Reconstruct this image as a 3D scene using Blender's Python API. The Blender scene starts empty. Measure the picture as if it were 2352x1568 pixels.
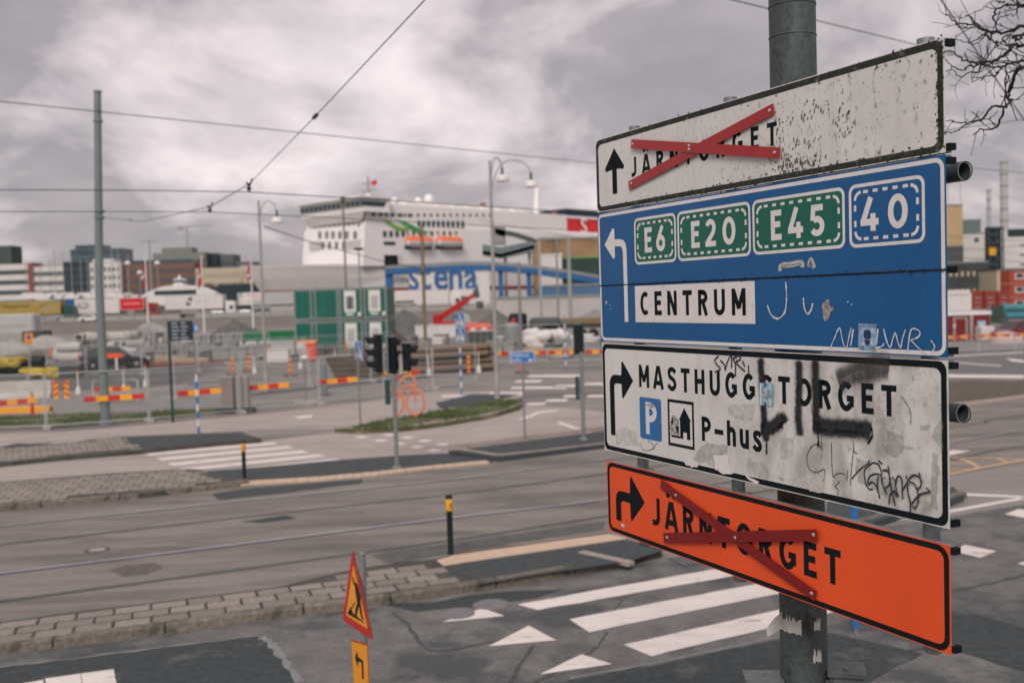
import bpy, bmesh, math, random
from mathutils import Vector, Matrix
random.seed(7)
SC = bpy.context.scene
COL = SC.collection
# ------------------------------------------------------------------ camera
FPX = 2287.0                      # focal length in units of a 2352 px wide frame (35 mm lens)
CAMH = 4.2
TH, RHO = math.radians(2.48), math.radians(1.75)
FW = Vector((0, math.cos(TH), -math.sin(TH)))
UP = Vector((0, math.sin(TH), math.cos(TH)))
RT = Vector((1, 0, 0))
CX = math.cos(RHO)*RT - math.sin(RHO)*UP
CY = math.sin(RHO)*RT + math.cos(RHO)*UP
CO = Vector((0, 0, CAMH))
cam = bpy.data.cameras.new('camera'); camo = bpy.data.objects.new('camera', cam); COL.objects.link(camo)
m = Matrix.Identity(4)
for i in range(3):
    m[i][0] = CX[i]; m[i][1] = CY[i]; m[i][2] = -FW[i]; m[i][3] = CO[i]
camo.matrix_world = m
cam.lens = 35.0; cam.sensor_width = 36.0; cam.clip_end = 9000; cam.clip_start = .1
cam.dof.use_dof = True; cam.dof.focus_distance = 4.3; cam.dof.aperture_fstop = 2.2
SC.camera = camo
# ------------------------------------------------------------------ sky, sun, exposure
SUN_EL, SUN_AZ = math.radians(40), math.radians(190)   # azimuth clockwise from +Y: behind the camera, left
world = bpy.data.worlds.new('World'); SC.world = world; world.use_nodes = True
wn, wl = world.node_tree.nodes, world.node_tree.links
for n_ in list(wn): wn.remove(n_)
def WN(t, **k):
    n_ = wn.new(t)
    for a, b in k.items(): setattr(n_, a, b)
    return n_
sky = WN('ShaderNodeTexSky', sky_type='NISHITA', sun_disc=False, sun_elevation=SUN_EL, sun_rotation=SUN_AZ)
sky.air_density = 1.0; sky.dust_density = 3.0
tc = WN('ShaderNodeTexCoord'); sep = WN('ShaderNodeSeparateXYZ'); wl.new(tc.outputs['Generated'], sep.inputs[0])
zadd = WN('ShaderNodeMath', operation='ADD'); zabs = WN('ShaderNodeMath', operation='ABSOLUTE')
wl.new(sep.outputs[2], zabs.inputs[0]); wl.new(zabs.outputs[0], zadd.inputs[0]); zadd.inputs[1].default_value = 0.42
dx = WN('ShaderNodeMath', operation='DIVIDE'); dy = WN('ShaderNodeMath', operation='DIVIDE')
wl.new(sep.outputs[0], dx.inputs[0]); wl.new(zadd.outputs[0], dx.inputs[1])
wl.new(sep.outputs[1], dy.inputs[0]); wl.new(zadd.outputs[0], dy.inputs[1])
cmb = WN('ShaderNodeCombineXYZ'); wl.new(dx.outputs[0], cmb.inputs[0]); wl.new(dy.outputs[0], cmb.inputs[1])
cmb.inputs[2].default_value = 3.1
nz = WN('ShaderNodeTexNoise', noise_dimensions='2D'); nz.inputs["Scale"].default_value = 2.0; nz.inputs['Detail'].default_value = 9
nz.inputs['Roughness'].default_value = .56; nz.inputs['Distortion'].default_value = .35
wl.new(cmb.outputs[0], nz.inputs['Vector'])
nz2 = WN('ShaderNodeTexNoise', noise_dimensions='2D'); nz2.inputs["Scale"].default_value = 5.5; nz2.inputs['Detail'].default_value = 7
nz2.inputs['Roughness'].default_value = .5; wl.new(cmb.outputs[0], nz2.inputs['Vector'])
wrp = WN('ShaderNodeTexNoise', noise_dimensions='2D'); wrp.inputs['Scale'].default_value = 2.2; wrp.inputs['Detail'].default_value = 6; wrp.inputs['Roughness'].default_value = .6; wl.new(cmb.outputs[0], wrp.inputs['Vector'])
wsc = WN('ShaderNodeVectorMath', operation='SCALE'); wsc.inputs['Scale'].default_value = .55; wl.new(wrp.outputs['Color'], wsc.inputs[0])
wad = WN('ShaderNodeVectorMath', operation='ADD'); wl.new(cmb.outputs[0], wad.inputs[0]); wl.new(wsc.outputs[0], wad.inputs[1])
vor = WN('ShaderNodeTexVoronoi', voronoi_dimensions='2D', feature='SMOOTH_F1'); vor.inputs['Scale'].default_value = 1.9; vor.inputs['Smoothness'].default_value = .8; vor.inputs['Detail'].default_value = 1.0; vor.inputs['Roughness'].default_value = .45
wl.new(wad.outputs[0], vor.inputs['Vector'])
pf = WN('ShaderNodeMath', operation='MULTIPLY_ADD'); wl.new(vor.outputs['Distance'], pf.inputs[0]); pf.inputs[1].default_value = -.24; wl.new(nz.outputs[0], pf.inputs[2])
pf2 = WN('ShaderNodeMath', operation='ADD'); wl.new(pf.outputs[0], pf2.inputs[0]); pf2.inputs[1].default_value = .115
rmp = WN('ShaderNodeValToRGB'); e = rmp.color_ramp.elements
e[0].position = .38; e[0].color = (.275, .25, .262, 1)
e[1].position = .66; e[1].color = (.63, .563, .565, 1)
x = e.new(.46); x.color = (.40, .355, .365, 1)
x = e.new(.54); x.color = (.505, .447, .454, 1)
wl.new(pf2.outputs[0], rmp.inputs[0])
rmp2 = WN('ShaderNodeValToRGB'); e = rmp2.color_ramp.elements
e[0].position = .33; e[0].color = (.87, .875, .89, 1); e[1].position = .7; e[1].color = (1.1, 1.09, 1.085, 1)
wl.new(nz2.outputs[0], rmp2.inputs[0])
mul = WN('ShaderNodeMixRGB', blend_type='MULTIPLY'); mul.inputs[0].default_value = 1
wl.new(rmp.outputs[0], mul.inputs[1]); wl.new(rmp2.outputs[0], mul.inputs[2])
bgs = WN('ShaderNodeBackground'); bgs.inputs[1].default_value = .07; wl.new(sky.outputs[0], bgs.inputs[0])
bgc = WN('ShaderNodeBackground'); bgc.inputs[1].default_value = 1.12; wl.new(mul.outputs[0], bgc.inputs[0])
mixw = WN('ShaderNodeMixShader'); mixw.inputs[0].default_value = .93
wl.new(bgs.outputs[0], mixw.inputs[1]); wl.new(bgc.outputs[0], mixw.inputs[2])
wo = WN('ShaderNodeOutputWorld'); wl.new(mixw.outputs[0], wo.inputs[0])
sl = bpy.data.lights.new('sun', 'SUN'); sl.energy = 1.5; sl.angle = math.radians(22); sl.color = (1, .95, .89)
so = bpy.data.objects.new('sun', sl); COL.objects.link(so)
sd = Vector((math.sin(SUN_AZ)*math.cos(SUN_EL), math.cos(SUN_AZ)*math.cos(SUN_EL), math.sin(SUN_EL)))
so.rotation_euler = sd.to_track_quat('Z', 'Y').to_euler(); so.location = (-20, -20, 60)
vs = SC.view_settings; vs.view_transform = 'Standard'; vs.look = 'None'; vs.exposure = 0.5; vs.gamma = 1; vs.use_curve_mapping = False
SC.cycles.max_bounces = 5; SC.cycles.transparent_max_bounces = 12
# ------------------------------------------------------------------ positions
def ray(u, v): return FW*FPX + CX*(u-1176) + CY*(784-v)
def G(u, v, h=0.0):
    d = ray(u, v); return CO + d*((h-CAMH)/d.z)
def AT(u, v, y):
    d = ray(u, v); return CO + d*(y/d.y)
# ------------------------------------------------------------------ materials
MATS = {}
def mat(name, col, rough=.7, var=.18, scale=6.0, metal=0.0, bump=0.0, spots=None, spot_scale=3.0, spot_at=.6, spec=.4, stretch=(1,1,1), alpha=None, coat=0, emit=None, detail=5, rnd=0.0, fine=0.0, rotz=0.0):
    if name in MATS: return MATS[name]
    M = bpy.data.materials.new(name); M.use_nodes = True
    nt = M.node_tree; N, L = nt.nodes, nt.links
    b = N['Principled BSDF']; b.inputs['Roughness'].default_value = rough; b.inputs['Metallic'].default_value = metal
    b.inputs['Specular IOR Level'].default_value = spec; b.inputs['Coat Weight'].default_value = coat
    t = N.new('ShaderNodeTexCoord'); mp = N.new('ShaderNodeMapping'); mp.inputs['Scale'].default_value = stretch; mp.inputs['Rotation'].default_value = (0, 0, rotz)
    L.new(t.outputs['Object'], mp.inputs[0])
    n = N.new('ShaderNodeTexNoise'); n.inputs['Scale'].default_value = scale; n.inputs['Detail'].default_value = detail; n.inputs['Roughness'].default_value = .6
    L.new(mp.outputs[0], n.inputs['Vector'])
    r = N.new('ShaderNodeValToRGB'); c = Vector(col[:3])
    r.color_ramp.elements[0].position = .28; r.color_ramp.elements[1].position = .74
    r.color_ramp.elements[0].color = (*[max(0, q*(1-var)) for q in c], 1); r.color_ramp.elements[1].color = (*[min(1, q*(1+var)) for q in c], 1)
    L.new(n.outputs[0], r.inputs[0]); out = r.outputs[0]
    if spots:
        n2 = N.new('ShaderNodeTexNoise'); n2.inputs['Scale'].default_value = spot_scale; n2.inputs['Detail'].default_value = 8; n2.inputs['Roughness'].default_value = .65
        L.new(mp.outputs[0], n2.inputs['Vector'])
        r2 = N.new('ShaderNodeValToRGB'); r2.color_ramp.elements[0].position = spot_at; r2.color_ramp.elements[1].position = spot_at+.1
        r2.color_ramp.elements[0].color = (0,0,0,1); r2.color_ramp.elements[1].color = (1,1,1,1)
        L.new(n2.outputs[0], r2.inputs[0])
        mx = N.new('ShaderNodeMixRGB'); L.new(r2.outputs[0], mx.inputs[0]); L.new(out, mx.inputs[1]); mx.inputs[2].default_value = (*spots, 1); out = mx.outputs[0]
    if fine:
        n3 = N.new('ShaderNodeTexNoise'); n3.inputs['Scale'].default_value = 38; n3.inputs['Detail'].default_value = 4; n3.inputs['Roughness'].default_value = .7
        L.new(t.outputs['Object'], n3.inputs['Vector'])
        r3 = N.new('ShaderNodeValToRGB'); r3.color_ramp.elements[0].position = .36; r3.color_ramp.elements[1].position = .66
        r3.color_ramp.elements[0].color = (*[1-fine]*3, 1); r3.color_ramp.elements[1].color = (*[1+fine]*3, 1); L.new(n3.outputs[0], r3.inputs[0])
        mx = N.new('ShaderNodeMixRGB'); mx.blend_type = 'MULTIPLY'; mx.inputs[0].default_value = 1; L.new(out, mx.inputs[1]); L.new(r3.outputs[0], mx.inputs[2]); out = mx.outputs[0]
    if rnd:
        oi = N.new('ShaderNodeObjectInfo'); mr = N.new('ShaderNodeMapRange'); mr.inputs['To Min'].default_value = 1-rnd; mr.inputs['To Max'].default_value = 1+rnd*.8
        L.new(oi.outputs['Random'], mr.inputs[0]); mx = N.new('ShaderNodeMixRGB'); mx.blend_type = 'MULTIPLY'; mx.inputs[0].default_value = 1
        L.new(out, mx.inputs[1]); L.new(mr.outputs[0], mx.inputs[2]); out = mx.outputs[0]
    L.new(out, b.inputs['Base Color'])
    if bump:
        bn = N.new('ShaderNodeBump'); bn.inputs['Strength'].default_value = bump; bn.inputs['Distance'].default_value = .02
        L.new(n.outputs[0], bn.inputs['Height']); L.new(bn.outputs[0], b.inputs['Normal'])
    if alpha is not None: b.inputs['Alpha'].default_value = alpha
    if emit: b.inputs['Emission Color'].default_value = (*emit, 1); b.inputs['Emission Strength'].default_value = 1
    MATS[name] = M; return M
# ------------------------------------------------------------------ mesh building
class MB:
    def __init__(s): s.v = []; s.f = []; s.uvz = 0
    def add(s, vs, fs):
        o = len(s.v); s.v += [tuple(p) for p in vs]; s.f += [tuple(i+o for i in q) for q in fs]; return s
    def box(s, c, sz, rz=0, taper=1.0, bev=0):
        x, y, z = sz[0]/2, sz[1]/2, sz[2]/2; R = Matrix.Rotation(rz, 3, 'Z'); c = Vector(c)
        vs = [c + R @ Vector((sx*x*(taper if zz > 0 else 1), sy*y*(taper if zz > 0 else 1), zz*z)) for zz in (-1, 1) for sx, sy in ((-1,-1),(1,-1),(1,1),(-1,1))]
        return s.add(vs, [(3,2,1,0),(4,5,6,7),(0,1,5,4),(1,2,6,5),(2,3,7,6),(3,0,4,7)])
    def bbox(s, c, sz, b=.01, rz=0):
        """box with chamfered vertical edges and chamfered top"""
        x, y = sz[0]/2, sz[1]/2; b = min(b, x*.9, y*.9, sz[2]*.45)
        o = [(-x+b,-y),(x-b,-y),(x,-y+b),(x,y-b),(x-b,y),(-x+b,y),(-x,y-b),(-x,-y+b)]
        return s.prism([(px, py) for px, py in o], c[2]-sz[2]/2, c[2]+sz[2]/2, off=(c[0], c[1]), rz=rz, top=b)
    def prism(s, poly, z0, z1, off=(0, 0), rz=0, top=0):
        cs, sn = math.cos(rz), math.sin(rz); n = len(poly)
        T = lambda p, z: (off[0]+p[0]*cs-p[1]*sn, off[1]+p[0]*sn+p[1]*cs, z)
        if top:
            cx = sum(p[0] for p in poly)/n; cy = sum(p[1] for p in poly)/n
            mx = max(max(abs(p[0]-cx) for p in poly), 1e-6); my = max(max(abs(p[1]-cy) for p in poly), 1e-6)
            pt = [(cx+(p[0]-cx)*(1-top/mx), cy+(p[1]-cy)*(1-top/my)) for p in poly]
            vs = [T(p, z0) for p in poly]+[T(p, z1-top) for p in poly]+[T(p, z1) for p in pt]
            fs = [(i, (i+1) % n, n+(i+1) % n, n+i) for i in range(n)]+[(n+i, n+(i+1) % n, 2*n+(i+1) % n, 2*n+i) for i in range(n)]
            fs += [tuple(range(n-1, -1, -1)), tuple(range(2*n, 3*n))]
        else:
            vs = [T(p, z0) for p in poly]+[T(p, z1) for p in poly]
            fs = [(i, (i+1) % n, n+(i+1) % n, n+i) for i in range(n)]+[tuple(range(n-1, -1, -1)), tuple(range(n, 2*n))]
        return s.add(vs, fs)
    def tube(s, pts, r, seg=8, cap=True):
        pts = [Vector(p) for p in pts]; rs = r if isinstance(r, (list, tuple)) else [r]*len(pts)
        vs = []; n = len(pts); ref = None
        for i, p in enumerate(pts):
            d = (pts[min(i+1, n-1)]-pts[max(i-1, 0)])
            if d.length < 1e-9: d = Vector((0, 0, 1))
            d.normalize()
            if ref is None: ref = Vector((0, 0, 1)) if abs(d.z) < .9 else Vector((1, 0, 0))
            a = d.cross(ref)
            if a.length < 1e-4: a = d.cross(Vector((0, 1, 0)))
            a.normalize(); b = d.cross(a); ref = -b if False else ref
            vs += [p + (a*math.cos(t)+b*math.sin(t))*rs[i] for t in (2*math.pi*k/seg for k in range(seg))]
        fs = [(i*seg+k, i*seg+(k+1) % seg, (i+1)*seg+(k+1) % seg, (i+1)*seg+k) for i in range(n-1) for k in range(seg)]
        if cap: fs += [tuple(range(seg)), tuple(reversed(range((n-1)*seg, n*seg)))]
        return s.add(vs, fs)
    def lathe(s, prof, c=(0, 0, 0), seg=16):
        vs = [(c[0]+r*math.cos(2*math.pi*k/seg), c[1]+r*math.sin(2*math.pi*k/seg), c[2]+z) for r, z in prof for k in range(seg)]
        n = len(prof); fs = [(i*seg+k, i*seg+(k+1) % seg, (i+1)*seg+(k+1) % seg, (i+1)*seg+k) for i in range(n-1) for k in range(seg)]
        fs += [tuple(reversed(range(seg))), tuple(range((n-1)*seg, n*seg))]
        return s.add(vs, fs)
    def sheet(s, pts3):
        return s.add(pts3, [tuple(range(len(pts3)))])
    def build(s, name, material, parent=None, smooth=False, loc=None, rot=None):
        me = bpy.data.meshes.new(name); me.from_pydata(s.v, [], s.f); me.update()
        bm = bmesh.new(); bm.from_mesh(me); bmesh.ops.recalc_face_normals(bm, faces=bm.faces); bm.to_mesh(me); bm.free()
        if isinstance(material, (list, tuple)):
            for q in material: me.materials.append(q)
        else: me.materials.append(material)
        if smooth:
            me.polygons.foreach_set('use_smooth', [True]*len(me.polygons))
            try: me.set_sharp_from_angle(angle=math.radians(38))
            except Exception: pass
        o = bpy.data.objects.new(name, me); COL.objects.link(o); o.parent = parent
        if loc is not None: o.location = loc
        if rot is not None: o.rotation_euler = rot
        return o
def tag(o, label=None, cat=None, group=None, kind=None):
    if label: o['label'] = label
    if cat: o['category'] = cat
    if group: o['group'] = group
    if kind: o['kind'] = kind
    return o
def thing(name, label, cat, loc=(0, 0, 0), rz=0, group=None):
    o = bpy.data.objects.new(name, None); COL.objects.link(o); o.location = loc; o.rotation_euler = (0, 0, rz); o.empty_display_size = .2
    return tag(o, label, cat, group)
def copy_tree(o, parent=None):
    c = o.copy(); COL.objects.link(c); c.parent = parent
    for ch in list(o.children): copy_tree(ch, c)
    return c
def dup(o, loc, rz=0, label=None, group=None):
    c = copy_tree(o); c.location = loc; c.rotation_euler = (0, 0, rz)
    if label: c['label'] = label
    if group: c['group'] = group
    return c
def inside(p, poly):
    x, y = p[0], p[1]; r = False; n = len(poly)
    for i in range(n):
        x1, y1, x2, y2 = poly[i][0], poly[i][1], poly[(i+1) % n][0], poly[(i+1) % n][1]
        if (y1 > y) != (y2 > y) and x < (x2-x1)*(y-y1)/(y2-y1)+x1: r = not r
    return r
def ribbon2(pts, w, closed=False, cap=0):
    """2-D polyline with width -> left and right mitred point lists"""
    P = [Vector((p[0], p[1])) for p in pts]; n = len(P); Lf = []; Rt = []
    for i in range(n):
        if closed: a, b = P[i-1], P[(i+1) % n]
        else: a, b = P[max(i-1, 0)], P[min(i+1, n-1)]
        d1 = (P[i]-a); d2 = (b-P[i])
        if d1.length < 1e-9: d1 = d2
        if d2.length < 1e-9: d2 = d1
        d1 = d1.normalized(); d2 = d2.normalized(); t = d1+d2
        t = d1 if t.length < 1e-6 else t.normalized()
        nn = Vector((-t.y, t.x)); k = max(.35, abs(nn.dot(Vector((-d1.y, d1.x)))))
        ww = (w[i] if isinstance(w, (list, tuple)) else w)/2/k
        Lf.append(P[i]+nn*ww); Rt.append(P[i]-nn*ww)
    return Lf, Rt
def smoothpts(pts, k=4, closed=False):
    """Catmull-Rom"""
    n = len(pts); out = []
    V = [Vector(p) for p in pts]
    for i in range(n if closed else n-1):
        p0 = V[i-1] if (i > 0 or closed) else V[0]; p1 = V[i]; p2 = V[(i+1) % n]; p3 = V[(i+2) % n] if (i+2 < n or closed) else V[-1]
        for j in range(k):
            t = j/k
            out.append(.5*((2*p1)+(p2-p0)*t+(2*p0-5*p1+4*p2-p3)*t*t+(-p0+3*p1-3*p2+p3)*t**3))
    if not closed: out.append(V[-1])
    return out
def arc(cx, cy, rx, ry, a0, a1, n=10):
    return [(cx+rx*math.cos(math.radians(a0+(a1-a0)*i/n)), cy+ry*math.sin(math.radians(a0+(a1-a0)*i/n))) for i in range(n+1)]
def text_mesh(txt, size, material, name, parent=None, M=None, align='CENTER', sx=1.0, extrude=0.0, bold=0.0):
    """lettering in the built-in typeface, as a mesh; M is a 4x4 local matrix"""
    cu = bpy.data.curves.new('t', 'FONT'); cu.body = txt; cu.size = size; cu.align_x = align; cu.extrude = extrude; cu.resolution_u = 3; cu.offset = bold
    o = bpy.data.objects.new('t', cu); COL.objects.link(o)
    me = bpy.data.meshes.new_from_object(o.evaluated_get(bpy.context.evaluated_depsgraph_get()))
    bpy.data.objects.remove(o); bpy.data.curves.remove(cu)
    me.materials.clear(); me.materials.append(material); me.transform(Matrix.Scale(sx, 4, (1, 0, 0)))
    if M is not None: me.transform(M)
    ob = bpy.data.objects.new(name, me); COL.objects.link(ob); ob.parent = parent; return ob
def frame(origin, xdir, zdir=(0, 0, 1)):
    """matrix whose local X runs along xdir, local Y along zdir (lettering plane)"""
    X = Vector(xdir).normalized(); Y = Vector(zdir).normalized(); Z = X.cross(Y); o = Vector(origin)
    return Matrix(((X.x, Y.x, Z.x, o.x), (X.y, Y.y, Z.y, o.y), (X.z, Y.z, Z.z, o.z), (0, 0, 0, 1)))
# ================================================================== SETTING: ground, roads, kerbs, paving
M_ground = mat('ground asphalt', (.225,.205,.19), .9, .3, .7, bump=.15, spots=(.14,.13,.123), spot_scale=.16, spot_at=.52, stretch=(.3,1,1), rotz=.1)
M_near = mat('near road asphalt', (.148,.143,.136), .88, .28, 2.2, bump=.3, spots=(.068,.074,.075), spot_scale=.6, spot_at=.5, fine=.28)
M_tram = mat('tram lane asphalt', (.20,.18,.16), .88, .3, 1.5, bump=.2, spots=(.13,.118,.107), spot_scale=.9, spot_at=.52, fine=.18, stretch=(.22,1,1), rotz=math.radians(-23.5))
M_light = mat('pale asphalt', (.365,.315,.29), .9, .14, 1.2, bump=.15, spots=(.28,.245,.228), spot_scale=.4, spot_at=.54, fine=.10, stretch=(.4,1,1), rotz=math.radians(-20))
M_dark = mat('fresh dark asphalt', (.048,.058,.061), .85, .25, 7, bump=.3, spots=(.075,.08,.08), spot_scale=2.2, spot_at=.6, fine=.2)
M_patch = mat('dark patch asphalt', (.040,.050,.053), .88, .3, 9, bump=.35, spots=(.085,.09,.088), spot_scale=1.3, spot_at=.57, fine=.3)
M_seal = mat('bitumen seal', (.20,.205,.20), .6, .2, 5)
M_crack = mat('bitumen crack fill', (.05,.056,.056), .6, .25, 8)
M_paint = mat('road paint', (.68,.615,.58), .75, .12, 4, spots=(.27,.25,.235), spot_scale=3.2, spot_at=.60, fine=.08, stretch=(.35,1,1), rotz=math.radians(-20))
M_cream = mat('cream tactile paving', (.55,.41,.30), .8, .12, 8)
M_yline = mat('worn yellow line', (.50,.34,.21), .8, .18, 5)
M_paver = mat('concrete paver', (.25,.217,.19), .9, .22, 5, bump=.3, spots=(.16,.145,.128), spot_scale=4, spot_at=.56, rnd=.2, fine=.15)
M_mortar = mat('paver joint sand', (.07,.068,.06), .95, .35, 5, spots=(.045,.045,.04), spot_scale=2, spot_at=.52)
M_gran = mat('granite kerb', (.175,.15,.124), .9, .4, 14, bump=.4, spots=(.085,.078,.058), spot_scale=3, spot_at=.53, rnd=.15)
M_gran2 = mat('pale granite kerb', (.33,.28,.245), .9, .25, 14, bump=.3, spots=(.2,.17,.14), spot_scale=4, spot_at=.58)
M_rail = mat('worn steel rail', (.58,.57,.63), .3, .12, 6, metal=.7)
M_rail2 = mat('dull steel rail', (.11,.12,.125), .4, .2, 6, metal=.6)
M_groove = mat('rail groove', (.03,.035,.036), .8, .2, 8)
M_iron = mat('cast iron', (.21,.20,.205), .55, .2, 20, metal=.4, bump=.3)
M_gravel = mat('gravel', (.22,.215,.205), .95, .5, 9, bump=.8, detail=9)
M_soil = mat('brown soil', (.10,.085,.068), .97, .35, 2.5, bump=.7, spots=(.17,.14,.11), spot_scale=1.2, spot_at=.58)
M_turf = mat('turf', (.085,.095,.04), .95, .35, 1.8, bump=.5, spots=(.20,.155,.105), spot_scale=.9, spot_at=.54)
M_grass = mat('grass blades', (.085,.12,.038), .8, .4, 1.2, spots=(.17,.15,.08), spot_scale=.8, spot_at=.58)
def struct(name, mb, m_, parent=None):
    o = mb.build(name, m_, parent)
    if parent is None: o['kind'] = 'structure'
    return o
def px(pts, h=0.0): return [G(u, v, h) for u, v in pts]
def sheetpx(name, pts, m_, h, parent=None):
    return struct(name, MB().sheet([Vector((p.x, p.y, h)) for p in px(pts, h)]), m_, parent)
# the ground as one sheet to the horizon
struct('ground', MB().sheet([(-2000,-60,0),(2000,-60,0),(2000,2400,0),(-2000,2400,0)]), M_ground)
K1 = [(-600,1573),(0,1502),(162,1484),(305,1466),(629,1422),(851,1395),(1055,1366),(1238,1334),(1453,1297)]
B1 = [(-600,1502),(0,1431),(119,1414),(328,1389),(632,1351),(800,1312),(911,1294),(1003,1286),(1041,1275),(1399,1226)]
K2 = [(-600,1240),(0,1173),(330,1144),(459,1130),(542,1118),(574,1113),(732,1104),(851,1093),(970,1078),(1116,1064)]
sheetpx('near_road', K1 + [(1700,1262),(2352,1158),(3400,1010),(3400,2900),(-900,2900)], M_near, .004)
sheetpx('tram_lane', B1 + [(1700,1180),(2352,1062),(3400,900),(3400,800),(2352,908),(1700,1000)] + K2[::-1], M_tram, .004)
B2 = [(-600,1165),(0,1112),(237,1094),(435,1082),(600,1074),(772,1058),(914,1048),(1029,1040)]
K3 = [(-600,1125),(0,1071),(123,1058),(332,1041),(495,1024)]
sheetpx('side_road', B2 + [(1146,1053),(1386,1026),(1700,985),(2352,900),(2352,868),(1700,905),(1386,945),(1212,928),(1190,942),(1030,978),(919,992),(768,992),(601,1013),(495,1024)] + K3[::-1][1:], M_light, .004)
def block_kerb(parent, line, w, h, length, m_, lift=0.0, name='kerb_stone'):
    """granite kerb laid stone by stone along a ground polyline; the stones run to the inner (left) side of the line"""
    P = [Vector((p.x, p.y, 0)) for p in px(line)]
    pts = [P[0]]; acc = []
    for a, b in zip(P, P[1:]):
        n = max(1, round((b-a).length/.1))
        for i in range(n): acc.append(a+(b-a)*(i+1)/n)
    acc = [P[0]]+acc; k = 0
    while k < len(acc)-2:
        n = int(length*10*random.uniform(.75, 1.25)); j = min(k+n, len(acc)-1)
        if len(acc)-1-j < 4: j = len(acc)-1
        a, b = acc[k], acc[j]; d = (b-a); ln = d.length
        if ln < .15: break
        ang = math.atan2(d.y, d.x); c = a+d*.5
        mb = MB().bbox((0, w/2, (h+lift-.05)/2), (ln-.02, w, h+lift+.05), .018)
        for q in range(len(mb.v)):
            x_, y_, z_ = mb.v[q]; mb.v[q] = (x_, y_+random.uniform(-.008, .008), z_+random.uniform(-.005, .005))
        mb.build(name, m_, parent, loc=(c.x, c.y, random.uniform(-.006, .006)), rot=(0, 0, ang))
        k = j
def pave(parent, poly, org, ang, Lx, Wy, gap, z, h=.03, name='paver', maxn=300, lim=None):
    meshes = []
    for i in range(4):
        mb = MB().bbox((0, 0, 0), (Lx-gap, Wy-gap, h), .004)
        mb.v = [(a+random.uniform(-.006, .006), b+random.uniform(-.006, .006), c) for a, b, c in mb.v]
        o = mb.build(name, M_paver); meshes.append(o.data); bpy.data.objects.remove(o)
    cs, sn = math.cos(ang), math.sin(ang); n = 0
    for j in range(-30, 30):
        for i in range(-80, 80):
            x_ = (i+(.5 if j % 2 else 0))*Lx; y_ = (j+.5)*Wy
            X, Y = org.x+x_*cs-y_*sn, org.y+x_*sn+y_*cs
            ok = all(inside((X+a*cs-b*sn, Y+a*sn+b*cs), poly) for a in (-Lx*.2, Lx*.2) for b in (-Wy*.28, Wy*.28))
            if not ok or n >= maxn: continue
            o = bpy.data.objects.new(name, random.choice(meshes)); COL.objects.link(o); o.parent = parent; n += 1
            o.location = (X, Y, z-h/2+random.uniform(0, .004)); o.rotation_euler = (random.uniform(-.006, .006), random.uniform(-.006, .006), ang+random.uniform(-.012, .012))
# ---- island beside the tram lane (near)
def island(name, outline, h, base):
    P = [(p.x, p.y) for p in px(outline, h)]
    return struct(name, MB().prism(P, 0, h), base), P
HI = .12
K1i = [(u, v-24) for u, v in K1]
o1, P1 = island('near_pavement', [(u, v-3) for u, v in B1] + [(1434,1243),(1520,1262),(1440,1280)] + K1i[::-1][1:], HI, M_mortar)
block_kerb(o1, K1, .17, HI, 1.6, M_gran, .006)
d1 = G(632,1351,HI)-G(0,1431,HI); A1 = math.atan2(d1.y, d1.x)
lim1 = [(p.x, p.y) for p in px([(-500,1488),(0,1433),(119,1416),(328,1391),(632,1353),(800,1314),(911,1297),(1000,1290),(1100,1340),(1055,1343),(851,1372),(629,1397),(305,1441),(0,1476),(-500,1532)], HI)]
pave(o1, lim1, G(0,1431,HI), A1, .47, .30, .042, HI+.006)
sheetpx('asphalt_patch', [(1003,1300),(1033,1297),(1436,1238),(1530,1262),(1440,1289),(1240,1318),(1103,1341)], M_dark, HI+.004, o1)
# cream tactile slabs along the back edge
def slabs(parent, top, bot, n, h, name='tactile_slab'):
    for i in range(n):
        def at_(l, t):
            t *= len(l)-1; k = min(int(t), len(l)-2); f = t-k
            return (l[k][0]+(l[k+1][0]-l[k][0])*f, l[k][1]+(l[k+1][1]-l[k][1])*f)
        q = [at_(top, i/n+.0007), at_(top, (i+1)/n-.0007), at_(bot, (i+1)/n-.0007), at_(bot, i/n+.0007)]
        P = [(p.x, p.y) for p in px(q, h)]
        MB().prism(P[::-1], h-.03, h+.012+random.uniform(0, .004)).build(name, M_cream, parent)
slabs(o1, [(1003,1288),(1041,1276),(1399,1227)], [(1020,1300),(1070,1291),(1440,1237)], 14, HI)
ret = MB(); a, b = G(1334,1268,HI), G(1450,1293,HI)
ret.box(((a+b)/2+Vector((0,0,-.01))), ((b-a).length, .15, .06), math.atan2((b-a).y, (b-a).x)); ret.build('kerb_return', M_gran2, o1)
# ---- second island beyond the tram lane
B2i = [(u, v) for u, v in B2]
o2, P2 = island('middle_pavement', [(-600,1227),(0,1160),(330,1131),(459,1117),(548,1104),(462,1078),(435,1076),(237,1088),(0,1106),(-600,1159)], HI, M_mortar)
HL = .03
o2b, P2b = island('crossing_apron', [(548,1114),(574,1111),(732,1102),(851,1091),(970,1076),(1120,1062),(1140,1054),(1029,1040),(914,1046),(772,1056),(600,1072),(462,1083)], HL, M_dark)
block_kerb(o2, K2[:6], .17, HI, 1.9, M_gran, .006)
lim2 = [(p.x, p.y) for p in px([(-500,1151),(0,1107),(237,1089),(435,1077),(462,1080),(542,1105),(459,1114),(330,1127),(0,1156),(-500,1210)], HI)]
d2 = G(435,1082,HI)-G(0,1112,HI); A2 = math.atan2(d2.y, d2.x)
pave(o2, lim2, G(0,1108,HI), A2, .36, .36, .03, HI+.006)
slabs(o2b, [(546,1107),(574,1104.5),(732,1095),(851,1084.5),(970,1071.5),(1116,1058)], [(552,1114),(580,1111.5),(732,1102.5),(851,1091.5),(970,1077),(1125,1062)], 30, HL)
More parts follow.
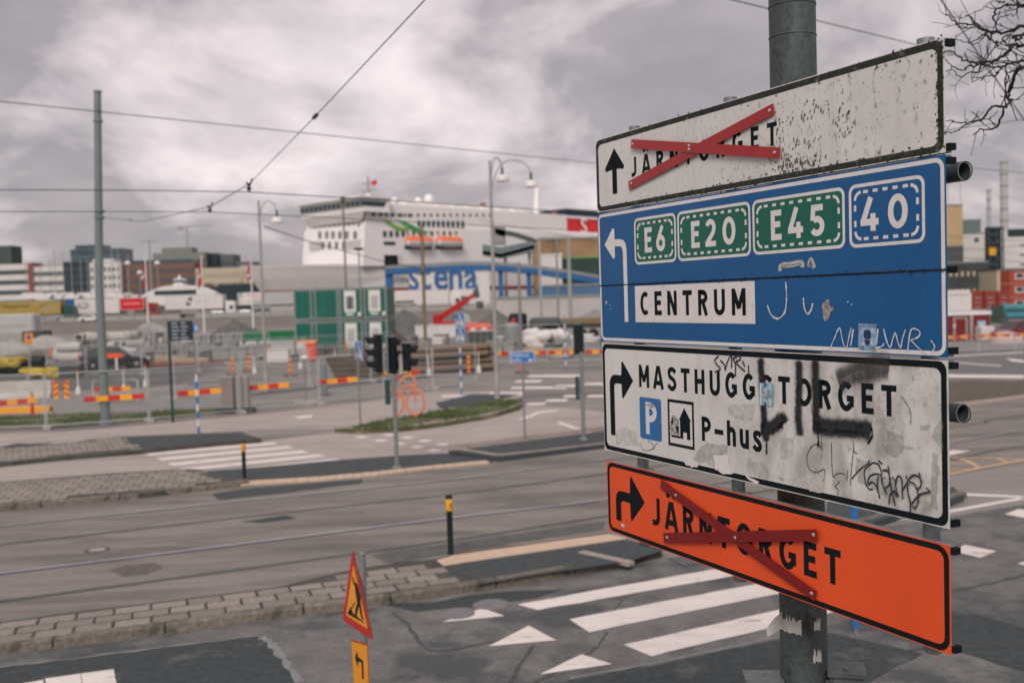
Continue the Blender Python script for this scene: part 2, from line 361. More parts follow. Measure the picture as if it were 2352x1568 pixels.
# ---- pavement beyond the side road
o3, P3 = island('far_pavement', [(u, v-8) for u, v in K3] + [(601,1008),(554,992),(283,1003),(0,1030),(-600,1075)], HI, M_mortar)
block_kerb(o3, K3, .17, HI, 2.2, M_gran, .004)
lim3 = [(p.x, p.y) for p in px([(-500,1068),(0,1031),(283,1004),(328,1030),(123,1048),(0,1060),(-500,1108)], HI)]
d3 = G(332,1041)-G(0,1071); A3 = math.atan2(d3.y, d3.x)
pave(o3, lim3, G(0,1031,HI), A3, .36, .36, .03, HI+.006)
sheetpx('asphalt_patch', [(284,1004),(452,998),(554,993),(600,1007),(495,1014),(330,1031)], M_dark, HI+.004, o3)
sheetpx('footpath', [(-600,1060),(0,1024),(283,1001),(554,990),(768,985),(1000,945),(1200,912),(1200,896),(987,900),(857,921),(699,940),(540,956),(375,972),(141,990),(-600,1022)], M_light, .008)
for q in ([(25,1023),(90,1018),(90,1021.5),(25,1027)],[(118,1017),(196,1010),(190,1014),(112,1021)],[(672,957),(718,952),(716,958),(690,961)]):
    sheetpx('road_marking', q, M_paint, .012)
# ---- traffic island (raised wedge) with a signal and a direction sign
o4, P4 = island('traffic_island', [(1030,1035),(1147,1050),(1390,1020),(1560,1000),(1500,975),(1284,1002)], HI, M_dark)
block_kerb(o4, [(1030,1038),(1147,1057),(1390,1028),(1560,1006)], .16, HI, 1.2, M_gran2, .01)
block_kerb(o4, [(1500,973),(1284,999),(1030,1032)], .14, HI, 1.5, M_gran2, .01)
# ---- grass island
o5, P5 = island('grass_island', [(768,986),(830,989),(919,985),(1028,971),(1120,956),(1193,936),(1205,922),(1180,915),(1000,944),(830,976)], .10, M_turf)
block_kerb(o5, [(766,988),(830,994),(919,989),(1028,975),(1120,960),(1193,940),(1212,926)], .18, .12, 1.6, M_gran2, .02)
def grass(name, poly, n, hmin, hmax, z, parent=None):
    xs = [p[0] for p in poly]; ys = [p[1] for p in poly]; mb = MB(); k = 0; rnd = random.Random(5)
    while k < n:
        x_, y_ = rnd.uniform(min(xs), max(xs)), rnd.uniform(min(ys), max(ys))
        if not inside((x_, y_), poly): k += .2; continue
        if math.sin(x_*1.9+y_*.7)+math.sin(y_*2.3-x_*.8)+rnd.uniform(-1.6, 1.2) < .35: k += .3; continue
        a = rnd.uniform(0, 6.28); h = rnd.uniform(hmin, hmax); w = .012+h*.12; l = rnd.uniform(-.4, .4)*h
        c, s_ = math.cos(a), math.sin(a)
        mb.add([(x_-c*w, y_-s_*w, z), (x_+c*w, y_+s_*w, z), (x_-s_*l, y_+c*l, z+h)], [(0, 1, 2)]); k += 1
    o = mb.build(name, M_grass, parent); o['kind'] = 'stuff'; return o
tag(grass('grass', P5, 9000, .04, .14, .10), 'short green grass on the kerbed island under the orange bicycle', 'grass')
# verge with gravel and grass behind the fence
sheetpx('gravel_verge', [(-600,1010),(0,984),(141,980),(375,961),(540,945),(560,925),(420,905),(300,908),(0,925),(-600,960)], M_gravel, .006)
vp = [(p.x, p.y) for p in px([(-300,1000),(0,986),(141,982),(375,963),(545,945),(545,934),(300,946),(0,958),(-300,972)])]
struct('verge_soil', MB().sheet([(a, b, .010) for a, b in vp]), M_turf)
tag(grass('grass', vp, 8000, .04, .13, .01), 'rough grass along the foot of the wire fence', 'grass')
# soil strip right of the sign, light road behind it
sheetpx('soil_strip', [(1700,980),(2250,922),(2352,909),(3200,810),(3200,790),(2352,872),(2090,875),(1700,905)], M_soil, .008)
sk, _ = island('verge_kerb', [(2090,941),(2250,924),(2352,911),(3000,826),(3000,822),(2352,906),(2250,919),(2090,936)], .11, M_gran2)
sheetpx('far_road', [(1900,872),(2352,870),(3000,868),(3000,790),(2352,800),(1900,815)], mat('far road asphalt', (.14,.14,.138), .9, .15, .6), .008)
sheetpx('road_marking', [(1900,864),(2352,868),(2352,861),(1900,857)], M_paint, .012)
for q in ([(2176,817),(2352,808),(2352,810),(2176,819)],[(2176,830),(2300,839),(2300,841),(2176,832)],[(2310,822),(2352,827),(2352,832),(2325,829)]):
    sheetpx('road_marking', q, M_paint, .014)
# ---- rails
r_px = [[(-600,1268),(0,1209),(574,1149),(1148,1088),(1700,1012),(2234,946),(2352,930),(3000,848)],
        [(-600,1314),(0,1252),(574,1187),(1148,1122),(1700,1045),(2234,975),(2352,954),(3000,868)],
        [(-600,1388),(0,1317.6),(574,1247),(1025,1191),(1396,1147),(1780,1087),(2178,1018),(2352,988),(3000,880)],
        [(-600,1462),(0,1383),(574,1306),(1025,1244),(1396,1186),(1780,1125),(2178,1057),(2352,1024),(3000,905)]]
for i, rp in enumerate(r_px):
    P = smoothpts([(p.x, p.y) for p in px(rp)], 8)
    t = thing('tram_rail', ['tram rail nearest the kerbed middle pavement', 'second tram rail out from the middle pavement', 'bright tram rail between the two rust stained strips', 'tram rail running beside the near pavement'][i], 'rail', (0,0,0), group='embedded tram rails')
    Lf, Rt = ribbon2(P, .065); n = len(P)
    mb = MB().add([(p.x, p.y, .014) for p in Lf]+[(p.x, p.y, .014) for p in Rt], [(k, k+1, n+k+1, n+k) for k in range(n-1)]); mb.build('rail_head', M_rail if i in (0, 2) else M_rail2, t)
    off = .075 if i in (0, 2) else -.075     # groove on the gauge side
    Q = [Vector((a.x+(b.x-a.x)*1.15*(1 if off < 0 else 0)+(0), a.y+(b.y-a.y)*1.15*(1 if off < 0 else 0))) for a, b in zip(Lf, Rt)]
    L2, R2 = ribbon2([((a.x+b.x)/2+(b.x-a.x)*(.5+.45)*(1 if off > 0 else -1), (a.y+b.y)/2+(b.y-a.y)*(.5+.45)*(1 if off > 0 else -1)) for a, b in zip(Lf, Rt)], .055)
    MB().add([(p.x, p.y, .0085) for p in L2]+[(p.x, p.y, .0085) for p in R2], [(k, k+1, n+k+1, n+k) for k in range(n-1)]).build('rail_groove', M_groove, t)
# ---- painted markings
def marks(name, polys, m_, h, wob=.0):
    for q in polys:
        P = px(q, h); out = []
        for a, b in zip(P, P[1:]+P[:1]):
            n = max(1, int((b-a).length/.25))
            for i in range(n):
                p = a+(b-a)*i/n; out.append((p.x+random.uniform(-wob, wob), p.y+random.uniform(-wob, wob), h))
        struct(name, MB().sheet(out), m_)
marks('crossing_stripe', [[(1190,1387),(1236,1400),(1420,1368),(1665,1325),(1900,1283),(1890,1262),(1665,1302),(1420,1345)],
                          [(1306,1421),(1352,1451),(1760,1368),(1950,1330),(1940,1300),(1750,1338)],
                          [(1433,1479),(1495,1506),(1795,1434),(1935,1400),(1925,1372),(1790,1399)]], M_paint, .010, .012)
marks('yield_triangle', [[(1106,1396),(1160,1413),(1016,1428)],[(1213.6,1436),(1276.7,1469),(1122,1483)],[(1337,1501),(1406,1524),(1241,1547)]], M_paint, .010, .008)
L_ = [(334,1042),(364,1053),(390,1065),(417,1077),(446,1089)]; R_ = [(632,1018),(668,1027),(702,1037),(740,1046),(778,1056)]
marks('crossing_stripe', [[(l[0]-6, l[1]-1.5), (l[0]+8, l[1]+4), (r[0]+8, r[1]+1.5), (r[0]-8, r[1]-3.5)] for l, r in zip(L_, R_)], M_paint, .010, .015)
sq = [(640,140),(755,160),(860,180),(965,198),(1060,217),(800,128),(910,143),(1010,162),(1115,182)]
marks('crossing_square', [[(574.2+a*.3958-16, 947.5+b*.3958+1.5),(574.2+a*.3958+4, 947.5+b*.3958+3.2),(574.2+a*.3958+21, 947.5+b*.3958-1),(574.2+a*.3958-2, 947.5+b*.3958-2.6)] for a, b in sq], M_paint, .010)
marks('crossing_square', [[(-20,1582),(98,1560),(100,1600),(-20,1620)],[(104,1557),(182,1546),(188,1590),(108,1600)],[(186,1545),(262,1536),(270,1578),(192,1590)]], M_paint, .014, .01)
# far zebra bars and arrow dashes beyond the grass island
for a, b, c in ((1210,1330,866),(1170,1300,893),(1180,1240,878),(1270,1318,889),(1336,1390,884),(1345,1390,912),(1200,1250,930),(1290,1330,912),(1250,1300,922),(1120,1200,906),(1010,1120,912)):
    marks('road_marking', [[(a, c), (a+8, c-5), (b+6, c-6), (b, c)]], M_paint, .012)
marks('road_marking', [[(1190,963),(1235,945),(1280,941),(1282,944),(1240,949),(1205,963)], [(1284,968),(1340,985),(1386,1001),(1386,1006),(1330,990),(1280,972)]], M_paint, .012)
# right-hand side markings
marks('road_marking', [[(2191,1266),(2215,1250),(2289,1265),(2252,1280)],[(2337,1293),(2360,1287),(2400,1294),(2370,1302)],[(2020,1202),(2072,1194),(2178,1178),(2352,1146),(2352,1140),(2176,1171),(2072,1189),(2024,1197)],
                       [(2215,1132),(2352,1138),(2500,1144),(2500,1149),(2352,1143),(2215,1138)],[(2308,1180),(2340,1168),(2420,1180),(2360,1190)],[(2176,1046),(2230,1035),(2190,1033),(2150,1040)]], M_paint, .010)
for q in ([(2150,1095),(2250,1075),(2352,1056),(2500,1030)],[(2200,1052),(2225,1060),(2250,1075)],[(2150,1078),(2240,1078)],[(2150,1064),(2235,1064)],[(2160,1051),(2300,1053),(2352,1056)],[(2290,1053),(2320,1063)]):
    P = [(p.x, p.y) for p in px(q)]; Lf, Rt = ribbon2(P, .13); n = len(P)
    struct('yellow_marking', MB().add([(p.x, p.y, .010+.001*random.random()) for p in Lf]+[(p.x, p.y, .0105) for p in Rt], [(k, k+1, n+k+1, n+k) for k in range(n-1)]), M_yline)
# ---- asphalt patches, seams, cracks
def patch(name, pts, m_, h, wob=.03):
    marks(name, [pts], m_, h, wob)
patch('asphalt_patch', [(-300,1568),(0,1531),(200,1508),(420,1480),(560,1461),(594,1461),(620,1475),(645,1510),(689,1568),(700,1700),(-400,1800)], M_patch, .008, .03)
patch('asphalt_patch', [(1180,1590),(1310,1560),(1500,1526),(1665,1492),(1793,1466),(1900,1452),(2120,1500),(2000,1568),(1850,1700),(1400,1750)], M_patch, .008, .035)
patch('asphalt_patch', [(2178,1400),(2240,1410),(2352,1440),(2500,1470),(2500,1560),(2352,1540),(2180,1490)], M_patch, .008, .04)
patch('asphalt_patch', [(870,1385),(1000,1380),(1160,1356),(1300,1352),(1190,1378),(1090,1395),(960,1402)], M_patch, .008, .05)
patch('asphalt_patch', [(250,1308),(290,1297),(355,1291),(372,1302),(340,1317),(285,1324)], mat('brown patch', (.115,.10,.092), .9, .3, 6), .008, .03)
patch('asphalt_patch', [(560,1196),(660,1183),(680,1190),(600,1200)], M_patch, .009, .04)
patch('asphalt_patch', [(480,1135),(560,1122),(760,1105),(830,1100),(830,1110),(640,1133),(510,1147)], M_dark, .008, .04)
patch('asphalt_patch', [(850,1275),(920,1262),(1030,1247),(1390,1196),(1390,1215),(1040,1268),(930,1290),(880,1292)], mat('grey patch', (.095,.096,.092), .9, .3, 3), .0075, .04)
patch('asphalt_patch', [(0,1026),(40,1017),(100,1019),(60,1028)], M_dark, .0125, .03)
patch('asphalt_patch', [(1000,925),(1080,905),(1190,905),(1130,925),(1010,938)], M_dark, .0125, .04)
def crack(pts, w, m_, h=.0095):
    P = smoothpts([(p.x, p.y) for p in px(pts)], 6)
    P = [Vector((p.x+random.uniform(-.02, .02), p.y+random.uniform(-.02, .02))) for p in P]
    Lf, Rt = ribbon2(P, [w*random.uniform(.4, 1.3) for _ in P]); n = len(P)
    struct('road_crack', MB().add([(p.x, p.y, h) for p in Lf]+[(p.x, p.y, h) for p in Rt], [(k, k+1, n+k+1, n+k) for k in range(n-1)]), m_)
crack([(-100,1544),(0,1533),(200,1509),(420,1481),(594,1460)], .05, M_seal)
crack([(600,1462),(625,1480),(650,1515),(690,1568)], .10, M_seal, .0105)
crack([(905,1408),(940,1440),(992,1494),(1122,1476),(1210,1460)], .05, M_crack)
crack([(1395,1452),(1375,1480),(1345,1505),(1230,1568)], .04, M_crack)
crack([(1225,1482),(1190,1530),(1150,1600)], .05, M_crack)
crack([(1310,1557),(1500,1524),(1665,1489),(1793,1463)], .05, M_seal)
crack([(2176,1362),(2260,1343),(2352,1320)], .05, M_crack)
crack([(1960,1520),(2120,1490),(2352,1478)], .04, M_crack)
crack([(300,1250),(470,1235),(640,1215),(740,1205)], .06, mat('rust stain', (.24,.165,.125), .9, .2, 4))
crack([(1430,1380),(1380,1440)], .015, M_crack)
for (u, v, r) in ((1129,1389,.235),(1051,1410,.235)):
    c = G(u, v); t = thing('manhole_cover', 'round grey iron manhole cover beside a white yield triangle' if u > 1100 else 'iron manhole cover overlapped by the tip of a yield triangle', 'manhole', (c.x, c.y, .0), group=None)
    MB().lathe([(r+.03, 0), (r+.03, .009), (r, .009), (r, .0105)], seg=28).build('rim', M_gran, t)
    MB().lathe([(r-.004, 0), (r-.004, .0125), (.03, .0135), (0.001, .0135)], seg=28).build('lid', M_iron, t)
c = G(223,1263); t = thing('manhole_cover', 'small patched iron cover between the tram rails', 'manhole', (c.x, c.y, 0)); MB().lathe([(.22,0),(.22,.009),(.15,.010)], seg=9).build('rim', M_crack, t); MB().lathe([(.15,0),(.15,.012)], seg=12).build('lid', M_gran2, t)
# drain grate near the crossing
c = G(1610,1284); t = thing('drain_grate', 'slotted iron drain grate by the zebra crossing', 'drain', (c.x, c.y, 0), A1)
MB().box((0,0,.005),(.9,.5,.01)).build('frame', M_crack, t)
for i in range(9): MB().box((-.38+i*.095,0,.011),(.04,.42,.006)).build('bar', M_iron, t)
# kerbed island behind the sign (right)
o6, P6 = island('right_pavement', [(1900,1222),(1985,1205),(2090,1172),(2178,1150),(2214,1137),(2190,1118),(2050,1120),(1900,1150)], HI, M_dark)
block_kerb(o6, [(1905,1232),(1990,1212),(2090,1181),(2180,1158),(2222,1144)], .17, HI, 1.2, M_gran, .008)
# raised road and quay behind the building site, river beyond
terr = MB(); XL = 900
prof = [(192,0),(196,2.0),(205,2.1),(212,2.2),(246,2.2),(248,-1.2)]
nn = len(prof)
terr.add([(sx*XL, y, z) for sx in (-1, 1) for y, z in prof], [(i, i+1, nn+i+1, nn+i) for i in range(nn-1)])
struct('quay_terrain', terr, mat('tan embankment', (.165,.148,.13), .95, .2, .12))
struct('water', MB().sheet([(-1500,248.5,.3),(1500,248.5,.3),(1500,760,.3),(-1500,760,.3)]), mat('river water', (.06,.075,.08), .15, .2, .05, bump=.2))
hl = MB(); hp = []
for i in range(121):
    x_ = -1500+i*25; hp.append((x_, 13+4*math.sin(i*.31)+3*math.sin(i*.77+1)+random.uniform(-2, 2)))
hl.add([(x_, 1250, -1) for x_, h in hp]+[(x_, 1300, h) for x_, h in hp]+[(x_, 1600, h*.6) for x_, h in hp], [(i, i+1, 121+i+1, 121+i) for i in range(120)]+[(121+i, 122+i, 243+i, 242+i) for i in range(120)])
struct('far_hills', hl, mat('wooded hill', (.075,.09,.085), .95, .3, .03))

# site roads and yards between the fences
sheetpx('site_yard', [(-600,905),(0,902),(330,890),(420,880),(560,850),(420,836),(0,832),(-600,838)], mat('site yard asphalt', (.10,.10,.096), .9, .25, .7, spots=(.16,.15,.14), spot_scale=.3, spot_at=.55, stretch=(.3,1,1), rotz=.1), .006)
sheetpx('site_yard', [(430,875),(620,862),(880,850),(1100,848),(1370,832),(1370,812),(900,815),(560,835)], mat('dusty site road', (.20,.185,.17), .95, .3, .5, spots=(.12,.115,.11), spot_scale=.25, spot_at=.52, stretch=(.25,1,1), rotz=.1), .010)
sheetpx('site_yard', [(-300,835),(0,828),(330,822),(680,815),(680,800),(0,806),(-300,812)], M_soil, .008)
for q in ([(560,905),(800,880),(1000,862),(1000,866),(800,885),(560,910)],[(430,880),(620,866),(620,869),(430,884)]):
    sheetpx('site_track', q, M_crack, .0125)
# ================================================================== the sign assembly
YAW = math.radians(26.4)
SDV = Vector((-math.sin(YAW), math.cos(YAW), 0))      # along the boards, away from the camera (towards board-left)
SP0 = Vector((1.52672, 3.5, 3.94335))
SX = -SDV; SN = SX.cross(Vector((0, 0, 1)))             # board right, board front normal
def SW(a, b, d=0.0): return SP0 + SX*a + Vector((0, 0, b)) + SN*d
SROT = Matrix(((SX.x, 0, SN.x), (SX.y, 0, SN.y), (0, 1, 0)))  # local x = right, y = up, z = front
def board_root(name, label, a, b):
    o = bpy.data.objects.new(name, None); COL.objects.link(o)
    o.matrix_world = Matrix.Translation(SW(a, b)) @ SROT.to_4x4()
    o.empty_display_size = .1; return tag(o, label, 'sign')
def dirt_plate(name, base, speck=.0, smear=0.0, rough=.45, grad=None, streak=0, smear_col=(.30,.285,.255), lo=.47):
    """enamel plate: base colour, mossy specks, grey smears; grad=(a0,a1): specks grow from x=a0 to x=a1"""
    M = bpy.data.materials.new(name); M.use_nodes = True; nt = M.node_tree; N, L = nt.nodes, nt.links
    b = N['Principled BSDF']; b.inputs['Roughness'].default_value = rough; b.inputs['Specular IOR Level'].default_value = .35
    t = N.new('ShaderNodeTexCoord')
    def noise(sc, st=(1,1,1), det=6, ro=.6):
        mp = N.new('ShaderNodeMapping'); mp.inputs['Scale'].default_value = st; L.new(t.outputs['Object'], mp.inputs[0])
        n = N.new('ShaderNodeTexNoise'); n.inputs['Scale'].default_value = sc; n.inputs['Detail'].default_value = det; n.inputs['Roughness'].default_value = ro
        L.new(mp.outputs[0], n.inputs['Vector']); return n.outputs[0]
    def ramp(i, p0, p1, c0=(0,0,0,1), c1=(1,1,1,1)):
        r = N.new('ShaderNodeValToRGB'); r.color_ramp.elements[0].position = p0; r.color_ramp.elements[1].position = p1
        r.color_ramp.elements[0].color = c0; r.color_ramp.elements[1].color = c1; L.new(i, r.inputs[0]); return r.outputs[0]
    def mix(f, a, c, k=1.0):
        x_ = N.new('ShaderNodeMixRGB')
        if k != 1.0:
            q = N.new('ShaderNodeMath'); q.operation = 'MULTIPLY'; L.new(f, q.inputs[0]); q.inputs[1].default_value = k; f = q.outputs[0]
        L.new(f, x_.inputs[0]); L.new(a, x_.inputs[1]); x_.inputs[2].default_value = (*c, 1); return x_.outputs[0]
    def mult(p, q):
        x_ = N.new('ShaderNodeMath'); x_.operation = 'MULTIPLY'; L.new(p, x_.inputs[0]); L.new(q, x_.inputs[1]); return x_.outputs[0]
    bc = ramp(noise(2.5, (1,.6,1)), .25, .75, (*[q*.9 for q in base], 1), (*[min(1, q*1.07) for q in base], 1))
    sep = N.new('ShaderNodeSeparateXYZ'); L.new(t.outputs['Object'], sep.inputs[0])
    g = None
    if grad:
        mr = N.new('ShaderNodeMapRange'); mr.inputs['From Min'].default_value = grad[0]; mr.inputs['From Max'].default_value = grad[1]
        L.new(sep.outputs[0], mr.inputs[0]); g = mr.outputs[0]
    if streak:
        s1 = ramp(noise(9, (1,.05,1), 4), .55, .75); bc = mix(s1, bc, [q*.72 for q in base], streak)
    if smear:
        s1 = ramp(noise(2.2, (1,1.3,1), 8, .68), lo, lo+.13); s2 = ramp(noise(6.5, (1,.45,1), 5), .38, .62); s = mult(s1, s2)
        if g: s = mult(s, g)
        bc = mix(s, bc, smear_col, smear)
    if speck:
        s1 = ramp(noise(42, (1,.55,1), 3, .55), .57, .68); s2 = ramp(noise(5, (1,.7,1), 4), .36, .6); s = mult(s1, s2)
        if g: s = mult(s, g)
        bc = mix(s, bc, (.07,.076,.066), speck*.8)
        s3 = ramp(noise(95, (1,.7,1), 2, .5), .66, .70); bc = mix(s3, bc, (.08,.08,.065), speck*.8)
    L.new(bc, b.inputs['Base Color'])
    MATS[name] = M; return M
M_white1 = dirt_plate('weathered white sheeting', (.60,.585,.56), 1.0, .28, grad=(-.9,.5), streak=.5)
M_white3 = dirt_plate('grimy white sheeting', (.62,.605,.58), .5, 1.0, grad=(-.5,.75), streak=.45, lo=.40)
M_blue = dirt_plate('blue sheeting', (.003,.082,.235), .35, .10, rough=.4, grad=(-.5,1.2), streak=.3, smear_col=(.02,.11,.29))
M_green = dirt_plate('green sheeting', (.003,.105,.072), .25, .1, rough=.4, streak=.4, smear_col=(.02,.14,.09))
M_orange = dirt_plate('orange sheeting', (.72,.082,.018), .0, .12, rough=.38, streak=.12, smear_col=(.62,.06,.012))
M_whitep = dirt_plate('white sheeting print', (.66,.63,.61), .3, .1, streak=.3)
M_black = mat('black sheeting', (.009,.013,.015), .7, .2, 20, spec=.06)
M_moss = mat('mossy black edge', (.018,.021,.020), .85, .3, 30, spots=(.11,.10,.055), spot_scale=26, spot_at=.56)
M_alu = mat('aluminium edge', (.25,.26,.26), .5, .2, 8, metal=.6)
M_red = mat('red enamel bar', (.31,.009,.010), .33, .12, 3, spec=.5)
M_red2 = mat('dark red enamel bar', (.18,.005,.005), .36, .12, 3, spec=.5)
M_rivet = mat('rivet', (.55,.55,.55), .3, .1, 10, metal=.8)
def layer(root, name, polys, m_, z, ox=0, oy=0, th=0, smooth=False):
    """flat pieces (2-D polygons in board coordinates) as one mesh, each 0.15 mm above the last"""
    mb = MB()
    for i, p in enumerate(polys): mb.sheet([(q[0]-ox, q[1]-oy, z+i*.00015) for q in p])
    return mb.build(name, m_, root)
def rrect(x0, y0, x1, y1, r, n=6):
    return arc(x1-r, y0+r, r, r, -90, 0, n)+arc(x1-r, y1-r, r, r, 0, 90, n)+arc(x0+r, y1-r, r, r, 90, 180, n)+arc(x0+r, y0+r, r, r, 180, 270, n)
def ringmesh(outer, inner, z, ox=0, oy=0):
    n = len(outer); mb = MB()
    mb.add([(p[0]-ox, p[1]-oy, z) for p in outer]+[(p[0]-ox, p[1]-oy, z) for p in inner], [(i, (i+1) % n, n+(i+1) % n, n+i) for i in range(n)]); return mb
def stroke(mb, pts, w, z, closed=False):
    Lf, Rt = ribbon2(pts, w, closed); n = len(Lf)
    fs = [(k, k+1, n+k+1, n+k) for k in range(n-1)]
    if closed: fs.append((n-1, 0, n, 2*n-1))
    mb.add([(p.x, p.y, z) for p in Lf]+[(p.x, p.y, z) for p in Rt], fs)
# ---- road-sign alphabet: strokes in a box one unit high; (width, strokes, closed flags)
S_ = .198; hs = S_/2
def glyph(ch):
    w = {'J':.46,'A':.74,'R':.60,'N':.66,'T':.62,'O':.76,'G':.72,'E':.52,'C':.66,'U':.66,'M':.80,'S':.62,'H':.66,'P':.60,'h':.54,'u':.54,'s':.50,'6':.62,'2':.62,'0':.72,'4':.70,'5':.62,'-':.55}[ch]
    l, r, b, t = hs, w-hs, hs, 1-hs; m_ = w/2
    if ch == 'J': return w, [[(r,1),(r,.30)]+arc(r-.21,.30,.21,.30-hs,0,-90,8)+[(0,b)]]
    if ch == 'A': return w, [[(.06,0),(m_-.03,1)],[(w-.06,0),(m_+.03,1)],[(.17,.27),(w-.17,.27)]]
    if ch == 'R': return w, [[(l,0),(l,1)],[(l,t),(r-.22,t)]+arc(r-.24,.72,.24,t-.72,90,-90,10)+[(l,.72*2-t)],[(w*.5,.52),(r+.02,0)]]
    if ch == 'P': return w, [[(l,0),(l,1)],[(l,t),(r-.22,t)]+arc(r-.26,.69,.26,t-.69,90,-90,10)+[(l,.69*2-t)]]
    if ch == 'N': return w, [[(l,0),(l,1)],[(r,0),(r,1)],[(l+.02,.97),(r-.02,.03)]]
    if ch == 'T': return w, [[(0,t),(w,t)],[(m_,0),(m_,t)]]
    if ch in 'O0': return w, [arc(m_,.5,m_-hs,.5-hs,0,360,26)]
    if ch == 'G': return w, [arc(m_,.5,m_-hs,.5-hs,46,322,22),[(r-.01,.16),(r-.01,.52)],[(m_+.04,.44),(w-.01,.44)]]
    if ch == 'C': return w, [arc(m_+.03,.5,m_-hs+.03,.5-hs,52,308,20)]
    if ch == 'E': return w, [[(l,0),(l,1)],[(l,t),(w,t)],[(l,b),(w,b)],[(l,.52),(w*.9,.52)]]
    if ch == 'U': return w, [[(l,1),(l,.34)]+arc(m_,.34,m_-hs,.34-hs,180,360,14)+[(r,.34),(r,1)]]
    if ch == 'M': return w, [[(l,0),(l,1)],[(r,0),(r,1)],[(l+.01,.97),(m_,.26)],[(r-.01,.97),(m_,.26)]]
    if ch == 'H': return w, [[(l,0),(l,1)],[(r,0),(r,1)],[(l,.52),(r,.52)]]
    if ch in 'Ss':
        k = 1 if ch == 'S' else .74; 
        return w, [[(x_, y_*k) for x_, y_ in smoothpts_([(w-.05,t-.11),(m_+.08,t),(m_-.08,t),(l+.01,.79),(l+.06,.60),(m_,.52),(r-.05,.42),(r,.23),(m_+.08,b),(m_-.1,b),(.03,b+.14)], 4)]]
    if ch == 'h': return w, [[(l,0),(l,1)],[(l,.45)]+arc(m_,.48,m_-hs,.18,170,0,8)+[(r,.45),(r,0)]]
    if ch == 'u': return w, [[(l,.74),(l,.26)]+arc(m_,.26,m_-hs,.17,180,360,10)+[(r,.26)],[(r,.74),(r,0)]]
    if ch == '6': return w, [arc(m_,.33,m_-hs,.33-hs,0,360,18),[(l+.01,.36),(l+.07,.52),(r-.08,1)]]
    if ch == '2': return w, [arc(m_,.69,m_-hs,.31-hs,160,-20,14)+[(r-.06,.50),(l,b+.03)],[(0,b),(w,b)]]
    if ch == '4': return w, [[(m_+.06,1),(.09,.27)],[(0,.27),(w,.27)],[(w*.70,0),(w*.70,.52)]]
    if ch == '5': return w, [[(w-.06,t),(l+.03,t)],[(l+.05,1),(l,.50)],arc(m_-.02,.32,m_-hs+.02,.32-hs,128,-150,18)]
    if ch == '-': return w, [[(0,.47),(w,.47)]]
def smoothpts_(p, k): return [(q.x, q.y) for q in smoothpts([(a, b) for a, b in p], k)]
def sign_text(root, word, a0, a1, b0, h, m_, z, ox, oy, name='letter', gap=None, sw=1.0):
    """capitals set between board x=a0 and a1, baseline b0, height h: each letter is a part"""
    base = [ch.replace('Ä', 'A') for ch in word]; ws = [glyph(c)[0]*h for c in base]
    g = (a1-a0-sum(ws))/(len(word)-1) if len(word) > 1 else 0; x_ = a0
    for ch, bc, w in zip(word, base, ws):
        mb = MB(); k = 0
        for st in glyph(bc)[1]:
            closed = len(st) > 20 and (Vector(st[0])-Vector(st[-1])).length < 1e-6
            pts = [(x_+p[0]*h-ox, b0+p[1]*h-oy) for p in st]
            stroke(mb, pts[:-1] if closed else pts, S_*h*sw, z+k*.0002, closed); k += 1
        if ch == 'Ä':
            for dx_ in (-.17, .17): mb.sheet([(q[0]-ox, q[1]-oy, z) for q in arc(x_+w/2+dx_*h, b0+1.22*h, .105*h, .105*h, 0, 345, 12)])
        mb.build(name, m_, root); x_ += w+g
def plate(root, x0, y0, x1, y1, m_, ox, oy, name='plate', d=.004):
    mb = MB().box(((x0+x1)/2-ox, (y0+y1)/2-oy, -d/2), (x1-x0, y1-y0, d)); return mb.build(name, m_, root)
def rivets(root, pts, ox, oy, z):
    for a, b in pts:
        MB().lathe([(.0085,0),(.008,.003),(.005,.0055),(.001,.006)], (a-ox, b-oy, z), 10).build('rivet', M_rivet, root, smooth=True)
def bar(root, p, q, w, z0, m_, ox, oy, th=.003):
    """strip from p to q, bent a little off the board"""
    d = (Vector(q)-Vector(p)); n = Vector((-d.y, d.x)).normalized()*w/2; mb = MB(); N = 8
    ts = [i/N for i in range(N+1)]
    P = []
    for t in ts:
        c = Vector(p)+d*t; z = z0+.004*math.sin(math.pi*t)
        P.append(((c+n).x-ox, (c+n).y-oy, z)); P.append(((c-n).x-ox, (c-n).y-oy, z))
    Q = [(a, b, c-th) for a, b, c in P]; o = len(P)
    fs = [(2*i, 2*i+1, 2*i+3, 2*i+2) for i in range(N)]+[(o+2*i, o+2*i+2, o+2*i+3, o+2*i+1) for i in range(N)]
    fs += [(2*i, 2*i+2, o+2*i+2, o+2*i) for i in range(N)]+[(2*i+1, o+2*i+1, o+2*i+3, 2*i+3) for i in range(N)]
    fs += [(0, o, o+1, 1), (2*N, 2*N+1, o+2*N+1, o+2*N)]
    mb.add(P+Q, fs); return mb.build('cross_bar', m_, root)
def jag(poly, amp, step=.02):
    out = []
    n = len(poly)
    for i in range(n):
        a, b = Vector(poly[i]), Vector(poly[(i+1) % n]); k = max(1, int((b-a).length/step))
        for j in range(k): p = a+(b-a)*j/k; out.append((p.x+random.uniform(-amp, amp), p.y+random.uniform(-amp, amp)))
    return out
AL, AR = -2.316, .006
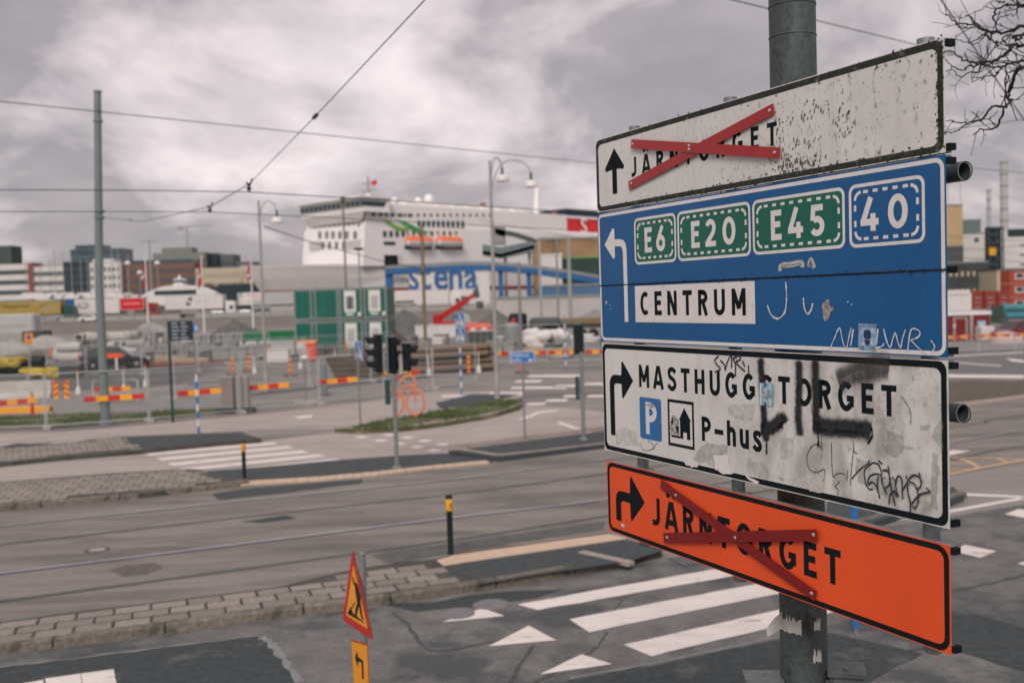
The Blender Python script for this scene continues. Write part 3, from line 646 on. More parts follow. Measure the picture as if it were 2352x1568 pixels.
# ---- board 1: white, crossed-out destination, straight-on arrow
ox, oy = -1.155, .918
s1 = board_root('direction_sign', 'weathered white destination sign, topmost on the pole, crossed out with red bars', ox, oy)
plate(s1, AL, .718, AR, 1.116, M_white1, ox, oy)
ringmesh(rrect(AL+.004, .722, AR-.004, 1.112, .035), rrect(AL+.028, .746, AR-.028, 1.086, .03), .0006, ox, oy).build('border', M_moss, s1)
mb = MB(); r_ = random.Random(3)
for i in range(420):
    e_ = r_.choice('tbbbr'); k = r_.random()**.6
    a = AL+.02+(AR-AL-.04)*k
    b = {'t': 1.10, 'b': .735, 'r': r_.uniform(.73, 1.1)}[e_]+r_.gauss(0, .012)
    if e_ == 'r': a = AR-.02+r_.gauss(0, .01)
    if e_ == 'b' and .62 < k < .75: b = .75+abs(r_.gauss(0, .03))
    s = r_.uniform(.002, .008)
    mb.add([(a-ox+s*r_.uniform(-1, 1), b-oy-s, .0012), (a-ox+s, b-oy, .0012+s*.4), (a-ox, b-oy+s*r_.uniform(.5, 1.5), .0012), (a-ox-s, b-oy, .0012)], [(0, 1, 2, 3)])
mb.build('moss', mat('moss crust', (.05,.048,.028), .95, .6, 60), s1)['kind'] = 'stuff'
layer(s1, 'arrow', [[(-2.126,1.047),(-2.222,.945),(-2.212,.928),(-2.150,.934),(-2.150,.802),(-2.104,.802),(-2.104,.934),(-2.04,.926),(-2.03,.942)]], M_black, .0008, ox, oy)
sign_text(s1, 'JÄRNTORGET', -1.962, -.845, .872, .1, M_black, .0008, ox, oy)
bar(s1, (-1.978,.828), (-.853,1.025), .047, .010, M_red, ox, oy); bar(s1, (-1.937,1.041), (-.813,.832), .047, .016, M_red, ox, oy)
rivets(s1, [(-1.92,1.036),(-.844,.838)], ox, oy, .0165); rivets(s1, [(-1.433,.938),(-1.433,.955)], ox, oy, .0205); rivets(s1, [(-1.951,.836),(-.876,1.021)], ox, oy, .0105)
# lichen patches where the board was rubbed
mb = MB(); r_ = random.Random(9)
for (ca, cb, sa, sb, n) in ((-.80,.80,.02,.05,40),(-.72,.77,.05,.025,90),(-.66,.98,.06,.03,50),(-.74,.86,.01,.012,14),(-.64,.865,.025,.02,24),(-.49,.905,.015,.03,26),(-.44,.92,.01,.03,22),(-.55,.95,.01,.01,8),(-.83,.93,.02,.06,40),(-1.02,.88,.07,.01,12)):
    for i in range(int(n*.65)):
        a, b = r_.gauss(ca, sa), r_.gauss(cb, sb)
        if not (.722 < b < 1.1): continue
        w, h = r_.uniform(.0015, .006), r_.uniform(.003, .016)
        mb.sheet([(a-ox-w, b-oy-h*.2, .0014), (a-ox, b-oy-h, .0014), (a-ox+w, b-oy, .0014), (a-ox+w*.2, b-oy+h*.7, .0014)])
mb.build('lichen', mat('dark lichen', (.10,.11,.09), .95, .6, 50), s1)['kind'] = 'stuff'
# ---- board 2: blue, two planks, route numbers
ox, oy = -1.155, .355
s2 = board_root('direction_sign', 'large blue route sign with green European route plates and a left turn arrow', ox, oy)
plate(s2, AL, .3125, AR, .712, M_blue, ox, oy, 'upper_plank'); plate(s2, AL+.004, .002, AR, .3085, M_blue, ox, oy, 'lower_plank')
def edge(pts, w, z): 
    mb = MB(); stroke(mb, [(a-ox, b-oy) for a, b in pts], w, z); return mb
k_ = .012
up = [(AL+k_+.002,.3127)]+[(AL+k_+.002,.60)]+[(a, b) for a, b in arc(AL+k_+.032,.666,.03,.03,180,90,6)]+[(a, b) for a, b in arc(AR-k_-.03,.666,.03,.03,90,0,6)]+[(AR-k_,.3127)]
edge(up, .016, .0006).build('border', M_whitep, s2)
dn = [(AL+k_+.004,.308)]+arc(AL+k_+.034,.045,.03,.03,180,270,6)+arc(AR-k_-.03,.045,.03,.03,270,360,6)+[(AR-k_,.308)]
edge(dn, .016, .0006).build('border', M_whitep, s2)
def route(x0, x1, y0, y1, word, col, letters):
    r = .022
    pl = layer(s2, 'route_plate', [rrect(x0+.0125, y0+.0125, x1-.0125, y1-.0125, r)], col, .0007, ox, oy)
    ringmesh(rrect(x0, y0, x1, y1, r+.012), rrect(x0+.013, y0+.013, x1-.013, y1-.013, r), .0010, ox, oy).build('plate_rim', M_whitep, pl)
    i_ = .032; X0, X1, Y0, Y1 = x0+i_, x1-i_, y0+i_, y1-i_; cr = .03; z = .0013
    for cx, cy, a0 in ((X1-cr, Y1-cr, 0), (X0+cr, Y1-cr, 90), (X0+cr, Y0+cr, 180), (X1-cr, Y0+cr, 270)):
        mb = MB(); stroke(mb, [(p[0]-ox, p[1]-oy) for p in arc(cx, cy, cr, cr, a0, a0+90, 7)], .012, z); mb.build('dash', M_whitep, pl)
    n = max(2, round((X1-X0-2*cr)/.05)); 
    for y_ in (Y0, Y1):
        for i in range(n):
            c = X0+cr+(X1-X0-2*cr)*(i+.5)/n+0; MB().box((c-ox, y_-oy, z), (.024, .012, .0003)).build('dash', M_whitep, pl)
    for x_ in (X0, X1):
        for i in range(2): c = Y0+cr+(Y1-Y0-2*cr)*(i+.5)/2; MB().box((x_-ox, c-oy, z), (.012, .024, .0003)).build('dash', M_whitep, pl)
    for w, a0, a1 in letters: sign_text(pl, w, a0, a1, .470, .128, M_whitep, .0016, ox, oy, 'numeral')
route(-1.950, -1.582, .412, .653, 'E6', M_green, [('E',-1.855,0),('6',-1.752,0)])
route(-1.569, -1.026, .412, .653, 'E20', M_green, [('E',-1.458,0),('2',-1.349,0),('0',-1.221,0)])
route(-1.012, -.466, .414, .653, 'E45', M_green, [('E',-.893,0),('4',-.787,0),('5',-.655,0)])
route(-.444, -.082, .411, .654, '40', M_blue, [('4',-.385,0),('0',-.250,0)])
layer(s2, 'arrow', [[(-2.246,.535),(-2.16,.620),(-2.143,.612),(-2.143,.558),(-2.09,.556),(-2.055,.548),(-2.034,.528),(-2.027,.495),(-2.027,.3128),(-2.062,.3128),(-2.064,.49),(-2.072,.51),(-2.09,.518),(-2.143,.520),(-2.143,.462),(-2.158,.452)]], M_whitep, .0012, ox, oy)
layer(s2, 'arrow', [[(-2.027,.308),(-2.027,.112),(-2.062,.112),(-2.062,.308)]], M_whitep, .0012, ox, oy)
layer(s2, 'destination_panel', [[(-1.957,.111),(-1.006,.111),(-1.006,.3005),(-1.957,.3005)]], M_whitep, .0012, ox, oy)
sign_text(s2, 'CENTRUM', -1.908, -1.068, .148, .122, M_black, .0016, ox, oy)
mb = MB(); r_ = random.Random(4)
for i in range(260):
    a = AL+(AR-AL)*r_.random()**.7; b = .3105+r_.gauss(0, .004); s = r_.uniform(.002, .006)
    mb.sheet([(a-ox-s, b-oy-s*.5, .0025), (a-ox+s, b-oy-s*.3, .003), (a-ox+s*.3, b-oy+s, .0025)])
mb.build('seam_grime', M_moss, s2)['kind'] = 'stuff'
mb = MB().box((-0, .3105-oy, -.001), (AR-AL-.002, .007, .004)); mb.build('seam', M_black, s2)
M_wspray = mat('faded white spray', (.55,.55,.53), .8, .3, 30)
def marker(root, strokes_, w, m_, z, name, ox, oy, rough=.25, k=5):
    for i, st in enumerate(strokes_):
        mb = MB(); P = smoothpts([(p[0]-ox, p[1]-oy) for p in st], k); ws = [w*random.uniform(1-rough, 1+rough) for _ in P]
        stroke(mb, P, ws, z+i*.0003); mb.build(name, m_, root)
def spray_mat(name, col, nscale=60, strength=1.0):
    M = bpy.data.materials.new(name); M.use_nodes = True; N, L = M.node_tree.nodes, M.node_tree.links; b = N['Principled BSDF']
    b.inputs['Base Color'].default_value = (*col, 1); b.inputs['Roughness'].default_value = .65
    at = N.new('ShaderNodeAttribute'); at.attribute_name = 'cover'
    t = N.new('ShaderNodeTexCoord'); n = N.new('ShaderNodeTexNoise'); n.inputs['Scale'].default_value = nscale; n.inputs['Detail'].default_value = 6; L.new(t.outputs['Object'], n.inputs['Vector'])
    ad = N.new('ShaderNodeMath'); ad.operation = 'MULTIPLY_ADD'; L.new(n.outputs[0], ad.inputs[0]); ad.inputs[1].default_value = .5; ad.inputs[2].default_value = -.25
    s = N.new('ShaderNodeMath'); s.operation = 'ADD'; L.new(at.outputs['Fac'], s.inputs[0]); L.new(ad.outputs[0], s.inputs[1])
    mr = N.new('ShaderNodeMapRange'); mr.inputs['From Min'].default_value = .06; mr.inputs['From Max'].default_value = .85; mr.inputs['To Max'].default_value = strength
    mr.interpolation_type = 'SMOOTHSTEP'; L.new(s.outputs[0], mr.inputs[0]); L.new(mr.outputs[0], b.inputs['Alpha'])
    return M
def spray(root, st, w, feather, m_, z, name, ox, oy):
    P = smoothpts([(p[0]-ox, p[1]-oy) for p in st], 6); n = len(P); rows = []
    for ww, c in ((w+2*feather, 0), (w+feather, .35), (w, .9), (w*.02, 1)):
        Lf, Rt = ribbon2(P, ww); rows.append((Lf, c)); rows.insert(0, (Rt, c))
    ext = []
    mb = MB(); cov = []
    for R, c in rows:
        for i, p in enumerate(R):
            e_ = 1.0 if 2 <= i < n-2 else (.75 if i in (1, n-2) else .0)
            mb.v.append((p.x, p.y, z)); cov.append(c*e_)
    k = len(rows)
    mb.f = [(r*n+i, r*n+i+1, (r+1)*n+i+1, (r+1)*n+i) for r in range(k-1) for i in range(n-1)]
    o = mb.build(name, m_, root); at = o.data.attributes.new('cover', 'FLOAT', 'POINT'); at.data.foreach_set('value', cov); return o
M_sprayw = spray_mat('white spray film', (.5,.5,.47)); M_sprayb = spray_mat('black spray film', (.012,.014,.016), 45); M_sprayg = spray_mat('grey smear film', (.27,.265,.245), 30, .8)
spray(s2, [(-.838,.335),(-.83,.36),(-.76,.363),(-.71,.367),(-.705,.345)], .012, .012, M_sprayw, .0022, 'spray_stroke', ox, oy)
spray(s2, [(-.672,.345),(-.655,.375),(-.635,.34)], .010, .012, M_sprayw, .0022, 'spray_stroke', ox, oy)
marker(s2, [[(-.807,.29),(-.803,.23),(-.815,.165),(-.856,.135),(-.9,.15),(-.925,.193)],[(-.702,.221),(-.698,.18),(-.68,.155),(-.66,.17),(-.648,.198)]], .008, M_wspray, .002, 'graffiti', ox, oy, .4)
mb = MB(); r_ = random.Random(2)
mb.sheet([(-.569-ox+.035*q*math.cos(t), .171-oy+.045*q*math.sin(t), .0024) for q, t in ((r_.uniform(.55, 1.1), 2*math.pi*i/22) for i in range(22))]); mb.build('paint_splat', mat('dirty splat', (.26,.25,.23), .9, .6, 45), s2)
marker(s2, [[(-.558,.012),(-.53,.06),(-.503,.100),(-.488,.05),(-.469,.018),(-.455,.06),(-.442,.099)],[(-.43,.095),(-.44,.05),(-.445,.03)],[(-.305,.10),(-.312,.05),(-.318,.028),(-.29,.032),(-.275,.045)],
             [(-.278,.100),(-.262,.05),(-.247,.03),(-.235,.06),(-.222,.085),(-.21,.05),(-.197,.032),(-.19,.06),(-.175,.097)],[(-.165,.02),(-.15,.095),(-.12,.098),(-.108,.085),(-.12,.07),(-.15,.06)],[(-.15,.06),(-.12,.035),(-.08,.008)],[(-.06,.06),(-.045,.04),(-.06,.012)]], .0055, M_wspray, .002, 'graffiti', ox, oy, .4)
for a, b, s in ((-2.25,.212,.012),(-2.21,.20,.006),(-2.2,.18,.006),(-.46,.20,.006),(-.44,.19,.005)):
    layer(s2, 'paint_chip', [jag([(a,b),(a+s,b),(a+s,b+s),(a,b+s*.8)], s*.2, .01)], M_whitep, .002, ox, oy)
# small club sticker on the blue board
def on_board(root, txt, size, a, b, m_, z, ox, oy, sx=1.0, name='print'):
    return text_mesh(txt, size, m_, name, root, Matrix.Translation((a-ox, b-oy, z)), sx=sx)
st = layer(s2, 'sticker', [[(-.405,.016),(-.315,.016),(-.311,.116),(-.402,.118)]], mat('pale blue sticker', (.25,.37,.52), .5, .5, 40), .0028, ox, oy)
M_navy = mat('navy print', (.015,.03,.09), .6, .2, 30)
on_board(st, 'IFK GÖTEBORG', .0165, -.357, .102, M_navy, .0032, ox, oy, .82); on_board(st, 'ON TOUR', .021, -.36, .020, M_navy, .0032, ox, oy, .85)
layer(st, 'tram_print', [rrect(-.377,.058,-.34,.094,.012), [(-.368,.036),(-.349,.036),(-.343,.056),(-.374,.056)]], M_navy, .0031, ox, oy)
layer(st, 'tram_print', [[(-.39,.036),(-.374,.050),(-.378,.036)],[(-.326,.036),(-.342,.050),(-.338,.036)]], M_whitep, .0033, ox, oy)
# ---- board 3: white, right arrow, parking
ox, oy = -1.155, -.3075
s3 = board_root('direction_sign', 'white sign with parking symbol, right turn arrow and black graffiti, under the blue board', ox, oy)
plate(s3, AL+.012, -.607, AR, -.008, M_white3, ox, oy)
ringmesh(rrect(AL+.016, -.602, AR-.004, -.012, .035), rrect(AL+.040, -.577, AR-.028, -.037, .03), .0006, ox, oy).build('border', M_black, s3)
def bend_arrow(root, stemx, stemw, y0, yb, hx, hy, tipx, z, m_):
    """right-turning arrow: stem up at stemx, bend to yb, head from hx to tipx, half height hy"""
    w = stemw; r = .055
    out = [(stemx, y0), (stemx+w, y0), (stemx+w, yb-w/2-.02)]+arc(stemx+w+.02, yb-w/2-.02, .02, .02, 180, 90, 4)+[(hx, yb-w/2), (hx+.004, yb-hy)]+[(hx+.016, yb-hy-.006)]+[(tipx, yb)]+[(hx+.016, yb+hy+.006), (hx+.004, yb+hy), (hx, yb+w/2)]+arc(stemx+r, yb+w/2-r, r, r, 90, 180, 6)
    return layer(root, 'arrow', [out], m_, z, ox, oy)
bend_arrow(s3, -2.232, .047, -.515, -.202, -2.112, .095, -1.996, .0008, M_black)
sign_text(s3, 'MASTHUGGSTORGET', -1.940, -.222, -.230, .118, M_black, .0008, ox, oy)
M_pblue = dirt_plate('parking blue', (.02,.14,.36), .2, .5, streak=.2, smear_col=(.12,.22,.36))
pp = layer(s3, 'parking_symbol', [rrect(-1.941, -.500, -1.744, -.281, .016)], M_pblue, .0009, ox, oy)
sign_text(pp, 'P', -1.885, 0, -.472, .168, M_whitep, .0013, ox, oy)
hb = ringmesh([(-1.687,-.508),(-1.470,-.508),(-1.470,-.273),(-1.687,-.273)], [(-1.672,-.493),(-1.485,-.493),(-1.485,-.288),(-1.672,-.288)], .0009, ox, oy).build('garage_symbol', M_black, s3)
layer(hb, 'house_print', [[(-1.585,-.463),(-1.585,-.372),(-1.594,-.372),(-1.548,-.308),(-1.494,-.372),(-1.503,-.372),(-1.503,-.463),(-1.53,-.463),(-1.53,-.43),(-1.56,-.43),(-1.56,-.463)],[(-1.66,-.463),(-1.586,-.463),(-1.586,-.452),(-1.66,-.452)]], M_black, .001, ox, oy)
layer(hb, 'torn_sticker', [jag([(-1.668,-.45),(-1.60,-.455),(-1.59,-.40),(-1.61,-.355),(-1.655,-.36)], .008, .015)], mat('torn paper', (.30,.30,.29), .9, .9, 55), .0013, ox, oy)
layer(hb, 'torn_sticker', [jag([(-1.66,-.40),(-1.645,-.405),(-1.64,-.37),(-1.655,-.36)], .006, .01), jag([(-1.62,-.44),(-1.60,-.44),(-1.598,-.40),(-1.615,-.405)], .006, .01)], M_black, .0016, ox, oy)
sign_text(s3, 'P-hus', -1.410, -.980, -.454, .118, M_black, .0008, ox, oy)
# black tag strokes
spray(s3, [(-.977,-.035),(-.972,-.11),(-.966,-.19),(-.962,-.28),(-.955,-.36),(-.945,-.405)], .010, .034, M_sprayb, .0020, 'spray_stroke', ox, oy)
spray(s3, [(-.99,-.352),(-.93,-.345),(-.885,-.325),(-.845,-.30),(-.83,-.315)], .030, .036, M_sprayb, .0023, 'spray_stroke', ox, oy)
spray(s3, [(-.735,-.035),(-.737,-.12),(-.742,-.21),(-.745,-.29),(-.735,-.36)], .010, .034, M_sprayb, .0026, 'spray_stroke', ox, oy)
spray(s3, [(-.640,-.03),(-.642,-.11),(-.642,-.19),(-.640,-.26),(-.63,-.33)], .011, .036, M_sprayb, .0029, 'spray_stroke', ox, oy)
spray(s3, [(-.665,-.30),(-.60,-.305),(-.52,-.30),(-.44,-.296),(-.385,-.292),(-.345,-.30)], .036, .042, M_sprayb, .0032, 'spray_stroke', ox, oy)
spray(s3, [(-.52,-.115),(-.45,-.085),(-.37,-.060),(-.30,-.045),(-.25,-.05)], .04, .06, spray_mat('thin black spray', (.02,.02,.02), 20, .7), .0035, 'spray_stroke', ox, oy)
marker(s3, [[(-.944,-.40),(-.946,-.43),(-.948,-.46)],[(-.345,-.28),(-.34,-.31),(-.362,-.345)],[(-.632,-.33),(-.628,-.36),(-.63,-.39)]], .008, M_black, .0038, 'graffiti', ox, oy, .5)
M_ink = mat('marker ink', (.025,.03,.04), .6, .4, 40)
def c2(x, y): # enlarged-view coordinates of a detail -> board coordinates
    d = ray(1349.4+x*.3662, 574.2+y*.3662); t = (SP0-CO).dot(SN)/d.dot(SN); q = CO+d*t-SP0; return (q.dot(SX), q.z)
def c8(x, y):
    d = ray(1894.9+x*.16483, 947.5+y*.16483); t = (SP0-CO).dot(SN)/d.dot(SN); q = CO+d*t-SP0; return (q.dot(SX), q.z)
C2 = lambda pts: [c2(*p) for p in pts]
C8 = lambda pts: [c8(*p) for p in pts]
marker(s3, [C2(p) for p in ([(825,665),(800,690),(815,720),(835,745),(800,765)],[(835,690),(860,720),(865,755)],[(865,755),(880,700),(905,660),(905,740)],[(915,680),(930,720),(930,790)],[(915,680),(955,660),(960,685),(935,705),(990,760)],[(975,695),(990,730)],[(1012,720),(1015,775)])], .0085, M_ink, .0018, 'graffiti', ox, oy, .2)
marker(s3, [C8(p) for p in ([(380,920),(450,830),(540,750),(610,700),(620,660)],[(660,700),(560,790),(560,920),(590,1020),(640,1070),(670,1055)],[(660,695),(740,710),(780,780),(800,860)],[(750,660),(780,690),(810,710)],[(750,880),(740,960),(745,1080),(775,1190)],[(620,1000),(610,930),(650,870),(740,850),(800,880)],[(620,1010),(660,960),(720,1010),(740,1060)],
     [(800,890),(810,980),(840,1060),(870,1130)],[(890,740),(905,850),(920,960),(940,1080),(990,1290)],[(810,800),(870,800),(910,850)],[(850,1050),(910,990),(925,900)],[(910,1270),(910,1200),(930,1130),(980,1085),(1010,1170)],[(950,890),(990,950),(1010,1080),(1040,1170)],[(1000,1000),(1020,900),(1060,880),(1090,960),(1090,1080),(1100,1200)],[(1090,1090),(1130,1020),(1180,930),(1240,870),(1310,880),(1350,930),(1355,1010),(1310,1060)],
     [(1170,970),(1170,1080),(1190,1180),(1210,1260),(1205,1390)],[(1190,960),(1250,980),(1300,1060),(1320,1160),(1310,1260),(1270,1330),(1240,1290)],[(1230,1260),(1320,1150),(1400,1115),(1480,1100),(1430,1040)],[(1150,860),(1160,920)],[(1330,830),(1350,890)])], .0068, M_ink, .0018, 'graffiti', ox, oy, .25)
marker(s3, [C8(p) for p in ([(95,410),(97,600),(105,800),(115,900)],[(120,895),(160,855),(220,840),(290,860)],[(325,800),(310,930)],[(400,390),(410,480),(395,600),(375,800),(360,1010)],[(405,500),(420,545),(460,570)],[(215,950),(150,1030),(185,1060),(185,1140)])]+[C2(p) for p in ([(1475,1250),(1450,1215),(1410,1230),(1380,1290),(1390,1360),(1425,1390),(1460,1385),(1490,1375),(1485,1450)],[(1470,1150),(1475,1250)])], .0032, M_ink, .0018, 'graffiti', ox, oy, .3)
marker(s3, [C2(p) for p in ([(330,1200),(350,1250),(400,1250),(440,1205)],[(380,1190),(420,1230),(410,1250)],[(1205,1425),(1230,1440)],[(1975,920),(2010,970),(2030,1020),(2030,1090)])], .004, mat('pale ink', (.2,.2,.19), .7, .3, 40), .0018, 'graffiti', ox, oy)
# glue and torn paper remains
for pts, cm in ((C2([(700,1250),(750,1200),(880,1230),(880,1290),(800,1370),(740,1330),(650,1330)]), 0),(C2([(880,970),(1010,960),(1060,970),(1040,1070),(950,1060),(890,1030)]), 1),(C8([(430,620),(600,680),(640,700),(600,1030),(450,980)]), 0),(C8([(860,260),(1090,310),(1090,560),(1000,620),(850,580)]), 0),(C8([(690,90),(990,60),(990,130),(860,150),(690,155)]), 1),(C8([(1330,180),(1460,180),(1440,235),(1320,230)]), 0),(C8([(1080,450),(1260,490),(1240,530),(1080,490)]), 0),(C8([(1530,170),(1640,60),(1640,560),(1510,330)]), 0),(C8([(1510,560),(1570,590),(1600,900),(1560,1360),(1480,1300),(1500,800)]), 0),
                (C2([(1195,1180),(1300,1170),(1290,1300),(1210,1310)]), 1),(C2([(180,1140),(240,1110),(300,1140),(330,1230),(180,1220)]), 1),(C2([(1000,1300),(1110,1340),(1150,1400),(1130,1440),(1000,1400)]), 1),(C8([(600,900),(900,870),(1010,1050),(1000,1180),(820,1150),(640,1050)]), 0)):
    o = layer(s3, 'glue_residue', [jag(pts, .006, .02)], [M_sprayg], .0012, ox, oy)
    at_ = o.data.attributes.new('cover', 'FLOAT', 'POINT'); at_.data.foreach_set('value', [.38 if cm == 0 else .28]*len(o.data.vertices))
layer(s3, 'torn_paper', [jag(C2([(1400,1430),(1490,1440),(1480,1525),(1395,1510)]), .003, .02)], mat('old paper', (.48,.45,.41), .9, .15, 25), .0022, ox, oy)
[layer(s3, 'torn_paper', [q_], M_whitep, .0020, ox, oy) for q_ in (jag(C2([(790,1290),(880,1275),(890,1360),(915,1400),(850,1400),(800,1370)]), .005, .02), jag(C2([(600,1320),(640,1300),(700,1330),(690,1365),(620,1350)]), .005, .02), jag(C2([(985,1405),(1080,1450),(1060,1465),(1010,1440)]), .004, .02))]
st = layer(s3, 'sticker', [[(-.985,-.247),(-.896,-.247),(-.894,-.148),(-.984,-.148)]], mat('sky blue sticker', (.16,.38,.50), .5, .3, 40), .0040, ox, oy)
for i in range(3): layer(st, 'stripe_print', [[(-.982+i*.030,-.246),(-.972+i*.030,-.246),(-.971+i*.030,-.149),(-.981+i*.030,-.149)]], M_navy if i == 1 else M_whitep, .0044, ox, oy)
layer(st, 'wreath_print', [arc(-.94,-.195,.034,.032,0,345,18)], mat('grey blue print', (.30,.36,.38), .6, .8, 70), .0047, ox, oy)
on_board(st, 'GÖTEBORG', .019, -.94, -.234, M_whitep, .0050, ox, oy, .85)
# ---- board 4: orange diversion sign
ox, oy = -1.14, -.8635
s4 = board_root('diversion_sign', 'orange diversion sign with black right turn arrow, lowest on the pole, crossed out', ox, oy)
AL4 = -2.285
plate(s4, AL4, -1.060, AR, -.667, M_orange, ox, oy)
ringmesh(rrect(AL4+.004, -1.056, AR-.003, -.671, .05), rrect(AL4+.026, -1.034, AR-.025, -.693, .032), .0006, ox, oy).build('border', M_black, s4)
bend_arrow(s4, -2.199, .053, -.985, -.842, -2.056, .115, -1.915, .0008, M_black)
sign_text(s4, 'JÄRNTORGET', -1.845, -.518, -.944, .146, M_black, .0008, ox, oy)
bar(s4, (-1.752,-.714), (-.655,-1.017), .047, .010, M_red2, ox, oy); bar(s4, (-1.728,-.989), (-.634,-.755), .049, .016, M_red2, ox, oy)
rivets(s4, [(-1.62,-.752),(-.676,-1.009)], ox, oy, .0105); rivets(s4, [(-1.696,-.980),(-.652,-.757)], ox, oy, .0165); rivets(s4, [(-1.152,-.870)], ox, oy, .0205)
sl_ = layer(s4, 'maker_label', [[(-2.155,-1.017),(-2.112,-1.018),(-2.113,-.992),(-2.157,-.991)]], mat('red label', (.42,.05,.05), .5, .1, 30), .001, ox, oy)
layer(sl_, 'label_print', [[(-2.151,-1.004),(-2.117,-1.005),(-2.117,-.996),(-2.151,-.995)],[(-2.151,-1.013),(-2.117,-1.014),(-2.117,-1.008),(-2.151,-1.007)]], M_whitep, .0013, ox, oy)
# aluminium edge rails on each board, seen from above and at the right end
for rt, x0, y0, x1, y1, ox, oy in ((s1,AL,.718,AR,1.116,-1.155,.918),(s2,AL,.002,AR,.712,-1.155,.355),(s3,AL+.012,-.607,AR,-.008,-1.155,-.3075),(s4,AL4,-1.060,AR,-.667,-1.14,-.8635)):
    for yy in (y0+.012, y1-.012):
        MB().box(((x0+x1)/2-ox, yy-oy, -.022), (x1-x0-.01, .022, .034)).build('back_rail', M_alu, rt)
    for yy in ([y0+.02, y1-.02] if rt is not s2 else [.025, .31, .69]):
        MB().box((x1-ox+.006, yy-oy, -.022), (.018, .024, .034)).build('rail_end', M_black, rt)
# ---- mounting frame: two horizontal pipes on the big pole, three uprights, clamps
M_galv = mat('galvanised pipe', (.20,.225,.225), .5, .22, 6, metal=.5, spots=(.12,.135,.135), spot_scale=5, spot_at=.57)
M_pipe = mat('dark grey painted pipe', (.045,.055,.058), .42, .2, 9)
POLE = AT(1833, 784, 4.66); POLE = Vector((POLE.x, POLE.y, 0))
fr = bpy.data.objects.new('sign_mount_frame', None); COL.objects.link(fr); fr.matrix_world = Matrix.Translation(SW(-1.15, -.9)) @ SROT.to_4x4()
tag(fr, 'grey tubular frame holding the stacked direction signs to the pole', 'sign frame')
FO = (-1.15, -.9)
def fl(a, b, d): return (a-FO[0], b-FO[1], d)
for b, A1P in ((.666, -.054), (-.216, -.072)):
    mb = MB(); a0, a1, r, ri = -1.75, A1P, .036, .031
    mb.tube([fl(a0, b, -.17), fl(a1, b, -.17)], r, 20, cap=False); mb.tube([fl(a1, b, -.17), fl(a1, b, -.17)], [r, ri], 20, cap=False)
    mb.tube([fl(a1, b, -.17), fl(a0, b, -.17)], ri, 20, cap=False)
    n0 = len(mb.v); mb.build('cross_pipe', M_pipe, fr, smooth=True)
    mb = MB(); Lf = [fl(a1+.0004, b+r*math.sin(t), -.17+r*math.cos(t)) for t in (2*math.pi*i/20 for i in range(20))]; Rr = [fl(a1+.0004, b+ri*math.sin(t), -.17+ri*math.cos(t)) for t in (2*math.pi*i/20 for i in range(20))]
    mb.add(Lf+Rr, [(i, (i+1) % 20, 20+(i+1) % 20, 20+i) for i in range(20)]); mb.build('pipe_rim', M_galv, fr)
for a in (-2.035, -1.24, -.135):
    MB().tube([fl(a, -1.105, -.075), fl(a, 1.15, -.075)], .031, 16).build('upright', M_galv, fr, smooth=True)
    for b in (1.08, .76, .66, .34, .05, -.05, -.57, -.70, -1.03):
        mb = MB().box(fl(a, b, -.075), (.085, .03, .085)); mb.box(fl(a+.055, b, -.05), (.03, .028, .03)); mb.box(fl(a-.055, b, -.05), (.03, .028, .03)); mb.build('clamp', M_alu, fr)
    MB().lathe([(.034,0),(.034,.03)], fl(a, -.645, -.075), 12)
for b in (.666, -.216):
    MB().box(fl(-1.08, b, -.25), (.20, .09, .12)).build('pole_bracket', M_pipe, fr)
# ---- the big pole itself
M_pole = mat('old grey green pole paint', (.052,.068,.065), .55, .5, 5, bump=.12, spots=(.022,.026,.022), spot_scale=9, spot_at=.53, stretch=(1,1,.45), fine=.25)
bp = thing('lighting_pole', 'thick grey green steel pole carrying the stack of direction signs', 'pole', (POLE.x, POLE.y, 0))
MB().tube([(0,0,0),(0,0,3),(0,0,6),(0,0,9.2)], [.112,.108,.105,.102], 40).build('shaft', M_pole, bp, smooth=True)
for z in (5.36, 5.50, 2.55): MB().lathe([(.107,0),(.1085,.004),(.107,.008)], (0,0,z), 40).build('weld_ring', M_pole, bp, smooth=True)
MB().lathe([(.2,0),(.2,.03),(.13,.05),(.13,.25),(.112,.28)], seg=28).build('base_collar', M_pole, bp)
M_box = mat('grey signal box paint', (.12,.138,.137), .55, .25, 12, spots=(.05,.055,.052), spot_scale=8, spot_at=.6)
def cbox(sgn, zc):
    d = Vector((RT.x*sgn, -.25*sgn if sgn > 0 else .1, 0)).normalized(); ang = math.atan2(d.y, d.x)
    mb = MB(); mb.bbox((.19,0,0),(.16,.15,.22),.02); o = mb.build('control_box', M_box, bp, loc=(0,0,zc), rot=(0,0,ang))
    MB().box((.19,0,.118),(.175,.165,.02)).build('lid', M_box, o); MB().box((.112,0,-.02),(.03,.10,.20)).build('bracket', M_box, o)
    MB().tube([(.275,0,.02),(.283,0,.02)],.03,12).build('button', M_iron, o)
    MB().tube([(.19,-.03,.128),(.19,-.03,.136)],.012,8).build('bolt', M_iron, o)
cbox(1, 2.29); cbox(-1, 2.235)
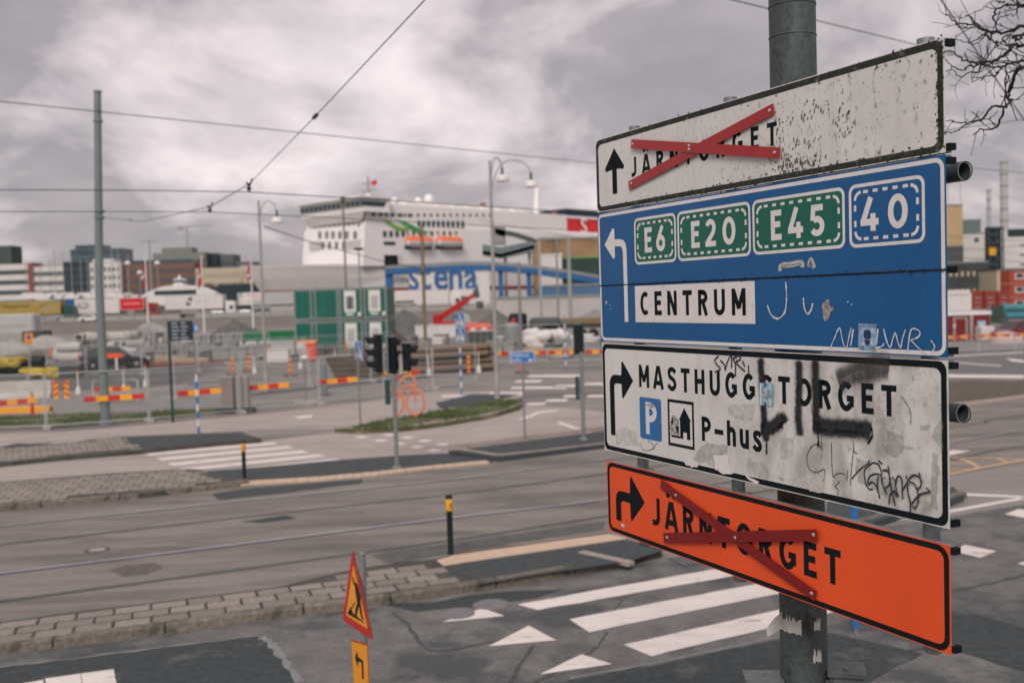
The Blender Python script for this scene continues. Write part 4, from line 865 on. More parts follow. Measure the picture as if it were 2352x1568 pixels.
# peeled sticker band and torn flap
M_peel = mat('peeling white tape', (.50,.49,.45), .8, .2, 20)
def on_pole(pts, r=.1105):
    mb = MB(); 
    return [(r*math.cos(t), r*math.sin(t), z) for t, z in pts]
def pole_patch(t0, t1, z0, z1, amp, name):
    n = 18; mb = MB(); rr = random.Random(int(z0*100))
    top = [z1+rr.uniform(-amp, amp) for _ in range(n+1)]; bot = [z0+rr.uniform(-amp*.3, amp*.3) for _ in range(n+1)]
    V = [(.1105*math.cos(t0+(t1-t0)*i/n), .1105*math.sin(t0+(t1-t0)*i/n), bot[i]) for i in range(n+1)]+[(.1105*math.cos(t0+(t1-t0)*i/n), .1105*math.sin(t0+(t1-t0)*i/n), top[i]) for i in range(n+1)]
    mb.add(V, [(i, i+1, n+2+i, n+1+i) for i in range(n)]); return mb.build(name, M_peel, bp)
b0 = math.radians(-108)   # the side facing the camera
pole_patch(math.radians(-185), math.radians(-110), 2.60, 2.665, .022, 'tape_remains'); pole_patch(math.radians(-80), math.radians(-62), 2.62, 2.665, .016, 'tape_remains'); pole_patch(math.radians(-84), math.radians(-60), 2.47, 2.515, .022, 'tape_remains')
mb = MB(); mb.add([(-.105,-.03,2.61),(-.105,-.03,2.69),(-.15,-.05,2.665),(-.15,-.05,2.595),(-.19,-.06,2.62),(-.185,-.06,2.58)], [(0,1,2,3),(3,2,4,5)]); mb.build('tape_flap', M_peel, bp)
# ================================================================== street furniture near and middle
M_steel = mat('grey galvanised steel', (.23,.245,.245), .5, .15, 5, metal=.35)
M_palepole = mat('pale painted pole', (.30,.295,.28), .55, .12, 3)
M_tpole = mat('grey green tram pole', (.155,.19,.185), .55, .12, 2)
M_sblack = mat('black plastic', (.010,.014,.017), .5, .2, 12, spec=.2)
M_teal = mat('dark teal back panel', (.02,.055,.06), .5, .2, 6)
M_yel = mat('yellow reflective', (.72,.37,.02), .5, .12, 10)
M_yel2 = mat('orange yellow sheeting', (.80,.33,.02), .45, .10, 6)
M_sred = mat('red sheeting', (.50,.028,.02), .45, .12, 6)
M_blues = mat('sign blue', (.02,.16,.46), .5, .12, 6)
M_swhite = mat('sign white', (.66,.63,.61), .6, .08, 6)
M_conc = mat('concrete', (.34,.32,.30), .9, .15, 3, bump=.2)
M_dgrey = mat('dark grey', (.07,.078,.08), .7, .2, 4)
M_lens = mat('signal lens', (.03,.012,.012), .2, .2, 10)
M_wood = mat('weathered wooden pole', (.20,.145,.085), .9, .3, 3, stretch=(6,6,.5))
M_wire = mat('overhead wire', (.02,.028,.028), .5, .2, 5)
M_glass = mat('dark glass', (.03,.038,.042), .12, .15, 2, spec=.6)
M_tyre = mat('tyre rubber', (.018,.018,.019), .85, .2, 12)
M_orangep = mat('orange lacquer', (.72,.20,.085), .5, .1, 5)
def pole_at(u, v): p = G(u, v); return Vector((p.x, p.y, 0)), p.y
# ---- bollards
def bollard(u, v, label):
    p, y = pole_at(u, v); t = thing('bollard', label, 'bollard', p + Vector((0,0,HI if u > 800 else .03)), group='black bollards with yellow heads')
    MB().lathe([(.055,0),(.052,.02),(.047,.03),(.047,.72)], seg=18).build('post', M_sblack, t, smooth=True)
    MB().lathe([(.056,.715),(.058,.72),(.058,.90),(.056,.905)], seg=18).build('band', M_yel, t, smooth=True)
    MB().lathe([(.056,.905),(.056,.94),(.045,.965),(.01,.972)], seg=18).build('cap', M_sblack, t, smooth=True)
    k = MB(); 
    for i in range(4): a = -1.1+i*.22; k.add([(.0595*math.cos(a+d_), .0595*math.sin(a+d_), z) for d_, z in ((-.1,.80),(.1,.80),(0,.85))], [(0,1,2)]) if i == 1 else None
    a = -1.0; k.add([(.0592*math.cos(a+d_), .0592*math.sin(a+d_), z) for d_, z in ((-.25,.76),(.25,.78),(.25,.80),(-.1,.80),(-.1,.84),(-.25,.84))], [(0,1,2,3),(0,3,4,5)]); k.build('arrow_print', M_sblack, t)
    MB().lathe([(.075,-.12),(.075,.004),(.055,.008)], seg=18).build('socket', M_iron, t)
bollard(1036, 1290, 'black bollard with yellow head on the cream strip beside the zebra crossing')
bollard(562, 1107, 'black bollard with yellow head beyond the tram rails')
# ---- road works triangle with arrow plate, on a leaning post
tri = [AT(810,1258,8.25)]
yw = math.radians(27); TD = Vector((-math.sin(yw), math.cos(yw), 0)); TX = -TD; TN = TX.cross(Vector((0,0,1)))
c0 = AT(822,1390,8.2)
rw = bpy.data.objects.new('road_work_sign', None); COL.objects.link(rw)
lean = Matrix.Rotation(math.radians(-2.5), 4, 'Z')
rw.matrix_world = Matrix.Translation(c0) @ Matrix(((TX.x,0,TN.x),(TX.y,0,TN.y),(0,1,0))).to_4x4() @ lean
tag(rw, 'yellow road works triangle with red rim above a yellow left arrow plate', 'road sign')
def tl(u, v):
    d = ray(u, v); t_ = (c0-CO).dot(TN)/d.dot(TN); q = rw.matrix_world.inverted() @ (CO+d*t_); return (q.x, q.y)
def rtri(pts, r, n=5):
    out = []; P = [Vector(p) for p in pts]
    for i in range(3):
        a, b, c = P[i-1], P[i], P[(i+1) % 3]; d1 = (a-b).normalized(); d2 = (c-b).normalized()
        for k in range(n+1):
            t_ = k/n; q = b+d1*r*(1-t_)**2+d2*r*t_**2; out.append((q.x, q.y))
    return out
T3 = [Vector(tl(*p)) for p in ((810,1257),(858,1471),(786,1423))]; cT = (T3[0]+T3[1]+T3[2])/3
sc_ = lambda k: [cT+(p-cT)*k for p in T3]
mb = MB().sheet([(x_, y_, 0) for x_, y_ in rtri(sc_(1), .06)]); mb.build('rim_plate', M_sred, rw)
layer(rw, 'yellow_field', [rtri(sc_(.70), .02)], M_yel2, .002)
layer(rw, 'worker_print', [[tl(*p) for p in q] for q in ([(809,1324),(812,1324),(815,1336),(820,1338),(825,1352),(823,1356),(818,1346),(813,1341)],[(815,1340),(823,1350),(829,1368),(829,1384),(821,1384),(817,1358)],[(821,1384),(829,1382),(833,1412),(837,1423),(832,1421),(828,1408),(825,1390),(819,1420),(815,1416),(817,1398)],[(799,1405),(806,1394),(812,1408),(830,1422),(840,1432),(800,1409)],[(806,1396),(817,1380),(818,1382),(808,1398)])], M_sblack, .003)
layer(rw, 'back_edge', [rtri(sc_(1.0), .06)], M_alu, -.004)
q4 = [tl(*p) for p in ((806,1467),(845,1478),(850,1600),(813,1590))]
layer(rw, 'arrow_plate', [q4], M_sred, .0); cq = sum((Vector(p) for p in q4), Vector((0,0)))/4
layer(rw, 'yellow_field', [[tuple(cq+(Vector(p)-cq)*.93) for p in q4]], M_yel2, .002)
layer(rw, 'arrow_print', [[tl(*p) for p in ((816,1509),(821,1494),(823,1507),(835,1517),(836,1560),(832,1557),(831,1520),(824,1518),(823,1532))]], M_sblack, .003)
pm = MB().tube([(.03,-2.5,-.035),(.03,.45,-.035)], .030, 14); pm.build('post', M_steel, rw, smooth=True)
# ---- traffic signals
def signal_head(parent, loc, rz, n=3, w=.28, dep=.16, pitch=.30, board=None):
    h = n*pitch+.04
    o = MB().bbox((0,0,0),(w,dep,h),.02).build('signal_head', M_sblack, parent, loc=loc, rot=(0,0,rz))
    for i in range(n):
        z = (n-1)*pitch/2-i*pitch
        MB().tube([(0,-dep/2-.001,z),(0,-dep/2-.012,z)], .105, 18).build('lens', M_lens, o)
        mb = MB(); N = 14; R = .118
        for k in range(N+1):
            a = math.radians(-25+230*k/N); c, s = math.cos(a)*R, math.sin(a)*R
            mb.v += [(c, -dep/2, z+s), (c, -dep/2-.24+.07*(1-math.sin(a)), z+s), (c*.93, -dep/2-.24+.07*(1-math.sin(a)), z+s*.93), (c*.93, -dep/2, z+s*.93)]
        for k in range(N):
            for j in range(4): mb.f.append((k*4+j, k*4+(j+1) % 4, (k+1)*4+(j+1) % 4, (k+1)*4+j))
        mb.build('visor', M_sblack, o, smooth=True)
    MB().box((0,.0,h/2+.012),(w*.96,dep*.96,.02)).build('top_highlight', M_palepole, o)  # pale slab paints the bright highlight on top of the black housing
    if board: MB().box((0,.0,0),(w+board,.01,h+board)).build('backboard', M_teal, o)
    return o
p, y = pole_at(912, 1077); s_ = y/FPX
t = thing('traffic_signal', 'grey signal pole with three black traffic light heads beyond the tram rails', 'traffic light', p+Vector((0,0,.03)))
MB().tube([(0,0,-.02),(0,0,2.33)], .055, 16).build('pole', M_steel, t, smooth=True)
MB().lathe([(.13,-.01),(.13,.03),(.07,.06)], seg=16).build('base', M_steel, t, smooth=True)
signal_head(t, (-.36,-.10,2.90), math.radians(-65), 3)
signal_head(t, (-.05,.08,2.83), math.radians(150), 3)
signal_head(t, (.33,.05,2.78), math.radians(115), 2, pitch=.33)
MB().box((-.15,-.0,2.87),(.05,.05,1.0)).build('back_bar', M_steel, t)
mb = MB().tube([(-.30,0,2.36),(.05,0,2.34),(.36,0,2.36),(.40,0,2.44)], .03, 10); mb.tube([(.2,-.05,2.36),(.2,-.05,2.40),(.2,-.05,2.86)], [.09,.055,.04], 10); mb.build('arm', M_palepole, t, smooth=True)
MB().box((-.36,-.1,2.415),(.22,.12,.06)).build('bracket', M_steel, t)
MB().bbox((-.17,.02,1.92),(.12,.2,.62),.02).build('pedestrian_head', M_teal, t)
MB().bbox((-.24,-.06,2.40),(.14,.1,.09),.01).build('yellow_tag', M_yel, t)
p, y = pole_at(1341, 1019)
t = thing('traffic_signal', 'single traffic light seen from behind on the kerbed traffic island', 'traffic light', p+Vector((0,0,HI)))
MB().tube([(0,0,-.02),(0,0,2.5)], .058, 16).build('pole', M_steel, t, smooth=True); MB().lathe([(.13,-.01),(.13,.03),(.07,.06)], seg=16).build('base', M_steel, t)
signal_head(t, (-.06,.12,2.86), math.radians(170), 3, w=.22, pitch=.27, board=.09)
MB().bbox((-.14,.0,1.48),(.11,.16,.66),.02).build('pedestrian_head', M_teal, t)
MB().box((-.05,.05,2.41),(.25,.08,.05)).build('bracket', M_steel, t)
# ---- pedestrian crossing signs
def crossing_sign(parent, z, s=.62, rz=0, dy=-.05):
    o = MB().bbox((0,0,0),(s,s,.012),.03).build('sign_face', M_swhite, parent, loc=(math.sin(rz)*-dy*-1, math.cos(rz)*dy, z), rot=(math.pi/2,0,rz))
    k = s/2*.93; layer(o, 'blue_field', [rrect(-k,-k,k,k,.03)], M_blues, .0075)
    layer(o, 'white_triangle', [[(-s*.42,-s*.36),(s*.42,-s*.36),(0,s*.42)]], M_swhite, .0095)
    layer(o, 'walker_print', [arc(.01,.10,.03,.03,0,330,8),[(-.03,.07),(.04,.07),(.045,-.06),(-.035,-.06)],[(-.035,-.06),(.0,-.06),(-.06,-.2),(-.10,-.2)],[(.0,-.06),(.045,-.06),(.11,-.2),(.075,-.2)],[(-.17,-.20),(-.12,-.20),(-.13,-.16),(-.165,-.16)]], M_sblack, .011)
    return o
def striped_pole(u, v, zt, stripe0, stripe1, label, signs, rz, hb=0.0, seg=.19, group=None, green=False, r=.038):
    p, y = pole_at(u, v); t = thing('crossing_sign', label, 'road sign', p+Vector((0,0,hb)), group=group)
    MB().tube([(0,0,-.02),(0,0,zt)], r*.8, 12).build('pole', M_steel, t, smooth=True)
    z = stripe0; i = 0
    while z < stripe1:
        MB().lathe([(r,z),(r,min(z+seg,stripe1))], seg=12).build('pole_band', M_blues if i % 2 == 0 else M_swhite, t); z += seg; i += 1
    for q in signs: crossing_sign(t, q, .64, rz)
    if green: MB().box((.2*math.cos(rz)+.05,.10,signs[0]),(.30,.02,.72),rz).build('back_panel', M_dgrey, t)
    return t
striped_pole(457, 1008, 3.1, .05, 1.95, 'crossing sign on a blue and white banded pole beside the black finger board', [2.72], math.radians(-72), HI, .24)
striped_pole(828, 982, 2.85, 9, 9, 'crossing sign on a plain grey pole in front of the green site cabins', [2.6], math.radians(-58), 0, green=True)
striped_pole(1060, 906, 3.7, .05, 2.1, 'two stacked crossing signs on a banded pole behind the grass island', [2.65,3.30], math.radians(-45), 0, .26, green=True)
striped_pole(1300, 852, 3.1, .05, 2.9, 'slim blue and white banded pole by the crowd barriers', [], 0, 0, .26)
striped_pole(1966, 1452, 2.9, .06, 2.3, 'banded blue and white crossing pole half hidden behind the orange sign', [2.6], math.radians(-60), 0, .22)
# ---- blue street name sign
p, y = pole_at(1206, 1018); t = thing('street_name_sign', 'small blue direction sign with white lettering on a thin pole on the traffic island', 'road sign', p+Vector((0,0,HI)))
MB().tube([(0,0,-.02),(0,0,2.55)], .03, 12).build('pole', M_steel, t, smooth=True)
o = MB().box((0,-.05,2.38),(.70,.02,.32)).build('sign_face', M_swhite, t); MB().box((0,-.062,2.38),(.665,.006,.29)).build('blue_field', M_blues, o)
text_mesh('Högbergs-', .155, M_swhite, 'lettering', o, frame((-.31,-.068,2.40),(1,0,0)), 'LEFT', .82); text_mesh('leden', .155, M_swhite, 'lettering', o, frame((-.31,-.068,2.265),(1,0,0)), 'LEFT', .82)
layer_m = MB(); layer_m.add([(.17+a,-.068,2.26+b) for a, b in arc(.05,0,.055,.075,0,180,8)], [tuple(range(9))]); layer_m.build('symbol', M_swhite, o)
# ---- black pedestrian finger board
p, y = pole_at(397, 970); t = thing('information_sign', 'black information board with white lines of text on a black post by the wire fence', 'sign', p)
MB().tube([(0,0,-.02),(0,0,3.75)], .05, 14).build('post', M_teal, t, smooth=True)
o = MB().box((.47,-.03,3.38),(.86,.05,.72)).build('board', mat('navy board', (.006,.016,.024), .5, .2, 6), t)
for i in range(5):
    z = 3.66-i*.135; MB().box((.47,-.056,z-.045),(.84,.004,.012)).build('board_rule', M_dgrey, o)
    for k, w in ((.17, .22+.1*((i*7) % 3)/3), (.56, .18+.12*((i*5) % 3)/3)): MB().box((.08+k*.86+w/2-.1,-.058,z+.0),(w,.004,.045)).build('text_line', mat('grey lettering', (.35,.38,.42), .7, .2, 20), o)
MB().add([(.90,-.02,3.30),(1.0,-.02,3.30),(1.13,-.02,3.45),(1.0,-.02,3.62),(.90,-.02,3.62)], [(0,1,2,3,4)]).build('arrow_blade', M_blues, t)
MB().add([(.95,-.03,3.36),(1.0,-.03,3.36),(1.08,-.03,3.45),(1.0,-.03,3.56),(.95,-.03,3.56),(1.02,-.03,3.45)], [(0,1,2,5),(5,2,3,4)]).build('arrow_print', M_swhite, t)
# ---- tram pole with span wire fittings
p, y = pole_at(243, 975); TP = p; t = thing('tram_pole', 'tall grey green tram wire pole standing in the gravel verge', 'pole', p)
lean_ = -.28
MB().tube([(0,0,0),(-lean_*.0,0,5),(-lean_,0,12.1)], [.165,.15,.125], 24).build('shaft', M_tpole, t, smooth=True)
for z in (11.05, 7.55, 7.78): MB().lathe([(.15,z),(.165,z+.01),(.165,z+.09),(.15,z+.1)], (-lean_*(z-3)/9,0,0), 20).build('collar', M_tpole, t)
MB().lathe([(.13,12.1),(.145,12.12),(.145,12.2),(.02,12.22)], (-lean_,0,0), 20).build('cap', M_tpole, t)
MB().lathe([(.26,0),(.26,.05),(.18,.1),(.175,1.2),(.165,1.22)], seg=20).build('base', M_tpole, t)
# ---- street lamps
M_shade = mat('white lamp shade', (.70,.66,.64), .35, .05, 4)
def lamp(u, v, zt, arms, label, dx=.0):
    p, y = pole_at(u, v); t = thing('street_lamp', label, 'street lamp', p)
    MB().tube([(0,0,0),(dx*.5,0,zt*.5),(dx,0,zt)], [.085,.075,.055], 16).build('pole', M_palepole, t, smooth=True)
    MB().lathe([(.12,0),(.12,.9),(.085,1.0)], seg=16).build('base', M_palepole, t, smooth=True)
    for (ex, ey, z0, zp, ze) in arms:
        pts = []
        for k in range(13):
            a = math.pi*(1-k/12*.97); pts.append((dx+ex*.5*(1+math.cos(a)), ey*.5*(1+math.cos(a)), (z0 if k < 6 else ze)+(zp-(z0 if k < 6 else ze))*math.sin(a)))
        o = MB().tube(pts, .027, 10).build('arm', M_palepole, t, smooth=True)
        e_ = Vector(pts[-1])
        MB().lathe([(.02,.0),(.05,-.02),(.06,-.10),(.045,-.12),(.05,-.2),(.085,-.30),(.075,-.32)], (e_.x,e_.y,e_.z), 14).build('lamp_neck', M_teal, o, smooth=True)
        MB().lathe([(.08,-.31),(.18,-.34),(.255,-.42),(.285,-.52),(.29,-.60),(.27,-.605),(.02,-.60)], (e_.x,e_.y,e_.z), 20).build('lamp_shade', M_shade, o, smooth=True)
lamp(612, 900, 9.3, [(.88,-.1,8.1,9.25,8.75)], 'single arm street lamp with white bell shade in front of the ferry bow', 0.0)
lamp(1142, 915, 9.95, [(1.70,-.1,8.3,9.95,9.35),(.5,.9,8.4,10.15,9.75)], 'double arm street lamp with two white bell shades in front of the ferry', 0.0)
# ---- other poles
def plain_pole(u, v, vt, r, m_, name, label, extra=None, y0=None, cat='pole'):
    if y0: b = AT(u, v, y0); p = Vector((b.x, b.y, 0)); y = y0
    else: p, y = pole_at(u, v)
    zt = (CAMH + 0) + 0
    top = AT(u, vt, y).z
    t = thing(name, label, cat, p); MB().tube([(0,0,0),(0,0,top)], [r, r*.85], 12).build('pole', m_, t, smooth=True)
    if extra: extra(t, top)
    return t
plain_pole(978, 806, 515, .15, M_wood, 'wooden_pole', 'brown wooden pole standing in front of the blue ramp letters', lambda t, z: MB().box((-.1,-.1,z*.62),(.35,.2,.3)).build('junction_box', M_dgrey, t))
plain_pole(1198, 835, 605, .10, M_steel, 'steel_pole', 'plain grey steel pole behind the telehandler', lambda t, z: MB().lathe([(.11,z),(.11,z+.06),(.02,z+.08)], seg=12).build('cap', M_steel, t))
plain_pole(795, 664, 456, .14, mat('rust brown mast', (.20,.16,.13), .8, .2, 1), 'mast', 'slender brown mast with a dark head in front of the ferry bridge', lambda t, z: MB().box((0,0,z-.2),(.5,.4,.9)).build('mast_head', M_dgrey, t), y0=125)
plain_pole(827, 664, 572, .11, M_steel, 'mast', 'short grey mast with a floodlight before the ferry hull', lambda t, z: MB().box((.0,0,z),(1.1,.5,.3)).build('floodlight', M_sblack, t), y0=125)
plain_pole(1280, 640, 545, .16, M_steel, 'steel_pole', 'thin pale post right of the gangway', lambda t, z: MB().box((0,0,z),(.5,.3,.3)).build('fitting', M_dgrey, t), y0=150)
plain_pole(1308, 640, 545, .3, M_palepole, 'portal_frame', 'pale steel portal left of the direction signs', lambda t, z: (MB().box((-2.1,0,z),(4.6,.35,.35)).build('beam', M_palepole, t), MB().box((-4.4,0,z/2),(.35,.35,z)).build('leg', M_palepole, t)), y0=150)
# ---- orange bicycle stand
p, y = pole_at(940, 965); t = thing('bicycle_stand', 'orange bicycle shaped stand on the grass island', 'bicycle stand', p+Vector((0,0,.10)), math.radians(-6))
k = y/FPX
def ring(cx, cz, rx, rz, a0=0, a1=360, n=26): return [(cx+rx*math.cos(math.radians(a0+(a1-a0)*i/n)), 0, cz+rz*math.sin(math.radians(a0+(a1-a0)*i/n))) for i in range(n+1)]
W1x, W2x, R_x, R_z, zc = -.50, .24, .315, .44, .54
MB().tube(ring(W1x, zc, R_x, R_z, 120, -75), .038, 10).build('rear_wheel', M_orangep, t, smooth=True)
MB().tube(ring(W2x, zc, R_x, R_z), .038, 10, cap=False).build('front_wheel', M_orangep, t, smooth=True)
MB().tube([(W1x+.05,0,.55),(W1x+.22,0,.85),(W1x+.31,0,1.08),(W1x+.30,0,1.30)], .035, 10).build('seat_tube', M_orangep, t, smooth=True)
MB().tube([(W1x+.30,0,1.10),(W2x+.02,0,1.13)], .038, 10).build('top_tube', M_orangep, t, smooth=True)
MB().tube([(W2x,0,.55),(W2x,0,.9),(W2x+.02,0,1.25),(W2x-.03,0,1.42),(W2x-.12,0,1.47),(W2x-.20,0,1.44)], .038, 10).build('fork', M_orangep, t, smooth=True)
MB().bbox((W1x+.30,0,1.33),(.22,.12,.07),.02).build('saddle', M_orangep, t)
for x_ in (W1x+.05, W2x): MB().box((x_,0,.06),(.12,.12,.14), taper=.7).build('foot', M_orangep, t)
MB().box((W1x+.1,0,-.0),(.5,.25,.06)).build('footing', M_conc, t)
# ---- overhead wires
def wire(pts, r, label, name='overhead_wire', group='overhead tram wires'):
    o = MB().tube(pts, r, 6).build(name, M_wire, None); return tag(o, label, 'wire', group)
H1 = 6.27
def wpx(pts, h): return [G(u, v, h) for u, v in pts]
wA = wpx([(-500,431),(0,436),(300,437),(572,441),(900,461),(1370,490),(1800,517),(2600,570)], H1); wB = wpx([(-500,487),(0,486),(300,486),(482,487),(800,502),(1370,531),(1800,553),(2600,596)], H1)
wire(wA, .009, 'upper of the two dark contact wires above the tram lane'); wire(wB, .009, 'lower of the two dark contact wires above the tram lane')
wire(wpx([(-300,202),(0,233),(240,258),(1370,375),(1800,420)], 9.2), .012, 'thin grey wire crossing high behind the tram pole')
wire([AT(1600,-20,16), AT(2140,112,24), AT(2700,250,32)], .010, 'thin wire passing behind the top of the white sign')
wire([AT(2120,-60,14), AT(2352,275,17), AT(2600,640,20)], .011, 'wire slanting down through the bare branches')
wire([AT(2000,322,20), AT(2352,275,20), AT(2700,228,20)], .007, 'thin wire behind the lowest bare twigs')
wire([AT(2000,365,40), AT(2352,397,40), AT(2700,430,40)], .012, 'thin wire in front of the tall chimney')
wire([AT(606,520,48), AT(720,558,70), AT(880,600,90), AT(1100,640,110)], .03, 'slack cable running down from the single lamp')
wire([AT(1100,505,60), AT(1400,560,60), AT(2100,585,60), AT(2500,612,60)], .014, 'slack feeder wire in front of the ferry funnel')
wire([AT(2100,566,60), AT(2260,572,60), AT(2500,548,60)], .014, 'thin wires crossing in front of the tan building')
# span wire from the tram pole over both tracks to the sign pole
hB = G(482,486,H1)+Vector((0,0,.10)); hA = G(572,440,H1)+Vector((0,0,.13)); ins = AT(662,352,14.0)
endp = Vector((POLE.x, POLE.y, 7.25)); st_ = TP+Vector((-.1,0,7.65))
m1 = st_+(hB-st_)*.55+Vector((0,0,-.25))
insP = hA+(endp-hA)*.36+Vector((0,0,-.03))
sp = thing('span_wire', 'slanting span wire hung from the tram pole over both contact wires', 'wire', (0,0,0))
MB().tube([st_, m1, hB, hA], .009, 6).build('cable', M_wire, sp); MB().tube([hA, insP, endp], .006, 6).build('cable', M_wire, sp)
for h_ in (hB, hA):
    MB().lathe([(.005,.02),(.03,.0),(.03,-.02),(.012,-.04),(.05,-.06),(.05,-.08),(.02,-.10),(.04,-.12)], h_, 10).build('hanger', M_wire, sp, smooth=True)
    MB().tube([h_+Vector((-.05,-.02,.03)), h_+Vector((.03,.0,.0)), h_+Vector((.08,-.05,.09))], .018, 6).build('clamp', M_wire, sp)
for c_, d_ in ((insP, (endp-hA).normalized()), (st_+(m1-st_)*.8, (m1-st_).normalized())):
    MB().tube([c_-d_*.14, c_-d_*.06, c_, c_+d_*.06, c_+d_*.14], [.012,.03,.018,.03,.012], 8).build('insulator', M_wire, sp, smooth=True)
# ---- bare tree at the right edge
M_bark = mat('dark bark', (.028,.026,.024), .9, .4, 14)
def cb(x, y): return (2067.2+x*.2564, y*.2564)
tr = thing('bare_tree', 'bare tree with dark twigs reaching in beside the white sign', 'tree', (6.9,7.6,0))
TO = Vector((6.9,7.6,0)); rT = random.Random(21)
limbs = []; 
def limb(pts, r0, r1, base_y=7.0, jitter=.10):
    P = []
    for i, (x_, y_) in enumerate(pts):
        u, v = cb(x_, y_); P.append(AT(u, v, base_y+.25*math.sin(i*1.3+base_y*7))-TO)
    return P, r0, r1
raw = [([(1250,240),(1060,245),(990,290),(860,295),(770,280),(700,235),(620,150),(590,140)], .016,.005, 7.0),([(770,280),(720,245),(640,220),(545,215),(500,200),(440,150),(400,125)], .010,.003, 7.0),
 ([(1250,385),(1100,410),(1010,400),(990,440),(920,500),(830,550),(750,555),(660,565),(600,540),(530,520),(460,465),(400,465)], .020,.004, 7.3),([(750,555),(690,590),(600,600),(560,625),(470,605),(440,560),(400,520)], .010,.003, 7.3),
 ([(1250,550),(1100,555),(1000,565),(910,600),(800,600),(740,580),(690,650),(640,650),(545,690),(480,640),(400,640)], .012,.003, 6.8),([(1250,585),(1110,605),(1060,620),(1020,720),(970,860),(985,920),(940,960),(890,1100),(820,1160),(720,1160),(660,1205)], .018,.005, 6.7),
 ([(940,960),(830,960),(750,1050),(690,1085),(590,1110),(540,1150),(490,1185),(405,1180)], .011,.003, 6.7),([(590,1110),(490,1100),(450,1075),(410,1090)], .006,.003, 6.7),([(1250,60),(1100,55),(1000,50),(950,45),(870,90),(840,150),(860,210),(870,270),(890,285)], .010,.006, 7.1),([(940,20),(900,25),(860,10),(820,-30)], .007,.003, 7.1),
 ([(1250,-60),(1111,50),(1060,20),(1030,-20)], .010,.006, 7.0),([(770,290),(800,350),(850,370),(930,370),(990,300)], .007,.005, 7.0),([(910,600),(870,660),(830,680),(760,690),(740,715),(690,700),(650,680)], .007,.003, 6.8),([(640,385),(600,385),(540,360),(450,350)], .005,.003, 7.2),([(640,385),(720,330),(770,300)], .005,.005, 7.2),([(1020,320),(1060,360),(1111,300),(1250,200)], .010,.010, 7.0),
 ([(990,440),(960,400),(930,350),(970,310)], .008,.006, 7.2),([(850,370),(880,430),(950,450)], .006,.004, 7.2),([(870,180),(910,150),(960,140),(1010,140)], .005,.003, 7.1),([(540,215),(530,160),(560,120)], .004,.002, 7.0),([(1060,620),(1000,640),(980,660),(950,620)], .006,.003, 6.8)]
L_all = []
for pts, r0, r1, by in raw:
    P, a, b = limb(pts, r0, r1, by); P = smoothpts(P, 4); P = [p+Vector((rT.uniform(-.008,.008),rT.uniform(-.02,.02),rT.uniform(-.008,.008))) for p in P]
    n = len(P); rs = [.8*(a+(b-a)*i/(n-1)) for i in range(n)]; MB().tube(P, rs, 6).build('branch', M_bark, tr, smooth=True); L_all.append((P, rs))
tw = MB()
for P, rs in L_all:
    acc = 0
    for i in range(2, len(P)-1):
        if rT.random() < .74: continue
        d = (P[i+1]-P[i-1]).normalized(); side = Vector((rT.uniform(-1,1), rT.uniform(-.6,.6), rT.uniform(-1,1))); side = (side-d*side.dot(d)).normalized()
        q = [P[i]]; dd = (d*.5+side).normalized(); L0 = rT.uniform(.05,.16)
        for k in range(3): dd = (dd+Vector((rT.uniform(-.5,.5),rT.uniform(-.3,.3),rT.uniform(-.35,.5)))).normalized(); q.append(q[-1]+dd*L0/2.2)
        r_ = min(rs[i]*.55,.0045); tw.tube(q, [r_, r_*.8, r_*.7, r_*.75], 5)
        if rT.random() < .7:
            e2 = [q[1], q[1]+(side-d*.3)*L0*.3+Vector((0,0,.02)), q[1]+(side-d*.2)*L0*.5+Vector((0,0,.05))]; tw.tube(e2, [r_*.8,r_*.65,r_*.7], 5)
tw.build('twigs', M_bark, tr)['kind'] = 'stuff'
MB().tube([(0,0,0),(.05,0,2),(-.05,.1,4),(-.3,.0,5.2),(-.55,-.3,6.2),(-.6,-.4,7.5)], [.22,.19,.16,.12,.09,.05], 14).build('trunk', M_bark, tr, smooth=True)
for (P, rs), z in zip([L_all[i] for i in (0,2,4,5,8,10,15)], (5.6,5.4,4.9,4.8,6.2,6.6,6.0)):
    a = P[0]; MB().tube([a, a*.5+Vector((-.4,-.2,z))*.5+Vector((0,0,.08)), Vector((-.42,-.2,z))], [rs[0],.028,.045], 7).build('branch', M_bark, tr, smooth=True)
# ================================================================== building site and vehicles
def gnd(u, v): p = G(u, v); return Vector((p.x, p.y, 0))
# ---- wire mesh fence panels
M_fence = mat('galvanised fence wire', (.42,.435,.435), .5, .15, 5, metal=.2)
def make_panel(w=3.4, h=2.0):
    t = thing('mesh_fence', 'temporary wire mesh fence panel along the edge of the building site', 'fence panel', (0,0,0), group='wire fence panels round the site')
    r = .024; z0, z1 = .14, h
    for a, b in (((-w/2,0,z0-.1),(-w/2,0,z1)),((w/2,0,z0-.1),(w/2,0,z1))): MB().tube([a, b], r, 8).build('post', M_fence, t)
    for z in (z0, z1): MB().tube([(-w/2,0,z),(w/2,0,z)], r*.8, 8).build('rail', M_fence, t)
    mb = MB()
    for i in range(1, int(w/.13)): x_ = -w/2+i*.13; mb.box((x_,0,(z0+z1)/2),(.004,.004,z1-z0))
    for i in range(1, 8): mb.box((0,.004,z0+(z1-z0)*i/8),(w,.004,.004))
    mb.build('wire_mesh', M_fence, t)['kind'] = 'stuff'
    return t
def make_foot():
    t = thing('concrete_block', 'concrete block foot under the wire fence', 'block', (0,0,0), group='concrete fence feet')
    mb = MB().bbox((0,0,.07),(.24,.72,.14),.03); mb.build('block', M_conc, t)
    for y_ in (-.2,0,.2): MB().lathe([(.03,.141),(.03,.145)], (0,y_,0), 8).build('socket', M_dgrey, t)
    return t
panel0, foot0 = make_panel(), make_foot(); used_p = [False, False]
